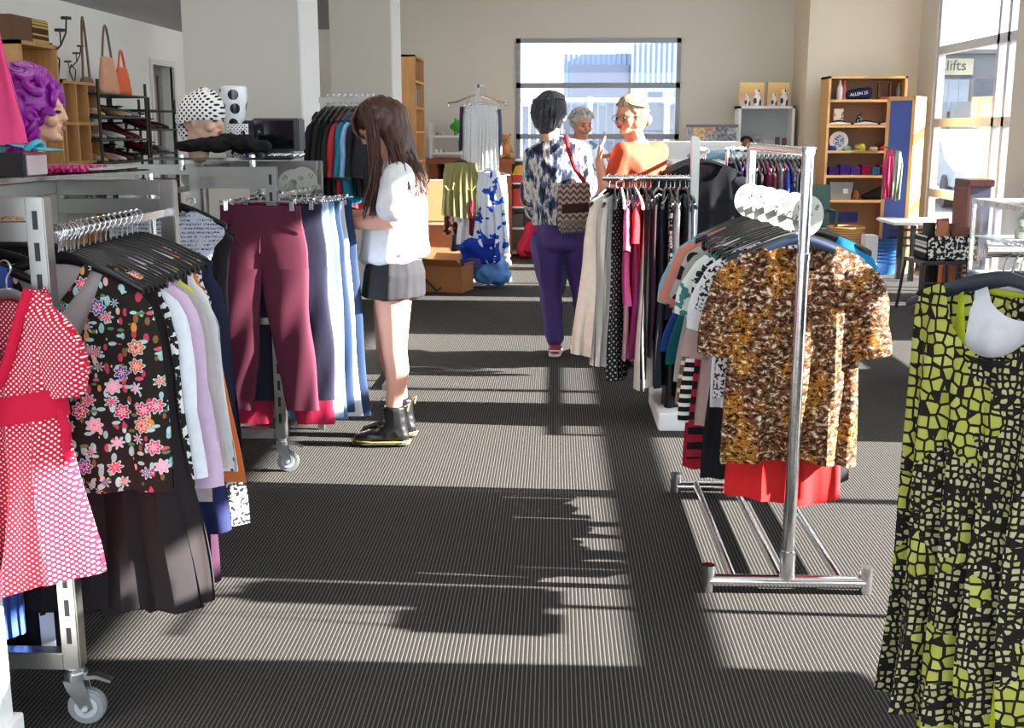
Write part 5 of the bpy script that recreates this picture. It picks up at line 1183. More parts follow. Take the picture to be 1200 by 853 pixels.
def hang_e(lab, nm, m, px, ptop, pbot, ws, wh, Y, rz=0, hcol='wire', **k):
    p = at(px, ptop, Y); zb = at(px, pbot, Y).z; z = p.z+.085
    if hcol: hanger((p.x, Y, z), rz, hcol, w=ws, label='hanger holding the %s' % lab)
    return garment(nm, lab, nm, m, (p.x, Y, z), rz, L=p.z-zb, ws=ws, wc=(ws+wh)/2, wh=wh, nw=k.pop('nw', .03), slope=.1, **k)
hang_e('white draped curtain on the four-arm stand', 'curtain', cloth('#e6e8ea'), 564, 123, 212, .15, .17, 11.05, nf=.0, nb=0, d=.03, dh=.04, folds=9, amp=.012)
hang_e('dull purple cloth at the left of the white drape', 'scarf', cloth('#4e3a58'), 545, 125, 178, .05, .06, 11.15, nf=0, nb=0, folds=3)
hang_e('grey-white drape behind the purple cloth', 'curtain', cloth('#c4c6cc'), 551, 124, 200, .06, .09, 11.12, nf=0, nb=0, folds=6)
hang_e('slate trousers cloth at the right of the drape', 'scarf', cloth('#5c6078'), 583, 128, 180, .035, .045, 11.2, nf=0, nb=0)
kh = hang_e('khaki gathered skirt with patch pockets on a black hanger', 'skirt', cloth('#8f8a5a'), 540, 190, 252, .15, .19, 10.85, hcol='black', nf=0, nb=0, d=.05, dh=.09, folds=7, amp=.012, hem=-.02)
for s in (-1, 1): MB().tube([(s*.06, -.085, -.27), (s*.07, -.1, -.33), (s*.11, -.1, -.34), (s*.14, -.09, -.3)], .006, 6).build('pocket_edge', cloth('#bdb577'), kh)
hang_e('brown and cream patterned top below the khaki skirt', 'top', P('brownprint'), 538, 248, 276, .14, .15, 10.95, hcol=None, nf=0, nb=0)
hang_e('small denim shorts below the patterned top', 'shorts', P('denim_dark'), 544, 273, 293, .11, .12, 10.95, hcol=None, nf=0, nb=0)
hang_e('white jacket hanging in full sun on the four-arm stand', 'jacket', cloth('#eef0f4'), 559, 205, 285, .12, .2, 10.9, nf=.05, nb=.02, d=.05, dh=.07, sleeve=.4, ang=8)
hang_e('white and blue printed dress on the right lower arm', 'dress', P('blue_white'), 572, 200, 298, .1, .2, 10.85, nf=.03, nb=.02, d=.05, dh=.09, folds=5, amp=.02)
hang_e('white dress at the right edge of the four-arm stand', 'dress', cloth('#f2f4f6'), 582, 205, 295, .09, .12, 10.95, nf=.03, nb=.02, d=.05, dh=.08)
hang_e('dark red striped scarf between the white jacket and khaki skirt', 'scarf', cloth('#8a2436'), 553, 235, 275, .02, .03, 10.8, hcol=None, nf=0, nb=0)
# sacks, blue bags, cartons
bb = MB(); q = at(576, 318, 10.75); bb.hull([((q.x-.1, 10.75, .14), .1), ((q.x+.08, 10.75, .12), .11), ((q.x+.05, 10.78, .3), .06), ((q.x-.08, 10.75, .27), .06)])
item('plastic_sack', 'crumpled bright blue plastic sack at the foot of the four-arm stand', 'bag', remeshed(bb, .014, 1, lambda c: .03*noise.noise(c*16)), pat('sack', lambda n: n.mix(n.noise(n.coord(), 9, 2), '#1d58c8', '#7fb8e8'), .35))
bb = MB(); q = at(566, 296, 10.65); bb.box(q.x-.2, q.x+.15, 10.6, 10.8, q.z-.1, q.z+.12, .03)
item('shopping_bag', 'royal blue shopping bag with grey trim hanging above the sack', 'bag', remeshed(bb, .016, 1, lambda c: .03*noise.noise(c*12)), P('blueprint'))
q = at(560, 308, 10.65); item('storage_case', 'flat navy storage case under the blue shopping bag', 'case', MB().box(q.x-.16, q.x+.03, 10.6, 10.85, q.z-.05, q.z+.05, .01), plain('#1c2a78', .4, var=0))
CARD = plain('#b98a5e', .8); CARD2 = plain('#a9703f', .8)
def carton(lab, px, py, Y, w, d, h, rz=0, m=None, rx=0, open_=False, z=None):
    p = at(px, py, Y); o = thing('carton', lab, 'box', (p.x, Y, p.z if z is None else z), rz); o.rotation_euler = (rx, 0, rz); t = .006
    b = MB(); b.box(-w/2, w/2, -d/2, -d/2+t, 0, h).box(-w/2, w/2, d/2-t, d/2, 0, h).box(-w/2, -w/2+t, -d/2, d/2, 0, h).box(w/2-t, w/2, -d/2, d/2, 0, h).box(-w/2, w/2, -d/2, d/2, 0, t)
    if not open_: b.box(-w/2, w/2, -d/2, d/2, h-t, h)
    b.build('box_body', m or CARD, o, False)
    if open_:
        for s in (-1, 1): MB().box(-w/2, w/2, -t/2, t/2, 0, d*.45, M=Matrix.Translation((0, s*d/2, h)) @ Matrix.Rotation(s*-1.0, 4, 'X')).build('flap', m or CARD, o, False)
        MB().box(-t/2, t/2, -d/2, d/2, 0, w*.3, M=Matrix.Translation((-w/2, 0, h)) @ Matrix.Rotation(-1.2, 4, 'Y')).build('flap', m or CARD, o, False)
    else: MB().box(-w*.5, w*.5, -.025, .025, h, h+.002).build('tape', plain('#d9c39a', .4, var=0), o, False)
    return o
carton('open brown carton lying tilted on the carpet beside the four-arm stand', 523, 335, 10.5, .42, .3, .24, R(-18), CARD2, open_=True, z=0.0)
carton('plain carton behind the tilted open one', 520, 292, 11.6, .36, .3, .3, .1, z=0)
carton('carton with an orange side stacked on the plain carton', 522, 270, 11.6, .32, .28, .22, -.05, plain('#c0724a', .8), z=.302)
carton('large upright carton against the brown cabinet, behind the girl', 504, 270, 12.4, .5, .35, .5, 0, plain('#dcae74', .8), z=0)
carton('pale carton stacked on the large upright carton behind the girl', 503, 230, 12.4, .46, .33, .42, .06, plain('#d9b07a', .8), z=.502)
q = at(500, 318, 10.6); item('plastic_bag', 'crumpled white plastic bag next to the tilted carton', 'bag', remeshed(MB().hull([((q.x-.02, 10.6, .1), .07), ((q.x-.03, 10.6, .22), .04)]), .012, 1, lambda c: .02*noise.noise(c*25)), plain('#eef0f2', .4, var=0))
q = at(594, 290, 12.6); item('figurine', 'small pale figurine on the floor beside the brown cabinet', 'figurine', MB().lathe([(0, 0), (.05, 0), (.05, .03), (.025, .06), (.04, .1), (.02, .15), (0, .17)], 14, (q.x, 12.6, 0)), plain('#e2cdb4', .5, var=0))
# ---------------------------------------------------------------- right back: noticeboard, white shelf, jigsaws
nY = 13.3; n0, n1 = at(806, 150, nY).x, at(863, 150, nY).x; nz1, nz0 = at(830, 149, nY).z, at(830, 186, nY).z
nb = thing('patchwork_board', 'patchwork display board of small pictures left of the white shelf', 'display board', (0, 0, 0))
pw = N('picture_patches'); pv = pw.coord(scale=(1, 0, 1)); cell = pw.n('ShaderNodeTexVoronoi'); cell.inputs['Scale'].default_value = 7.5; cell.inputs['Randomness'].default_value = .2; cell.distance = 'CHEBYCHEV'; pw.l(pv, cell.inputs['Vector'])
pc = pw.sep(cell.outputs['Color']); base_ = pw.ramp(pc[0], [(0, '#5b6076'), (.2, '#c98d62'), (.4, '#8a8f9c'), (.55, '#d9b060'), (.7, '#7d6b80'), (.85, '#9fb3c4')], 'CONSTANT')
fine = pw.noise(pw.coord(), 30, 2); pw.base(pw.mix(pw.ramp(fine, [(.45, '#000000'), (.55, '#ffffff')]), base_, '#d9cfc4', 'MIX') if False else pw.mix(.35, base_, pw.ramp(fine, [(.4, '#3a3a44'), (.6, '#efe6da')])))
MB().box(n0, n1, nY, nY+.03, nz0-.3, nz1).build('board', pw.fin(.6), nb, False)
MB().box(n0-.02, n1+.02, nY-.01, nY+.04, nz1, nz1+.03).box(n0+.05, n0+.1, nY, nY+.25, 0, nz0-.3).box(n1-.1, n1-.05, nY, nY+.25, 0, nz0-.3).build('frame', plain('#6d6e74', .5), nb, False)
wY = 13.35; v0, v1 = at(865, 150, wY).x, at(931, 150, wY).x; vz = at(900, 124, wY).z; vs = at(900, 180, wY).z
unit('shelf_unit', 'white open shelf with two jigsaw boxes standing on top', 'shelf', v0, v1, wY, wY+.33, 0, vz, [vs, vs-.35, vs-.7], WHT, plain('#c2c8cc', .6), '-y', t=.03)
for k, (pa, pb_, lab) in enumerate([(868, 897, 'jigsaw box picturing cats, left one on the white shelf'), (901, 927, 'jigsaw box picturing cats, right one on the white shelf')]):
    a, b_ = at(pa, 110, wY).x, at(pb_, 110, wY).x; h = at(880, 96, wY).z-vz
    jb = thing('jigsaw_box', lab, 'jigsaw', ((a+b_)/2, wY+.08, vz)); w = b_-a
    MB().box(-w/2, w/2, 0, .06, 0, h, .003).build('box', plain('#d8bc8a', .5, var=0), jb, False)
    pm = N('jigsaw_picture_background'); zc_ = pm.sep(pm.coord('Generated'))[2]; pm.base(pm.ramp(zc_, [(0, '#c9c4b8'), (.45, '#d8a070'), (1, '#efd27c')])); MB().box(-w/2+.008, w/2-.004, -.002, 0, .006, h-.006).build('picture', pm.fin(.4), jb, False)
    for (cx_, s_, cb_) in ((-.05, .85, '#e9e6e0'), (.06, 1.15, '#f4f2ee')):
        m = MB(); m.sph((cx_, -.006, .06*s_), 1, (.035*s_, .006, .06*s_), 14).sph((cx_, -.008, .135*s_), 1, (.026*s_, .006, .026*s_), 12).hull([((cx_-.018*s_, -.008, .16*s_), .004), ((cx_-.02*s_, -.008, .145*s_), .008)]).hull([((cx_+.018*s_, -.008, .16*s_), .004), ((cx_+.02*s_, -.008, .145*s_), .008)]); m.build('printed_cat', plain(cb_, .4, var=0), jb)
        m = MB(); m.sph((cx_+.014*s_, -.010, .145*s_), 1, (.014*s_, .005, .016*s_), 10).sph((cx_-.02*s_, -.010, .05*s_), 1, (.017*s_, .005, .03*s_), 10).sph((cx_+.03*s_, -.008, .03*s_), 1, (.012*s_, .005, .035*s_), 10); m.build('printed_patch', plain('#2d2c30', .4, var=0), jb)
for k, (px_, c, nm, w, h) in enumerate([(876, '#3a2a26', 'dark-haired doll head', .09, .0), (889, '#8c8c88', 'grey plush dog', 0, 0), (901, '#c9bfa8', 'cream picture frame', .1, .14), (912, '#4a4a46', 'dark picture frame', .05, .17), (920, '#6e3c34', 'brown book', .05, .16)]):
    x = at(px_, 170, wY).x; z = vs+.015
    if k == 0:
        d_ = remeshed(MB().sph((x, wY+.1, z+.09), 1, (.07, .07, .085), 16).hull([((x, wY+.1, z+.02), (.06, .05, .02)), ((x, wY+.1, z+.06), .03)]), .008, 2).build('doll_head', plain('#a0613c', .5, var=0)); tag(d_, 'doll head with dark hair on the white shelf', 'doll'); MB().sph((x, wY+.115, z+.115), 1, (.08, .075, .07), 14).build('hair', plain('#1e1715', .5, var=0), d_)
    elif k == 1: plush('soft_toy', 'grey and white plush dog on the white shelf beside the doll head', (x, wY+.12, z), '#b9bab6', '#222', .62)
    else: item('picture_frame' if k < 4 else 'book', nm+' on the white shelf', 'frame' if k < 4 else 'book', MB().box(x-w/2, x+w/2, wY+.05, wY+.08, z, z+h, .004), plain(c, .5))
# ---------------------------------------------------------------- right back: pine bookcase with things
kY = 12.5; k0, k1 = at(966, 200, kY).x, at(1057, 200, kY).x; kz = at(1010, 89, kY).z; kb = .06
ks = [at(1010, y, kY).z for y in (118, 148, 178, 207, 236)]
unit('bookcase', 'wide pine bookcase with mixed goods in the right back corner', 'bookcase', k0, k1, kY, kY+.38, 0, kz, ks+[kb], PINEX, plain('#a98262', .6), '-y', t=.025)
def on(i, px_): return at(px_, 200, kY+.12).x, kY+.12, ks[i]+.0125
def put(name, lab, cat, i, px_, fn, m, smooth=True):
    x, y, z = on(i, px_); b = MB(); fn(b); o = b.build(name, m, smooth=smooth); o.location = (x, y, z); return tag(o, lab, cat)
put('bottle', 'tall clear bottle at the left of the top bookcase shelf', 'bottle', 0, 979, lambda b: b.lathe([(0, 0), (.03, 0), (.032, .12), (.012, .17), (.012, .2), (0, .2)], 14), plain('#d8dade', .2, var=0))
put('bottle', 'red-topped bottle at the left of the top bookcase shelf', 'bottle', 0, 984, lambda b: b.lathe([(0, 0), (.024, 0), (.024, .13), (.01, .16), (.012, .2), (0, .2)], 14), plain('#b5564c', .3, var=0))
cb_ = put('cushion', 'navy curved travel pouch with white lettering on the top bookcase shelf', 'pouch', 0, 1000, lambda b: b.hull([((-.11, 0, .05), (.03, .04, .045)), ((.12, 0, .07), (.03, .04, .06)), ((0, 0, .06), (.06, .05, .06))]), cloth('#1d2648'))
cb_.name = 'pouch'
text('lettering', 'ALLEN 25', .045, plain('#dfe3ee', .5, var=0), (.0, -.052, .06), (PI/2, R(-8), 0), cb_, .001)
def cage(b):
    for x in (-.06, .06): b.box(x-.004, x+.004, -.03, .03, 0, .18)
    b.box(-.06, .06, -.03, .03, .172, .18)
    for k in range(5): b.box(-.04+.02*k-.001, -.04+.02*k+.001, -.002, .002, 0, .175)
put('wire_cage', 'small maroon wire cage on the top bookcase shelf', 'cage', 0, 1030, cage, plain('#6d4038', .5, var=0), False)
put('tray', 'small red dish in front of the wire cage', 'dish', 0, 1029, lambda b: b.box(-.06, .06, -.09, -.04, 0, .025, .008), plain('#a8323a', .4, var=0))
put('ornament', 'greenish glass ornament at the right end of the top bookcase shelf', 'ornament', 0, 1047, lambda b: b.lathe([(0, 0), (.028, 0), (.02, .06), (.03, .1), (.012, .16), (0, .17)], 14), plain('#7d8a76', .3, var=0))
put('picture_frame', 'white frame with a grey drawing on the second bookcase shelf', 'frame', 1, 979, lambda b: b.box(-.05, .05, -.01, .01, 0, .17, .003), pat('sketch', p_print('#e2dccf', '#8e8880', 9, .55)))
put('ornament', 'small dark figurine in the middle of the second bookcase shelf', 'ornament', 1, 1003, lambda b: b.lathe([(0, 0), (.03, 0), (.035, .05), (.02, .08), (.028, .12), (0, .13)], 14), pat('figurine', p_print('#2a2c30', '#a9b0b4', 40, .55)))
def wave(b):
    for k in range(3): b.hull([((-.28+.28*k-.1, -.03, .01), (.03, .05, .012)), ((-.28+.28*k+.1, -.03, .01), (.03, .05, .012)), ((-.28+.28*k, -.03, .022), (.07, .05, .014))])
tw = put('tablecloth', 'white scalloped cloth with a black wavy edge on the second bookcase shelf', 'cloth', 1, 1010, wave, cloth('#ece8e4'))
MB().tube([(-.4+.04*k, -.03, .03+.016*math.cos((-.4+.04*k+.28)*2*PI/.28)) for k in range(21)], .009, 6).build('black_edge', cloth('#1c1a1e'), tw)
pl = put('plate', 'white plate with a blue pattern leaning at the left of the third bookcase shelf', 'plate', 2, 981, lambda b: b.cyl((0, .0, .1), (0, .014, .1), .1, n=32), plain('#e6e9ee', .25, var=0))
m = MB(); m.cyl((0, -.002, .1), (0, 0, .1), .062, n=24); m.build('blue_pattern', pat('plate_pattern', p_print('#dfe5ee', '#4a68a8', 55, .5)), pl)
for i_, (px_, c, lab, w, h) in enumerate([(974, '#2a4fb8', 'blue toy car', .05, .05), (991, '#7fcbb4', 'mint green small bowl', .05, .05), (1003, '#b9a24c', 'olive cup', .04, .06), (1008, '#cfd53a', 'yellow-green ball', .045, .07), (1022, '#d8cfc6', 'cream dish', .05, .04)]):
    put('ornament', lab+' on the third bookcase shelf', 'ornament', 2, px_, (lambda w, h: lambda b: b.lathe([(0, 0), (w*.8, 0), (w, h*.5), (w*.6, h), (0, h)], 16))(w, h), plain(c, .3, var=0))
put('toy_car', 'flat red toy at the right of the third bookcase shelf', 'toy', 2, 1038, lambda b: b.box(-.09, .09, -.05, .05, 0, .045, .012).box(-.03, .03, -.04, .04, .04, .06, .008), plain('#c7373f', .35, var=0))
put('ornament', 'dark beetle-like ornament behind the red toy on the third bookcase shelf', 'ornament', 2, 1030, lambda b: b.hull([((-.03, .04, .05), .02), ((.04, .04, .08), .015)]), plain('#2a2026', .4, var=0))
for i_, (px_, c, lab) in enumerate([(975, '#4a2f8c', 'folded purple cloth'), (988, '#5c3aa0', 'folded violet cloth'), (1000, '#6a47ac', 'folded lilac-purple cloth'), (1013, '#a3264a', 'folded crimson cloth'), (1025, '#3f76a0', 'folded blue cloth'), (1034, '#b83560', 'folded pink cloth')]):
    put('folded_cloth', lab+' on the fourth bookcase shelf', 'folded cloth', 3, px_, (lambda i_: lambda b: [b.box(-.06, .06, -.1, .08, .003+.028*k, .028+.028*k, .011) for k in range(3+i_ % 2)])(i_), cloth(c))
def bin_(b):
    b.prism([(-.1, 0), (.1, 0), (.125, .19), (-.125, .19)], -.08, .08)
gb_ = put('storage_box', 'pale grey plastic box with a white label on the fifth bookcase shelf', 'box', 4, 985, bin_, plain('#8c9094', .5, var=.02)); MB().box(.02, .07, -.082, -.08, .07, .12).build('label', plain('#eef0f2', .5, var=0), gb_, False)
put('jar', 'small terracotta jar on the fifth bookcase shelf', 'jar', 4, 1004, lambda b: b.lathe([(0, 0), (.035, 0), (.045, .04), (.03, .08), (.015, .1), (0, .1)], 16), plain('#a2603c', .5, var=0))
put('bag', 'low black bag at the right of the fifth bookcase shelf', 'bag', 4, 1027, lambda b: b.hull([((-.12, 0, .03), .025), ((.13, 0, .04), .035), ((.05, 0, .12), .02)]), cloth('#1f1d20'))
put('tray', 'long dark blue tray propped at the bottom of the bookcase', 'tray', 4, 985, lambda b: b.box(-.15, .2, -.06, -.03, -.24, -.13, .01), plain('#232f70', .4, var=0)); S.objects[-1]
wb = thing('wicker_basket', 'round wicker basket on the floor before the pine bookcase', 'basket', (at(988, 300, 12.1).x, 12.05, 0)); wz = at(988, 266, 12.05).z
wk = N('wicker'); wv = wk.sep(wk.coord()); wk.base(wk.mix(wk.math('GREATER_THAN', wk.math('SINE', wk.math('MULTIPLY', wv[2], 260)), 0), '#9a6a3a', '#c9965c')); wk = wk.fin(.7)
MB().lathe([(0, .01), (.14, .01), (.185, wz*.6), (.19, wz-.01), (.175, wz-.01), (.17, wz*.6), (0, .03)], 32).build('basket_body', wk, wb)
MB().tube([(.183*math.cos(a*PI/12), .183*math.sin(a*PI/12), wz-.005) for a in range(24)], .014, 8, closed=True).build('rim', wk, wb)
BLUEP = plain('#2f5f96', .4, var=0)
for k in range(8):
    x = at(1034, 300, 11.95).x; b = MB(); z0 = .035*k; b.lathe([(0, 0), (.13, 0), (.175, .12), (.19, .125), (.17, .12), (.128, .006), (0, .006)], 28, (x, 11.95, z0)); item('basin', 'blue plastic basin nested in the stack before the pine bookcase', 'basin', b, BLUEP, 'stacked blue basins before the pine bookcase')
x = at(1012, 270, 12.2).x; item('basin', 'black oval basin between the wicker basket and the blue stack', 'basin', MB().lathe([(0, 0), (.12, 0), (.16, .36), (.15, .36), (.11, .01), (0, .01)], 24, (x, 12.15, 0)), BLK)
x = at(1018, 285, 11.8).x; item('paper_stack', 'bundle of white papers in front of the baskets', 'paper', MB().box(x-.08, x+.04, 11.6, 11.8, 0, at(1018, 275, 11.7).z, .006), plain('#e9e9ea', .6), smooth=False)
# green chair
gc = thing('plastic_chair', 'dark green plastic chair left of the pine bookcase', 'chair', (at(955, 280, 12.1).x, 12.2, 0)); gm = plain('#24453c', .4, var=.02); ch = at(957, 217, 12.2).z
MB().box(-.2, .2, -.2, .2, .4, .43, .012).build('seat', gm, gc)
m = MB(); m.box(-.2, .2, .17, .2, .43, ch, .02); m.build('backrest', gm, gc)
for sx_ in (-1, 1):
    MB().box(sx_*.2-.02, sx_*.2+.02, -.15, .18, .6, .63, .008).box(sx_*.2-.015, sx_*.2+.015, -.15, -.12, .42, .6).build('armrest', gm, gc)
    for sy_ in (-1, 1): MB().box(sx_*.18-.02, sx_*.18+.02, sy_*.18-.02, sy_*.18+.02, 0, .41, .006).build('leg', gm, gc)
# blue divider panel with pine frame
dp = thing('room_divider', 'blue-faced room divider with a pine frame beside the window', 'room divider', (at(1052, 200, 12.0).x, 12.0, 0), R(-35)); dh_ = at(1056, 113, 12.0).z
MB().box(-.11, .11, -.012, .012, .06, dh_-.04).build('blue_face', plain('#3f54a0', .6), dp, False)
MB().box(-.145, -.11, -.02, .02, 0, dh_).box(-.145, .145, -.02, .02, dh_-.04, dh_).box(-.145, .145, -.02, .02, 0, .06).build('frame', PINE, dp, False)
p2 = MB(); p2.box(.11, .145, -.02, .3, 0, dh_+.0); p2.build('pine_side_panel', plain('#dba355', .5), dp, False)
for px_, c, lab, y0_, y1_ in ((1043, '#c03a64', 'pink and red striped scarf hanging on the blue divider', 175, 232), (1052, '#8e9c86', 'grey-green scarf hanging on the blue divider', 176, 234)):
    p = at(px_, y0_, 11.82); garment('scarf', lab, 'scarf', cloth(c), (p.x, 11.82, p.z+.085), 0, L=p.z-at(px_, y1_, 11.82).z, ws=.035, wc=.06, wh=.05, nw=0, folds=3, amp=.014, d=.03)
    hk_ = MB(); hk_.cyl((p.x, 11.82, p.z), (p.x, 11.97, p.z+.02), .006, n=8); item('wall_hook', 'small hook holding the %s scarf' % ('pink' if px_ == 1043 else 'grey-green'), 'hook', hk_, CHROME)
# white-topped table
tb = thing('folding_table', 'table with a white top and black legs beside the blue divider', 'table', (0, 0, 0)); T0, T1 = atz(1040, 321, 0), atz(1090, 322, 0); tzt = at(1060, 260, 11.4).z
MB().box(T0.x-.12, T0.x+.75, 11.35, 12.0, tzt-.03, tzt, .006).build('table_top', WHT, tb)
for x in (T0.x-.02, T0.x+.06, T0.x+.62): MB().box(x-.022, x+.022, 11.45 if x != T0.x+.06 else 11.3, 11.5 if x != T0.x+.06 else 11.35, 0, tzt-.03).build('leg', BLK, tb, False)
for z in (tzt-.12, tzt-.2, tzt-.28): MB().box(T0.x, T0.x+.7, 11.9, 11.93, z-.012, z+.012).build('rail', BLK, tb, False)
# black stool with leaf-pattern bin
sX, sY = at(1097, 303, 9.45).x, 9.45; sz = at(1097, 303, 9.45).z
so2 = thing('chair', 'black metal chair carrying the leaf-pattern bin of frames', 'chair', (sX, sY, 0), R(8))
MB().box(-.2, .22, -.2, .2, sz-.03, sz, .012).build('seat', BLK, so2)
for a, b_ in ((-1, -1), (-1, 1), (1, -1), (1, 1)): MB().cyl((a*.18, b_*.17, sz-.02), (a*.215, b_*.21, 0), .013, n=10).build('leg', BLK, so2)
MB().cyl((-.2, -.2, .25), (.2, -.2, .25), .008, n=8).build('stretcher', BLK, so2)
lb_ = thing('storage_bin', 'black and white leaf-pattern fabric bin full of wooden frames', 'bin', (at(1107, 303, 9.45).x, sY, sz)); bh = at(1107, 277, 9.3).z-sz; bw_ = .2
m = MB(); m.box(-bw_, bw_, -.16, -.15, 0, bh).box(-bw_, bw_, .15, .16, 0, bh).box(-bw_, -bw_+.01, -.16, .16, 0, bh).box(bw_-.01, bw_, -.16, .16, 0, bh).box(-bw_, bw_, -.16, .16, 0, .01); m.build('fabric_wall', pat('leafbin', p_print('#1b1b1d', '#dad8d2', 34, .52)), lb_, False)
for k, (dx, w, h, rx, c, lab) in enumerate([(-.1, .08, .30, .12, '#a9643a', 'tall orange-brown frame'), (-.03, .1, .32, -.1, '#8b4b28', 'reddish wooden frame'), (.06, .12, .26, .2, '#6e3a22', 'dark brown frame'), (-.14, .1, .28, 0, '#26221f', 'black frame'), (.13, .1, .24, -.15, '#9a6f4c', 'light brown frame'), (.02, .18, .27, .05, '#5a3826', 'wide walnut frame')]):
    f_ = MB(); f_.box(-w/2, w/2, -.009, .009, 0, h, .003); f_ = f_.build('picture_frame', wood(c, c), smooth=False); f_.location = (lb_.location.x+dx, sY-.1+.035*k, sz+.012); f_.rotation_euler = (0, rx, 0); tag(f_, lab+' standing in the leaf-pattern bin', 'frame')
oc = thing('side_table', 'orange-brown wooden pedestal table leg beside the black chair', 'table', (at(1110, 350, 9.9).x, 9.95, 0)); oz = at(1110, 303, 9.9).z
MB().box(-.06, .06, -.06, .06, .06, oz, .006).build('pedestal', wood('#b56a35', '#96532a'), oc); MB().hull([((-.13, 0, .03), .025), ((.1, 0, .03), .025), ((0, -.12, .03), .025), ((0, .12, .03), .025)]).build('foot', wood('#b56a35', '#96532a'), oc); MB().box(-.15, .15, -.15, .15, oz, oz+.025, .006).build('top', wood('#b56a35', '#96532a'), oc)
kx_ = at(1093, 340, 10.2).x; item('suitcase', 'black upright case between the chair legs and the wooden pedestal', 'case', MB().box(kx_-.1, kx_+.02, 10.1, 10.3, 0, at(1093, 308, 10.1).z, .015), plain('#221f20', .6))
cr = thing('crate', 'black slatted crate right of the wooden pedestal', 'crate', (at(1127, 340, 9.7).x, 9.7, 0)); cz_ = at(1127, 303, 9.7).z
for s in (-1, 1):
    for y in (-.12, .12): MB().box(s*.09-.01, s*.09+.01, y-.01, y+.01, 0, cz_).build('corner_post', BLK, cr, False)
for k in range(9):
    z = lerp(.04, cz_-.02, k/8); MB().box(-.09, .09, -.128, -.118, z-.009, z+.009).build('slat', BLK, cr, False)
mp_ = thing('cabinet', 'mauve-grey cabinet with a brown top by the window', 'cabinet', (at(1141, 240, 10.0).x, 10.05, 0)); mz_ = at(1141, 210, 10.0).z
MB().box(-.08, .1, -.15, .15, 0, mz_-.06).build('body', plain('#6f6a86', .6), mp_, False); MB().box(-.1, .12, -.17, .17, mz_-.06, mz_, .006).build('top', wood('#6b3a30', '#4f2a24'), mp_); MB().box(-.1, -.075, -.17, .17, 0, mz_-.06).build('side_trim', wood('#7a4236', '#5a3028'), mp_)
# glass display case
dc = thing('display_case', 'glass display case with an aluminium edge near the right window', 'display case', (0, 0, 0))
DX0 = at(1140, 233, 7.0).x; DY1, DY0 = 7.0, 5.3; DX1 = DX0+.55; DZ = at(1140, 233, 7.0).z; DZ0 = at(1140, 318, 7.0).z
MB().box(DX0, DX1, DY0, DY1, .0, DZ0).build('cabinet_base', plain('#77797c', .5), dc, False)
al = metal('#c8cacc', .25)
for x in (DX0, DX1-.02):
    for y in (DY0, DY1-.02): MB().box(x, x+.02, y, y+.02, DZ0, DZ).build('corner_profile', al, dc, False)
for x in (DX0, DX1-.025): MB().box(x-.004, x+.025, DY0, DY1, DZ-.025, DZ+.005).build('top_profile', al, dc, False)
for y in (DY0, DY1-.025): MB().box(DX0, DX1, y, y+.025, DZ-.025, DZ+.005).build('top_profile', al, dc, False)
MB().box(DX0+.005, DX0+.01, DY0+.02, DY1-.02, DZ0, DZ-.02).box(DX0+.02, DX1-.02, DY1-.012, DY1-.007, DZ0, DZ-.02).box(DX0+.02, DX1-.02, DY0+.02, DY1-.02, DZ-.01, DZ-.005).build('glass_panel', GLASS, dc, False)
zsf = (DZ0+DZ)/2; MB().box(DX0+.02, DX1-.02, DY0+.02, DY1-.02, zsf-.004, zsf+.004).build('glass_shelf_board', plain('#cfe0dc', .1, 0, .6, var=0), dc, False)
MB().box(DX0+.018, DX1-.02, DY0+.02, DY1-.02, DZ0, DZ0+.01).build('inner_floor', WHT, dc, False)
for k, (yy, c, lab) in enumerate([(6.75, '#8a8f86', 'grey-green ornament'), (6.5, '#c79a4a', 'gilt ornament'), (6.2, '#7d827a', 'pewter bowl'), (5.9, '#d8b04a', 'golden pendant stand'), (5.65, '#c9a040', 'second golden pendant stand')]):
    for lv in ((0, 1) if k < 3 else (1,)):
        b = MB(); b.lathe([(0, 0), (.035, 0), (.04, .04), (.015, .07), (.03, .11), (0, .13)], 14, (DX0+.2, yy, (zsf+.005 if lv else DZ0+.011))); item('ornament', '%s on the %s level of the glass display case' % (lab, 'upper' if lv else 'lower'), 'ornament', b, plain(c, .3, .4, var=0))
# white cupboard and pile behind the centre stand
cpx0, cpx1 = at(764, 180, 10.4).x, at(802, 180, 10.4).x; cpz = at(780, 166, 10.4).z
wc_ = thing('cupboard', 'white cupboard behind the black hanger row, in full sun', 'cupboard', (0, 0, 0)); MB().box(cpx0, cpx1+.5, 10.4, 10.8, 0, cpz, .006).build('body', WHT, wc_); 
for s in (0, 1): MB().box(lerp(cpx0, cpx1+.5, .02+.49*s), lerp(cpx0, cpx1+.5, .49+.49*s), 10.38, 10.4, .05, cpz-.03).build('door', WHT, wc_, False)
pc_ = MB(); q = at(830, 183, 9.0); 
for k in range(6): pc_.hull([((q.x-.12+.05*k, 9.0, q.z+.02*math.sin(k*2)), (.05, .06, .02)), ((q.x-.08+.05*k, 8.95, q.z+.03), (.04, .05, .015))])
item('folded_cloth', 'pale blue crumpled cloth heap on the white table behind the centre stand', 'cloth', remeshed(pc_, .01, 2, lambda c: .01*noise.noise(c*30)), cloth('#8fb4c8'))
wt = thing('table', 'white table behind the centre stand carrying the pale blue cloth', 'table', (0, 0, 0)); MB().box(q.x-.3, q.x+.45, 8.7, 9.3, q.z-.06, q.z-.03).build('table_top', WHT, wt, False)
for x in (q.x-.27, q.x+.42):
    for y in (8.73, 9.27): MB().box(x-.02, x+.02, y-.02, y+.02, 0, q.z-.06).build('leg', WHT, wt, False)
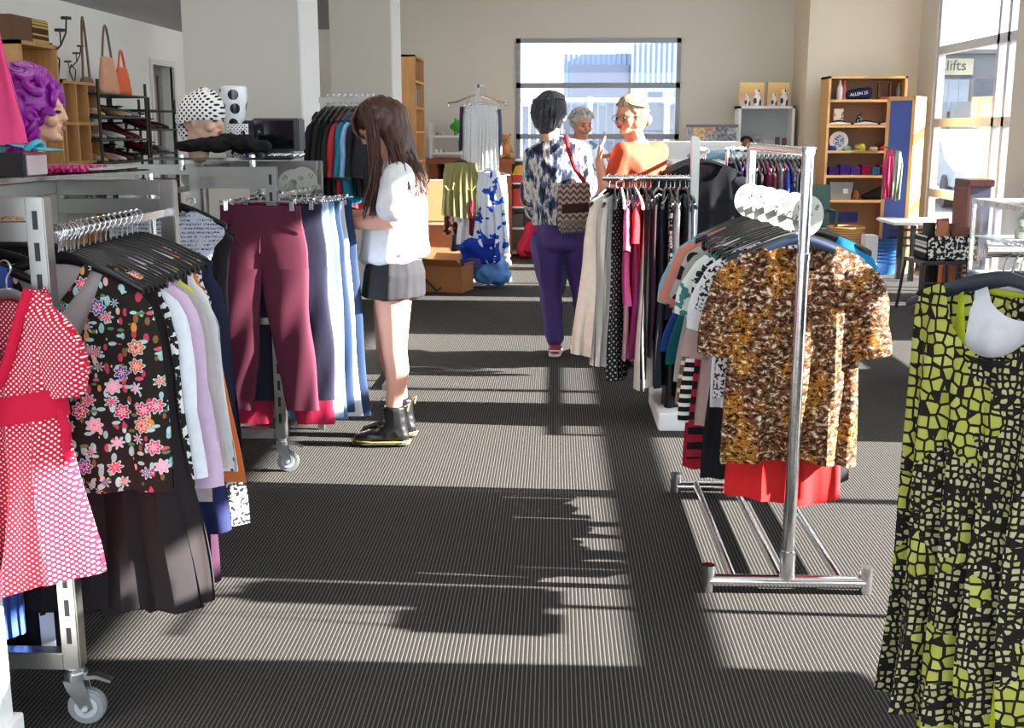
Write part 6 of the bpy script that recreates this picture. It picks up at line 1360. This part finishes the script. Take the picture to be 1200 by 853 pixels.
# ---------------------------------------------------------------- people
def skin(c):
    k = 'skin'+c
    if k not in _mats:
        n = N('skin_'+c.strip('#')); f = n.noise(n.coord(), 12, 3); n.base(n.mix(n.math('MULTIPLY', f, .25), c, '#b5654c')); n.bs.inputs['Subsurface Weight'].default_value = .08; n.bs.inputs['Subsurface Radius'].default_value = (.02, .008, .004); _mats[k] = n.fin(.5, 0, .4)
    return _mats[k]
V = Vector
def head_tf(mb, M):
    b = face_bm(); bmesh.ops.transform(b.bm, matrix=M, verts=b.bm.verts[:])
    me = bpy.data.meshes.new('t'); b.bm.to_mesh(me); b.bm.free(); mb.bm.from_mesh(me); bpy.data.meshes.remove(me)
def hand(mb, wrist, d, palm_n, size=.17, curl=.5, side=1, spread=.12):
    """wrist point, finger direction d, palm normal (palm faces it); thumb on the +side"""
    d = V(d).normalized(); n_ = V(palm_n).normalized(); a = d.cross(n_).normalized()*side; n_ = a.cross(d).normalized()*side
    n_ = n_ if n_.dot(V(palm_n)) > 0 else -n_
    w = V(wrist); s = size/.18; P_ = lambda u, v_, q: w+d*u*s+a*v_*s+n_*q*s
    mb.hull([(P_(.0, 0, 0), .02*s), (P_(.085, .028, 0), .013*s), (P_(.085, -.028, 0), .012*s), (P_(.03, .02, .004), .015*s)])
    for k, (v_, L) in enumerate(((.029, .072), (.010, .08), (-.010, .074), (-.029, .058))):
        p = P_(.086, v_, 0); dd = (d+a*(v_*spread*20)*.5).normalized(); an = curl*.45
        for seg in range(3):
            an += curl*.5; q = p+(dd*math.cos(an)+n_*math.sin(an))*L*s*(.42, .32, .26)[seg]; r_ = (.0088, .0080, .0070)[seg]*s
            mb.hull([(p, r_), (q, r_*.92)]); p = q
    p = P_(.02, .03, .006); q = p+(a*.7+d*.75+n_*.25).normalized()*.042*s; q2 = q+(a*.25+d*.9+n_*.35).normalized()*.032*s
    mb.hull([(p, .013*s), (q, .0105*s)]); mb.hull([(q, .0105*s), (q2, .0085*s)])
def limb(mb, pts):
    for (a, ra), (b, rb) in zip(pts, pts[1:]): mb.hull([(V(a), ra), (V(b), rb)])
def person(label, foot, build, skin_c, voxel=.0065):
    mb = MB(); build(mb); r = remeshed(mb, voxel, 3); o = r.build('person', skin(skin_c), off=foot); o.location = foot; return tag(o, label, 'person')
def wear(name, par, build, m, voxel=.009, fold=.006, fs=(9, 9, 4), smooth=2, seed=0):
    mb = MB(); build(mb); s = seed
    r = remeshed(mb, voxel, smooth, lambda c: fold*noise.noise(V((c.x*fs[0]+s, c.y*fs[1], c.z*fs[2])))+fold*.5*noise.noise(V((c.x*fs[0]*2.3, c.y*fs[1]*2.3+s, c.z*fs[2]*2.3))))
    return r.build(name, m, par, off=par.location)
def ball(par, name, c, r, m, sc=(1, 1, 1)): return MB().sph(V(c)-V(par.location), r, sc, 12).build(name, m, par)
def hairmat(c1, c2, nm):
    n = N('hair_'+nm); f = n.noise(n.coord(scale=(1, 1, .12)), 120, 3); n.base(n.ramp(f, [(.35, c1), (.7, c2)])); n.bump(f, .4, .003); return n.fin(.42, 0, .5)
# ---- girl in white T-shirt, facing left, head bowed
gY = 5.27; foot = at(462, 514, gY); foot = V((foot.x, gY, 0))
def g(px_, py, dy=0): return at(px_, py, gY+dy)
hipc, waist, chest, neckb = g(462, 322), g(462, 288), g(466, 232), g(464, 192)
shL, shR = g(466, 208, -.165), g(468, 206, .165)
HM = Matrix.Translation(g(444, 150)) @ Matrix.Rotation(R(186), 4, 'Z') @ Matrix.Rotation(R(34), 4, 'Y')
def girl(mb):
    head_tf(mb, HM)
    mb.hull([(neckb, .05), (g(452, 165), .048)])
    mb.hull([(hipc, (.135, .165, .1)), (waist, (.115, .135, .06))]); mb.hull([(waist, (.115, .135, .06)), (chest, (.115, .15, .09))]); mb.hull([(chest, (.11, .15, .08)), (shL, .045), (shR, .045), (neckb, .05)])
    eL = g(457, 258, -.2); wL = g(412, 262, -.11); eR = g(448, 256, .2); wR = g(402, 252, .12)
    limb(mb, [(shL, .05), (eL, .042), (lerp(eL, wL, .35), .04), (wL, .025)]); limb(mb, [(shR, .05), (eR, .042), (lerp(eR, wR, .35), .04), (wR, .025)])
    hand(mb, wL, (-1, .25, -.1), (0, .6, -.6), .165, .6, 1); hand(mb, wR, (-1, -.25, .05), (0, -.6, -.6), .165, .6, -1)
    for dy, kx, fx in ((-.075, 0, 0), (.085, -7, 9)):
        hp_ = g(460, 330, dy); kn = g(462+kx, 408, dy); cf = g(466+kx*.4, 435, dy); an = g(461+fx, 480, dy); 
        limb(mb, [(hp_, .098), (kn, .060), (cf, .056), (lerp(cf, an, .6), .042), (an, .038)])
        mb.hull([((an.x, an.y, .09), .036), ((an.x+.02, an.y, .04), .034), ((an.x-.1, an.y, .03), .03)])
gp = person('long-haired person in a white T-shirt and black skirt, head bowed over the jeans', foot, girl, '#dba28c')
def shirt(mb):
    mb.hull([(g(458, 303), (.148, .175, .03)), (g(462, 262), (.145, .16, .05))]); mb.hull([(g(462, 262), (.145, .16, .05)), (chest, (.13, .165, .09))]); mb.hull([(chest, (.128, .165, .08)), (shL, .062), (shR, .062), (g(463, 196), .055)])
    eL = g(459, 244, -.205); eR = g(452, 242, .205); mb.hull([(shL, .066), (eL, .072)]); mb.hull([(shR, .066), (eR, .07)]); mb.hull([(g(470, 250), (.11, .15, .08)), (g(474, 296), (.13, .16, .03))])
ts = wear('t_shirt', gp, shirt, cloth('#e9e9ea'), .009, .013, (7, 7, 5), 3)
def skirt(mb): mb.hull([(g(462, 298), (.125, .155, .02)), (g(463, 318), (.15, .195, .03))]); mb.hull([(g(463, 318), (.15, .195, .03)), (g(461, 345), (.156, .205, .012))])
wear('skirt', gp, skirt, cloth('#26262b'), .008, .012, (10, 10, 2), 2)
BOOT = plain('#19191c', .3, 0, .6, var=0)
for dy, fx in ((-.075, 0), (.085, 9)):
    an = g(462+fx, 480, dy)
    def boot(mb):
        mb.hull([((an.x, an.y, .185), (.052, .048, .01)), ((an.x+.004, an.y, .10), (.052, .046, .03))]); mb.hull([((an.x+.008, an.y, .1), (.05, .044, .03)), ((an.x+.022, an.y, .045), (.05, .042, .03)), ((an.x-.05, an.y, .06), (.04, .042, .03))])
        mb.hull([((an.x+.02, an.y, .04), (.05, .04, .02)), ((an.x-.11, an.y, .045), (.05, .048, .03)), ((an.x-.165, an.y, .036), (.03, .036, .02))])
    bt = wear('boot', gp, boot, BOOT, .006, .003, (20, 20, 20), 3)
    s_ = MB(); s_.hull([((an.x+.045, an.y, .012), (.03, .042, .012)), ((an.x-.1, an.y, .012), (.05, .052, .012)), ((an.x-.165, an.y, .012), (.04, .04, .012))]); s_.build('sole', plain('#3a372f', .6, var=0), bt, off=gp.location)
    w_ = MB(); w_.tube([(an.x+.075, an.y, .026), (an.x+.04, an.y-.046, .026), (an.x-.1, an.y-.055, .026), (an.x-.17, an.y-.035, .026), (an.x-.205, an.y, .026), (an.x-.17, an.y+.035, .026), (an.x-.1, an.y+.055, .026), (an.x+.04, an.y+.046, .026)], .0035, 6, closed=True); w_.build('welt_stitching', plain('#c9b54a', .6, var=0), bt, off=gp.location)
    lc = MB()
    for k in range(5): z = .085+.022*k; x = an.x-.062+.004*k; lc.tube([(x, an.y-.03, z), (x-.012, an.y, z+.008), (x, an.y+.03, z)], .0028, 6)
    lc.tube([(an.x-.05, an.y-.01, .185), (an.x-.09, an.y-.03, .2), (an.x-.1, an.y-.02, .16)], .0025, 6); lc.build('laces', plain('#0e0e10', .5, var=0), bt, off=gp.location)
    MB().tube([(an.x+.05, an.y, .185), (an.x+.07, an.y, .2), (an.x+.062, an.y, .165)], .004, 6).build('pull_tab', plain('#d8c870', .5, var=0), bt, off=gp.location)
HB = hairmat('#2a1712', '#5a3527', 'long_brown'); hr = MB(); rnd = random.Random(21)
Hc = HM.translation; hr.hull([(HM @ V((-.03, 0, .035)), .102), (HM @ V((.0, 0, .05)), .088)])
hr.hull([(HM @ V((-.07, 0, .01)), .085), (g(478, 195, .0), (.055, .12, .05))]); hr.hull([(g(478, 195), (.055, .12, .05)), (g(490, 225), (.03, .09, .03))])
base_h = remeshed(hr, .008, 4, lambda c: .006*noise.noise(V((c.x*50, c.y*50, c.z*6))))
hr = base_h
for k in range(330):
    a = rnd.uniform(-PI, PI); e_ = rnd.uniform(.15, 1.45)
    d_ = V((math.cos(a)*math.cos(e_)*1.0, math.sin(a)*math.cos(e_)*.95, math.sin(e_))); s0 = HM @ (V((-.02, 0, .035))+d_*.098)
    side = rnd.random(); yy = rnd.uniform(-.15, .15)
    front = side < .26
    if front:
        nearside = -1 if rnd.random() < .75 else 1
        s0 = HM @ (V((-.01, nearside*-1*.03*0, .035))+V((rnd.uniform(-.3, .35), -nearside*rnd.uniform(.2, .9), .75)).normalized()*.1)
        s1 = HM @ V((rnd.uniform(-.03, .035), -nearside*.095, rnd.uniform(-.03, .03)))
        s2 = g(rnd.uniform(434, 450), rnd.uniform(205, 218), nearside*.15); s3 = g(rnd.uniform(424, 446), rnd.uniform(228, 262), nearside*rnd.uniform(.17, .23))
    else:
        q = rnd.random(); s1 = HM @ V((-.11+.07*rnd.random(), yy*.7, rnd.uniform(-.04, .04)))
        s2 = g(lerp(462, 488, q)+rnd.uniform(-3, 3), rnd.uniform(180, 200), yy*1.0); s3 = g(lerp(466, 502, q), rnd.uniform(205, 240)-(8 if q < .5 else 0), yy*1.1-.02)
        if q < .55 and yy < 0: s2.y = gY-.19; s3.y = gY-.22
    pts = []
    for j in range(11):
        t = j/10; p = s0*(1-t)**3+s1*3*t*(1-t)**2+s2*3*t*t*(1-t)+s3*t**3; p += V((math.sin(t*9+k), math.cos(t*8+k*2), 0))*.006*t; pts.append(p)
    hr.tube(pts, [.0062*(1-.75*(j/10)**2) for j in range(11)], 5)
# fringe
for k in range(40):
    b0 = lerp(-.07, .07, k/39); hr.tube([HM @ V((.03, b0*.6, .122)), HM @ V((.075, b0*.9, .095)), HM @ V((.097, b0, .05)), HM @ V((.094, b0*1.05, .012))], [.007, .008, .007, .003], 5)
hr.build('long_hair', HB, gp, off=gp.location)
for q_ in (-1, 1): ball(gp, 'eye', HM @ V((.079, q_*.031, .005)), .0085, plain('#33231d', .3, var=0))
MB().hull([(HM @ V((.087, .0, -.045))-gp.location, (.007, .014, .004)), (HM @ V((.084, 0, -.052))-gp.location, (.007, .012, .004))]).build('lips', plain('#b5544e', .45, var=0), gp)
# ---- woman in purple trousers, seen from behind, looking right
wY = 7.4; wf_ = at(668, 412, wY); foot = V((wf_.x, wY, 0))
def w(px_, py, dy=0): return at(px_, py, wY+dy)
wsL, wsR = w(624, 184, .0), w(680, 178, 0)
HW = Matrix.Translation(w(647, 134, .01)) @ Matrix.Rotation(R(48), 4, 'Z') @ Matrix.Rotation(R(4), 4, 'Y')
def lady(mb):
    head_tf(mb, HW); mb.hull([(w(648, 170, .0), .048), (w(647, 150, 0), .045)])
    mb.hull([(w(658, 275), (.165, .115, .09)), (w(654, 238), (.13, .095, .05))]); mb.hull([(w(654, 238), (.13, .095, .05)), (w(652, 200), (.145, .1, .08))]); mb.hull([(w(652, 200), (.14, .1, .07)), (wsL, .048), (wsR, .048), (w(649, 170), .045)])
    eL = w(622, 232, .06); hL = w(628, 250, .26); limb(mb, [(wsL, .048), (eL, .04), (hL, .027)]); hand(mb, hL, (.3, 1, .1), (0, 0, -1), .165, .5)
    eR = w(686, 226, .06); hR = w(694, 212, .26); limb(mb, [(wsR, .048), (eR, .04), (hR, .027)]); hand(mb, hR, (-.2, 1, .3), (0, 0, -1), .165, .5, -1)
    for hx, kx, ax, dy in ((642, 645, 650, 0), (675, 682, 691, .08)):
        limb(mb, [(w(hx, 285, 0), .095), (w(kx, 342, .0), .064), (w((kx+ax)/2-1, 368, dy), .056), (V((w(ax, 400, dy).x, wY+dy, .09)), .04)])
        x = w(ax, 405, dy).x; mb.hull([((x, wY+dy-.03, .045), .038), ((x+.01, wY+dy+.13, .03), .032)])
lp = person('person seen from behind in a blue-grey blouse and purple trousers', foot, lady, '#d9a388')
def blouse(mb):
    mb.hull([(w(656, 262), (.185, .125, .02)), (w(653, 225), (.155, .12, .06))]); mb.hull([(w(653, 225), (.16, .12, .06)), (w(651, 198), (.17, .125, .08))]); mb.hull([(w(651, 200), (.165, .12, .07)), (wsL, .066), (wsR, .066), (w(649, 166), .056)])
    limb(mb, [(wsL, .068), (w(621, 230, .05), .062), (w(625, 247, .19), .05)]); limb(mb, [(wsR, .068), (w(686, 226, .05), .062), (w(692, 215, .19), .05)])
wear('blouse', lp, blouse, P('abstract'), .01, .010, (10, 10, 5), 3)
wear('collar', lp, lambda mb: mb.hull([(w(648, 160, 0), (.062, .06, .02)), (w(649, 168), (.07, .065, .015))]), P('abstract'), .008, .004)
def trs(mb):
    mb.hull([(w(657, 258), (.155, .115, .03)), (w(658, 285), (.186, .15, .07))])
    for hx, kx, ax, dy in ((641, 645, 650, 0), (676, 682, 691, .08)):
        limb(mb, [(w(hx, 284, 0), .113), (w(lerp(hx, kx, .5), 312, 0), .093), (w(kx, 342, 0), .072), (w((kx+ax)/2, 372, dy), .066), (V((w(ax, 396, dy).x, wY+dy, .12)), .058)])
wear('trousers', lp, trs, plain('#3f2a6b', .8), .010, .010, (12, 12, 7), 3)
for ax, dy in ((650, 0), (691, .08)):
    x = w(ax, 402, dy).x; y = wY+dy
    sh_ = MB(); sh_.hull([((x, y-.045, .055), (.04, .035, .035)), ((x+.005, y+.05, .05), (.044, .04, .03)), ((x+.01, y+.15, .035), (.038, .04, .02))]); sh2 = sh_.build('shoe', plain('#8a1f2a', .5), lp, off=lp.location)
    MB().hull([((x, y-.06, .014), (.04, .03, .013)), ((x+.01, y+.15, .014), (.044, .045, .013)), ((x+.005, y+.05, .014), (.048, .04, .013))]).build('sole', plain('#c9bcb4', .6, var=0), sh2, off=lp.location)
    MB().tube([(x-.036, y-.07, .045), (x, y-.086, .05), (x+.036, y-.07, .045)], .006, 6).build('heel_stripe', plain('#e2d4cf', .5, var=0), sh2, off=lp.location)
hb = MB(); hb.hull([(HW @ V((-.03, 0, .04)), .105), (HW @ V((-.045, 0, -.03)), (.08, .08, .06))]); hb.hull([(HW @ V((-.045, 0, -.03)), (.085, .085, .05)), (HW @ V((-.05, 0, -.1)), (.055, .06, .03))]); hb.hull([(HW @ V((.03, 0, .085)), .06), (HW @ V((-.03, 0, .06)), .09)])
hb = remeshed(hb, .007, 3, lambda c: .005*noise.noise(V((c.x*70, c.y*70, c.z*14))))
rnd = random.Random(4)
for k in range(110):
    a = rnd.uniform(-2.6, 2.6)+PI; d_ = V((math.cos(a), math.sin(a), 0)); top = HW @ V((-.01, 0, .14)); p1_ = HW @ (V((-.03, 0, .08))+d_*.1); p2_ = HW @ (V((-.035, 0, .0))+d_*.112); p3_ = HW @ (V((-.035, 0, -.09))+d_*.08)
    if d_.x > .5: p3_ = p2_
    hb.tube([top, p1_, p2_, p3_], [.004, .006, .006, .002], 5)
hb.build('bobbed_hair', hairmat('#17171b', '#4b4b50', 'grey_black'), lp, off=lp.location)
ear = HW @ V((-.005, -.082, -.02)); MB().tube([V(ear)-lp.location+V((.018*math.cos(a*PI/8), -.004, .018*math.sin(a*PI/8)-.02)) for a in range(16)], .0022, 6, closed=True).build('hoop_earring', CHROME, lp)
for q_ in (-1, 1): ball(lp, 'eye', HW @ V((.079, q_*.031, .005)), .0085, plain('#33231d', .3, var=0))
# fringed bag with red strap
bg_ = thing('shoulder_bag', 'brown woven shoulder bag with looped fringe and a red strap, on the woman in purple', 'bag', tuple(w(674, 245, -.17)))
L0 = bg_.location.copy()
bm_ = MB(); bm_.hull([(w(659, 222, -.17)-L0, .03), (w(686, 218, -.15)-L0, .03), (w(660, 266, -.17)-L0, .035), (w(691, 264, -.15)-L0, .035)])
zig = pat('woven_bag', lambda n: n.mix(n.math('GREATER_THAN', n.math('SINE', n.math('ADD', n.math('MULTIPLY', n.sep(n.coord())[2], 170), n.math('MULTIPLY', n.math('SINE', n.math('MULTIPLY', n.sep(n.coord())[0], 150)), 1.6))), .1), '#5c4640', '#a89a8c'))
remeshed(bm_, .008, 2, lambda c: .005*noise.noise(c*30)).build('bag_body', zig, bg_)
MB().hull([(w(660, 241, -.205)-L0, .008), (w(688, 239, -.185)-L0, .008), (w(660, 249, -.205)-L0, .008), (w(689, 247, -.185)-L0, .008)]).build('dark_band', cloth('#3a1f20'), bg_)
fr_ = MB()
for k in range(11):
    p = lerp(w(658, 258, -.21), w(691, 256, -.19), k/10)-L0; fr_.tube([p, p+V((-.006, -.012, -.05)), p+V((.004, -.012, -.085)), p+V((.012, -.01, -.05)), p+V((.008, 0, -.005))], .004, 6)
fr_.build('fringe', cloth('#8a7f76'), bg_)
MB().tube([w(686, 222, -.16)-L0, w(684, 212, -.16)-L0, w(674, 198, -.14)-L0, w(666, 176, -.125)-L0, w(664, 160, -.03)-L0, w(665, 162, .06)-L0], .013, 8).build('strap', cloth('#a3202e'), bg_)
MB().tube([w(660, 228, -.17)-L0, w(668, 221, -.17)-L0, w(684, 216, -.16)-L0], .014, 8).build('flap_edge', cloth('#8d1e2c'), bg_)
# ---- man behind, facing the camera
mY2 = 9.7; mf = at(672, 349, mY2); foot = V((at(672, 340, mY2).x, mY2, 0))
def m_(px_, py, dy=0): return at(px_, py, mY2+dy)
HN = Matrix.Translation(m_(682, 147)) @ Matrix.Rotation(R(-62), 4, 'Z') @ Matrix.Rotation(R(8), 4, 'Y')
def man(mb):
    head_tf(mb, HN); mb.hull([(m_(681, 172), .055), (m_(682, 158), .052)])
    mb.hull([(m_(678, 245), (.16, .12, .1)), (m_(680, 215), (.16, .12, .06))]); mb.hull([(m_(680, 215), (.16, .12, .06)), (m_(680, 192), (.17, .12, .08))]); mb.hull([(m_(680, 190), (.16, .11, .06)), (m_(657, 180), .055), (m_(703, 180), .055), (m_(681, 172), .05)])
    for s, x in ((-1, 656), (1, 704)):
        e_, h_ = m_(x, 215, -.02), m_(x-s*8, 232, -.22); limb(mb, [(m_(x, 182), .05), (e_, .043), (h_, .03)]); hand(mb, h_, (-s*.4, -1, 0), (0, 0, -1), .18, .5, s)
    for hx, ax in ((668, 652), (690, 694)):
        limb(mb, [(m_(hx, 250), .095), (m_((hx+ax)/2, 295), .065), (V((m_(ax, 330).x, mY2, .09)), .045)]); x = m_(ax, 335).x; mb.hull([((x, mY2+.04, .05), .04), ((x, mY2-.13, .035), .035)])
mp = person('grey-haired person in a white and blue shirt, smiling between the two women', foot, man, '#c98a6c', .008)
def msh(mb):
    mb.hull([(m_(678, 245), (.19, .14, .03)), (m_(680, 200), (.185, .14, .08))]); mb.hull([(m_(680, 195), (.18, .13, .06)), (m_(657, 181), .065), (m_(703, 181), .065), (m_(681, 168), .06)]); mb.hull([(m_(656, 184), .068), (m_(655, 208, -.02), .065)]); mb.hull([(m_(704, 184), .068), (m_(705, 208, -.02), .065)])
wear('shirt', mp, msh, pat('man_shirt', p_print('#eef2f4', '#6f93a8', 16, .58)), .012, .01, (9, 9, 5), 2)
def mtr(mb):
    mb.hull([(m_(678, 242), (.17, .13, .03)), (m_(679, 262), (.18, .13, .06))])
    for hx, ax in ((668, 652), (690, 694)): limb(mb, [(m_(hx, 258), .105), (m_((hx+ax)/2, 295), .085), (V((m_(ax, 330).x, mY2, .12)), .07)])
wear('trousers', mp, mtr, cloth('#3b4252'), .012, .01, (9, 9, 5), 2)
for ax in (652, 694): x = m_(ax, 335).x; MB().hull([((x, mY2+.06, .035), .045), ((x, mY2-.14, .03), (.045, .05, .03))]).build('shoe', plain('#4b2a30', .5), mp, off=mp.location)
hc = MB(); rnd = random.Random(8); hc.hull([(HN @ V((-.03, 0, .04)), .098), (HN @ V((.0, 0, .065)), .075)])
for k in range(90):
    a = rnd.uniform(-PI, PI); e_ = rnd.uniform(.1, 1.5); d_ = V((math.cos(a)*math.cos(e_), math.sin(a)*math.cos(e_), math.sin(e_)))
    if d_.x > .55 and d_.z < .62: continue
    hc.sph(HN @ (V((-.02, 0, .035))+d_*.1), .016, n=8)
hc.build('curly_hair', hairmat('#7a746c', '#cfcbc4', 'grey_curly'), mp, off=mp.location)
for q_ in (-1, 1):
    ball(mp, 'eye', HN @ V((.080, q_*.031, .005)), .0085, plain('#2b221e', .3, var=0))
    MB().hull([(HN @ V((.084, q_*.015, .028))-mp.location, .005), (HN @ V((.078, q_*.045, .026))-mp.location, .004)]).build('eyebrow', plain('#5a504a', .7, var=0), mp)
MB().hull([(HN @ V((.088, -.02, -.045))-mp.location, .005), (HN @ V((.09, .0, -.05))-mp.location, .006), (HN @ V((.088, .02, -.045))-mp.location, .005)]).build('lips', plain('#a85a50', .45, var=0), mp)
# ---- woman in orange top, facing left, hand raised
oY = 7.15; foot = V((at(745, 400, oY).x, oY, 0))
def q(px_, py, dy=0): return at(px_, py, oY+dy)
HO = Matrix.Translation(q(738, 139)) @ Matrix.Rotation(R(222), 4, 'Z') @ Matrix.Rotation(R(2), 4, 'Y')
oL, oR = q(730, 180, -.14), q(772, 178, .10)
def olady(mb):
    head_tf(mb, HO); mb.hull([(q(750, 174, 0), .05), (q(744, 155, 0), .047)])
    mb.hull([(q(752, 270), (.15, .15, .1)), (q(752, 238), (.125, .13, .05))]); mb.hull([(q(752, 238), (.125, .13, .05)), (q(750, 205), (.125, .14, .08))]); mb.hull([(q(750, 202), (.12, .13, .06)), (oL, .05), (oR, .05), (q(750, 172), .045)])
    eL = q(711, 234, -.16); wL = q(702, 188, -.16); limb(mb, [(oL, .052), (lerp(oL, eL, .55), .045), (eL, .040), (lerp(eL, wL, .3), .040), (wL, .026)]); hand(mb, wL, (.12, 0, 1), (1, -.2, 0), .165, .22, -1, .5)
    eR = q(760, 222, .16); wR = q(728, 184, .04); limb(mb, [(oR, .052), (eR, .042), (lerp(eR, wR, .4), .038), (wR, .026)]); hand(mb, wR, (-1, -.1, .1), (0, -.3, -1), .165, .25, 1, .4)
    for x, dy in ((742, -.08), (758, .08)):
        limb(mb, [(q(x, 285, dy), .095), (q(x, 345, dy), .062), (V((q(x, 390, dy).x, oY+dy, .09)), .042)]); X = q(x, 400, dy).x; mb.hull([((X+.04, oY+dy, .05), .04), ((X-.13, oY+dy, .035), .034)])
op = person('person in glasses and an orange top, gesturing with raised hands', foot, olady, '#d8997c')
def tee(mb):
    mb.hull([(q(752, 262), (.165, .17, .02)), (q(750, 212), (.15, .165, .06))]); mb.hull([(q(750, 212), (.145, .16, .06)), (oL, .064), (oR, .064), (q(751, 180), .052)])
    mb.hull([(oL, .068), (lerp(oL, q(711, 234, -.16), .5), .066)]); mb.hull([(oR, .068), (lerp(oR, q(760, 222, .16), .5), .068)])
wear('top', op, tee, plain('#b2401f', .85), .010, .009, (9, 9, 5), 3)
def otr(mb):
    mb.hull([(q(752, 258), (.155, .155, .03)), (q(752, 285), (.17, .17, .06))])
    for x, dy in ((742, -.08), (758, .08)): limb(mb, [(q(x, 284, dy), .105), (q(x, 345, dy), .078), (V((q(x, 390, dy).x, oY+dy, .12)), .062)])
wear('trousers', op, otr, cloth('#23242c'), .012, .008, (9, 9, 5), 2)
for x, dy in ((742, -.08), (758, .08)): X = q(x, 400, dy).x; MB().hull([((X+.05, oY+dy, .035), .042), ((X-.13, oY+dy, .03), (.05, .042, .028))]).build('shoe', plain('#2a2624', .5), op, off=op.location)
ho_ = MB(); ho_.hull([(HO @ V((-.03, 0, .045)), .1), (HO @ V((-.03, 0, -.01)), .085)]); ho_.hull([(HO @ V((.03, 0, .09)), .05), (HO @ V((-.02, 0, .06)), .09)]); ho_.hull([(HO @ V((-.11, 0, .0)), .035), (HO @ V((-.09, 0, .02)), .05)])
ho_ = remeshed(ho_, .007, 3, lambda c: .004*noise.noise(V((c.x*30, c.y*60, c.z*60))))
ho_.sph(HO @ V((-.145, 0, -.012)), .036, n=14)
for k in range(60):
    b0 = lerp(-1, 1, k/59); ho_.tube([HO @ V((.055, b0*.062, .115-.03*abs(b0))), HO @ V((-.01, b0*.1, .1-.03*abs(b0))), HO @ V((-.08, b0*.085, .05-.01*abs(b0))), HO @ V((-.125, b0*.03, .0))], [.004, .006, .006, .004], 5)
ho_.build('tied_hair', hairmat('#7a6248', '#c2ab88', 'fair'), op, off=op.location)
gl_ = MB()
for q_ in (-1, 1):
    gl_.tube([HO @ V((.094, q_*.034+.023*math.cos(a*PI/8), .004+.017*math.sin(a*PI/8))) for a in range(16)], .0018, 6, closed=True); gl_.tube([HO @ V((.092, q_*.057, .008)), HO @ V((.05, q_*.076, .012)), HO @ V((-.01, q_*.083, .01))], .0018, 6)
gl_.tube([HO @ V((.096, -.011, .008)), HO @ V((.099, 0, .011)), HO @ V((.096, .011, .008))], .0018, 6); gl_.build('glasses', metal('#4a4040', .3), op, off=op.location)
for q_ in (-1, 1):
    ball(op, 'eye', HO @ V((.080, q_*.031, .004)), .0085, plain('#3a2c28', .3, var=0))
    MB().hull([(HO @ V((.084, q_*.015, .028))-op.location, .003), (HO @ V((.078, q_*.045, .027))-op.location, .003)]).build('eyebrow', plain('#8a6c50', .7, var=0), op)
MB().hull([(HO @ V((.088, -.018, -.043))-op.location, .004), (HO @ V((.091, 0, -.046))-op.location, .006), (HO @ V((.088, .018, -.043))-op.location, .004)]).build('lips', plain('#a84640', .45, var=0), op)
MB().hull([(HO @ V((.089, -.012, -.052))-op.location, .003), (HO @ V((.09, .012, -.052))-op.location, .003)]).build('open_mouth', plain('#3c1512', .6, var=0), op)
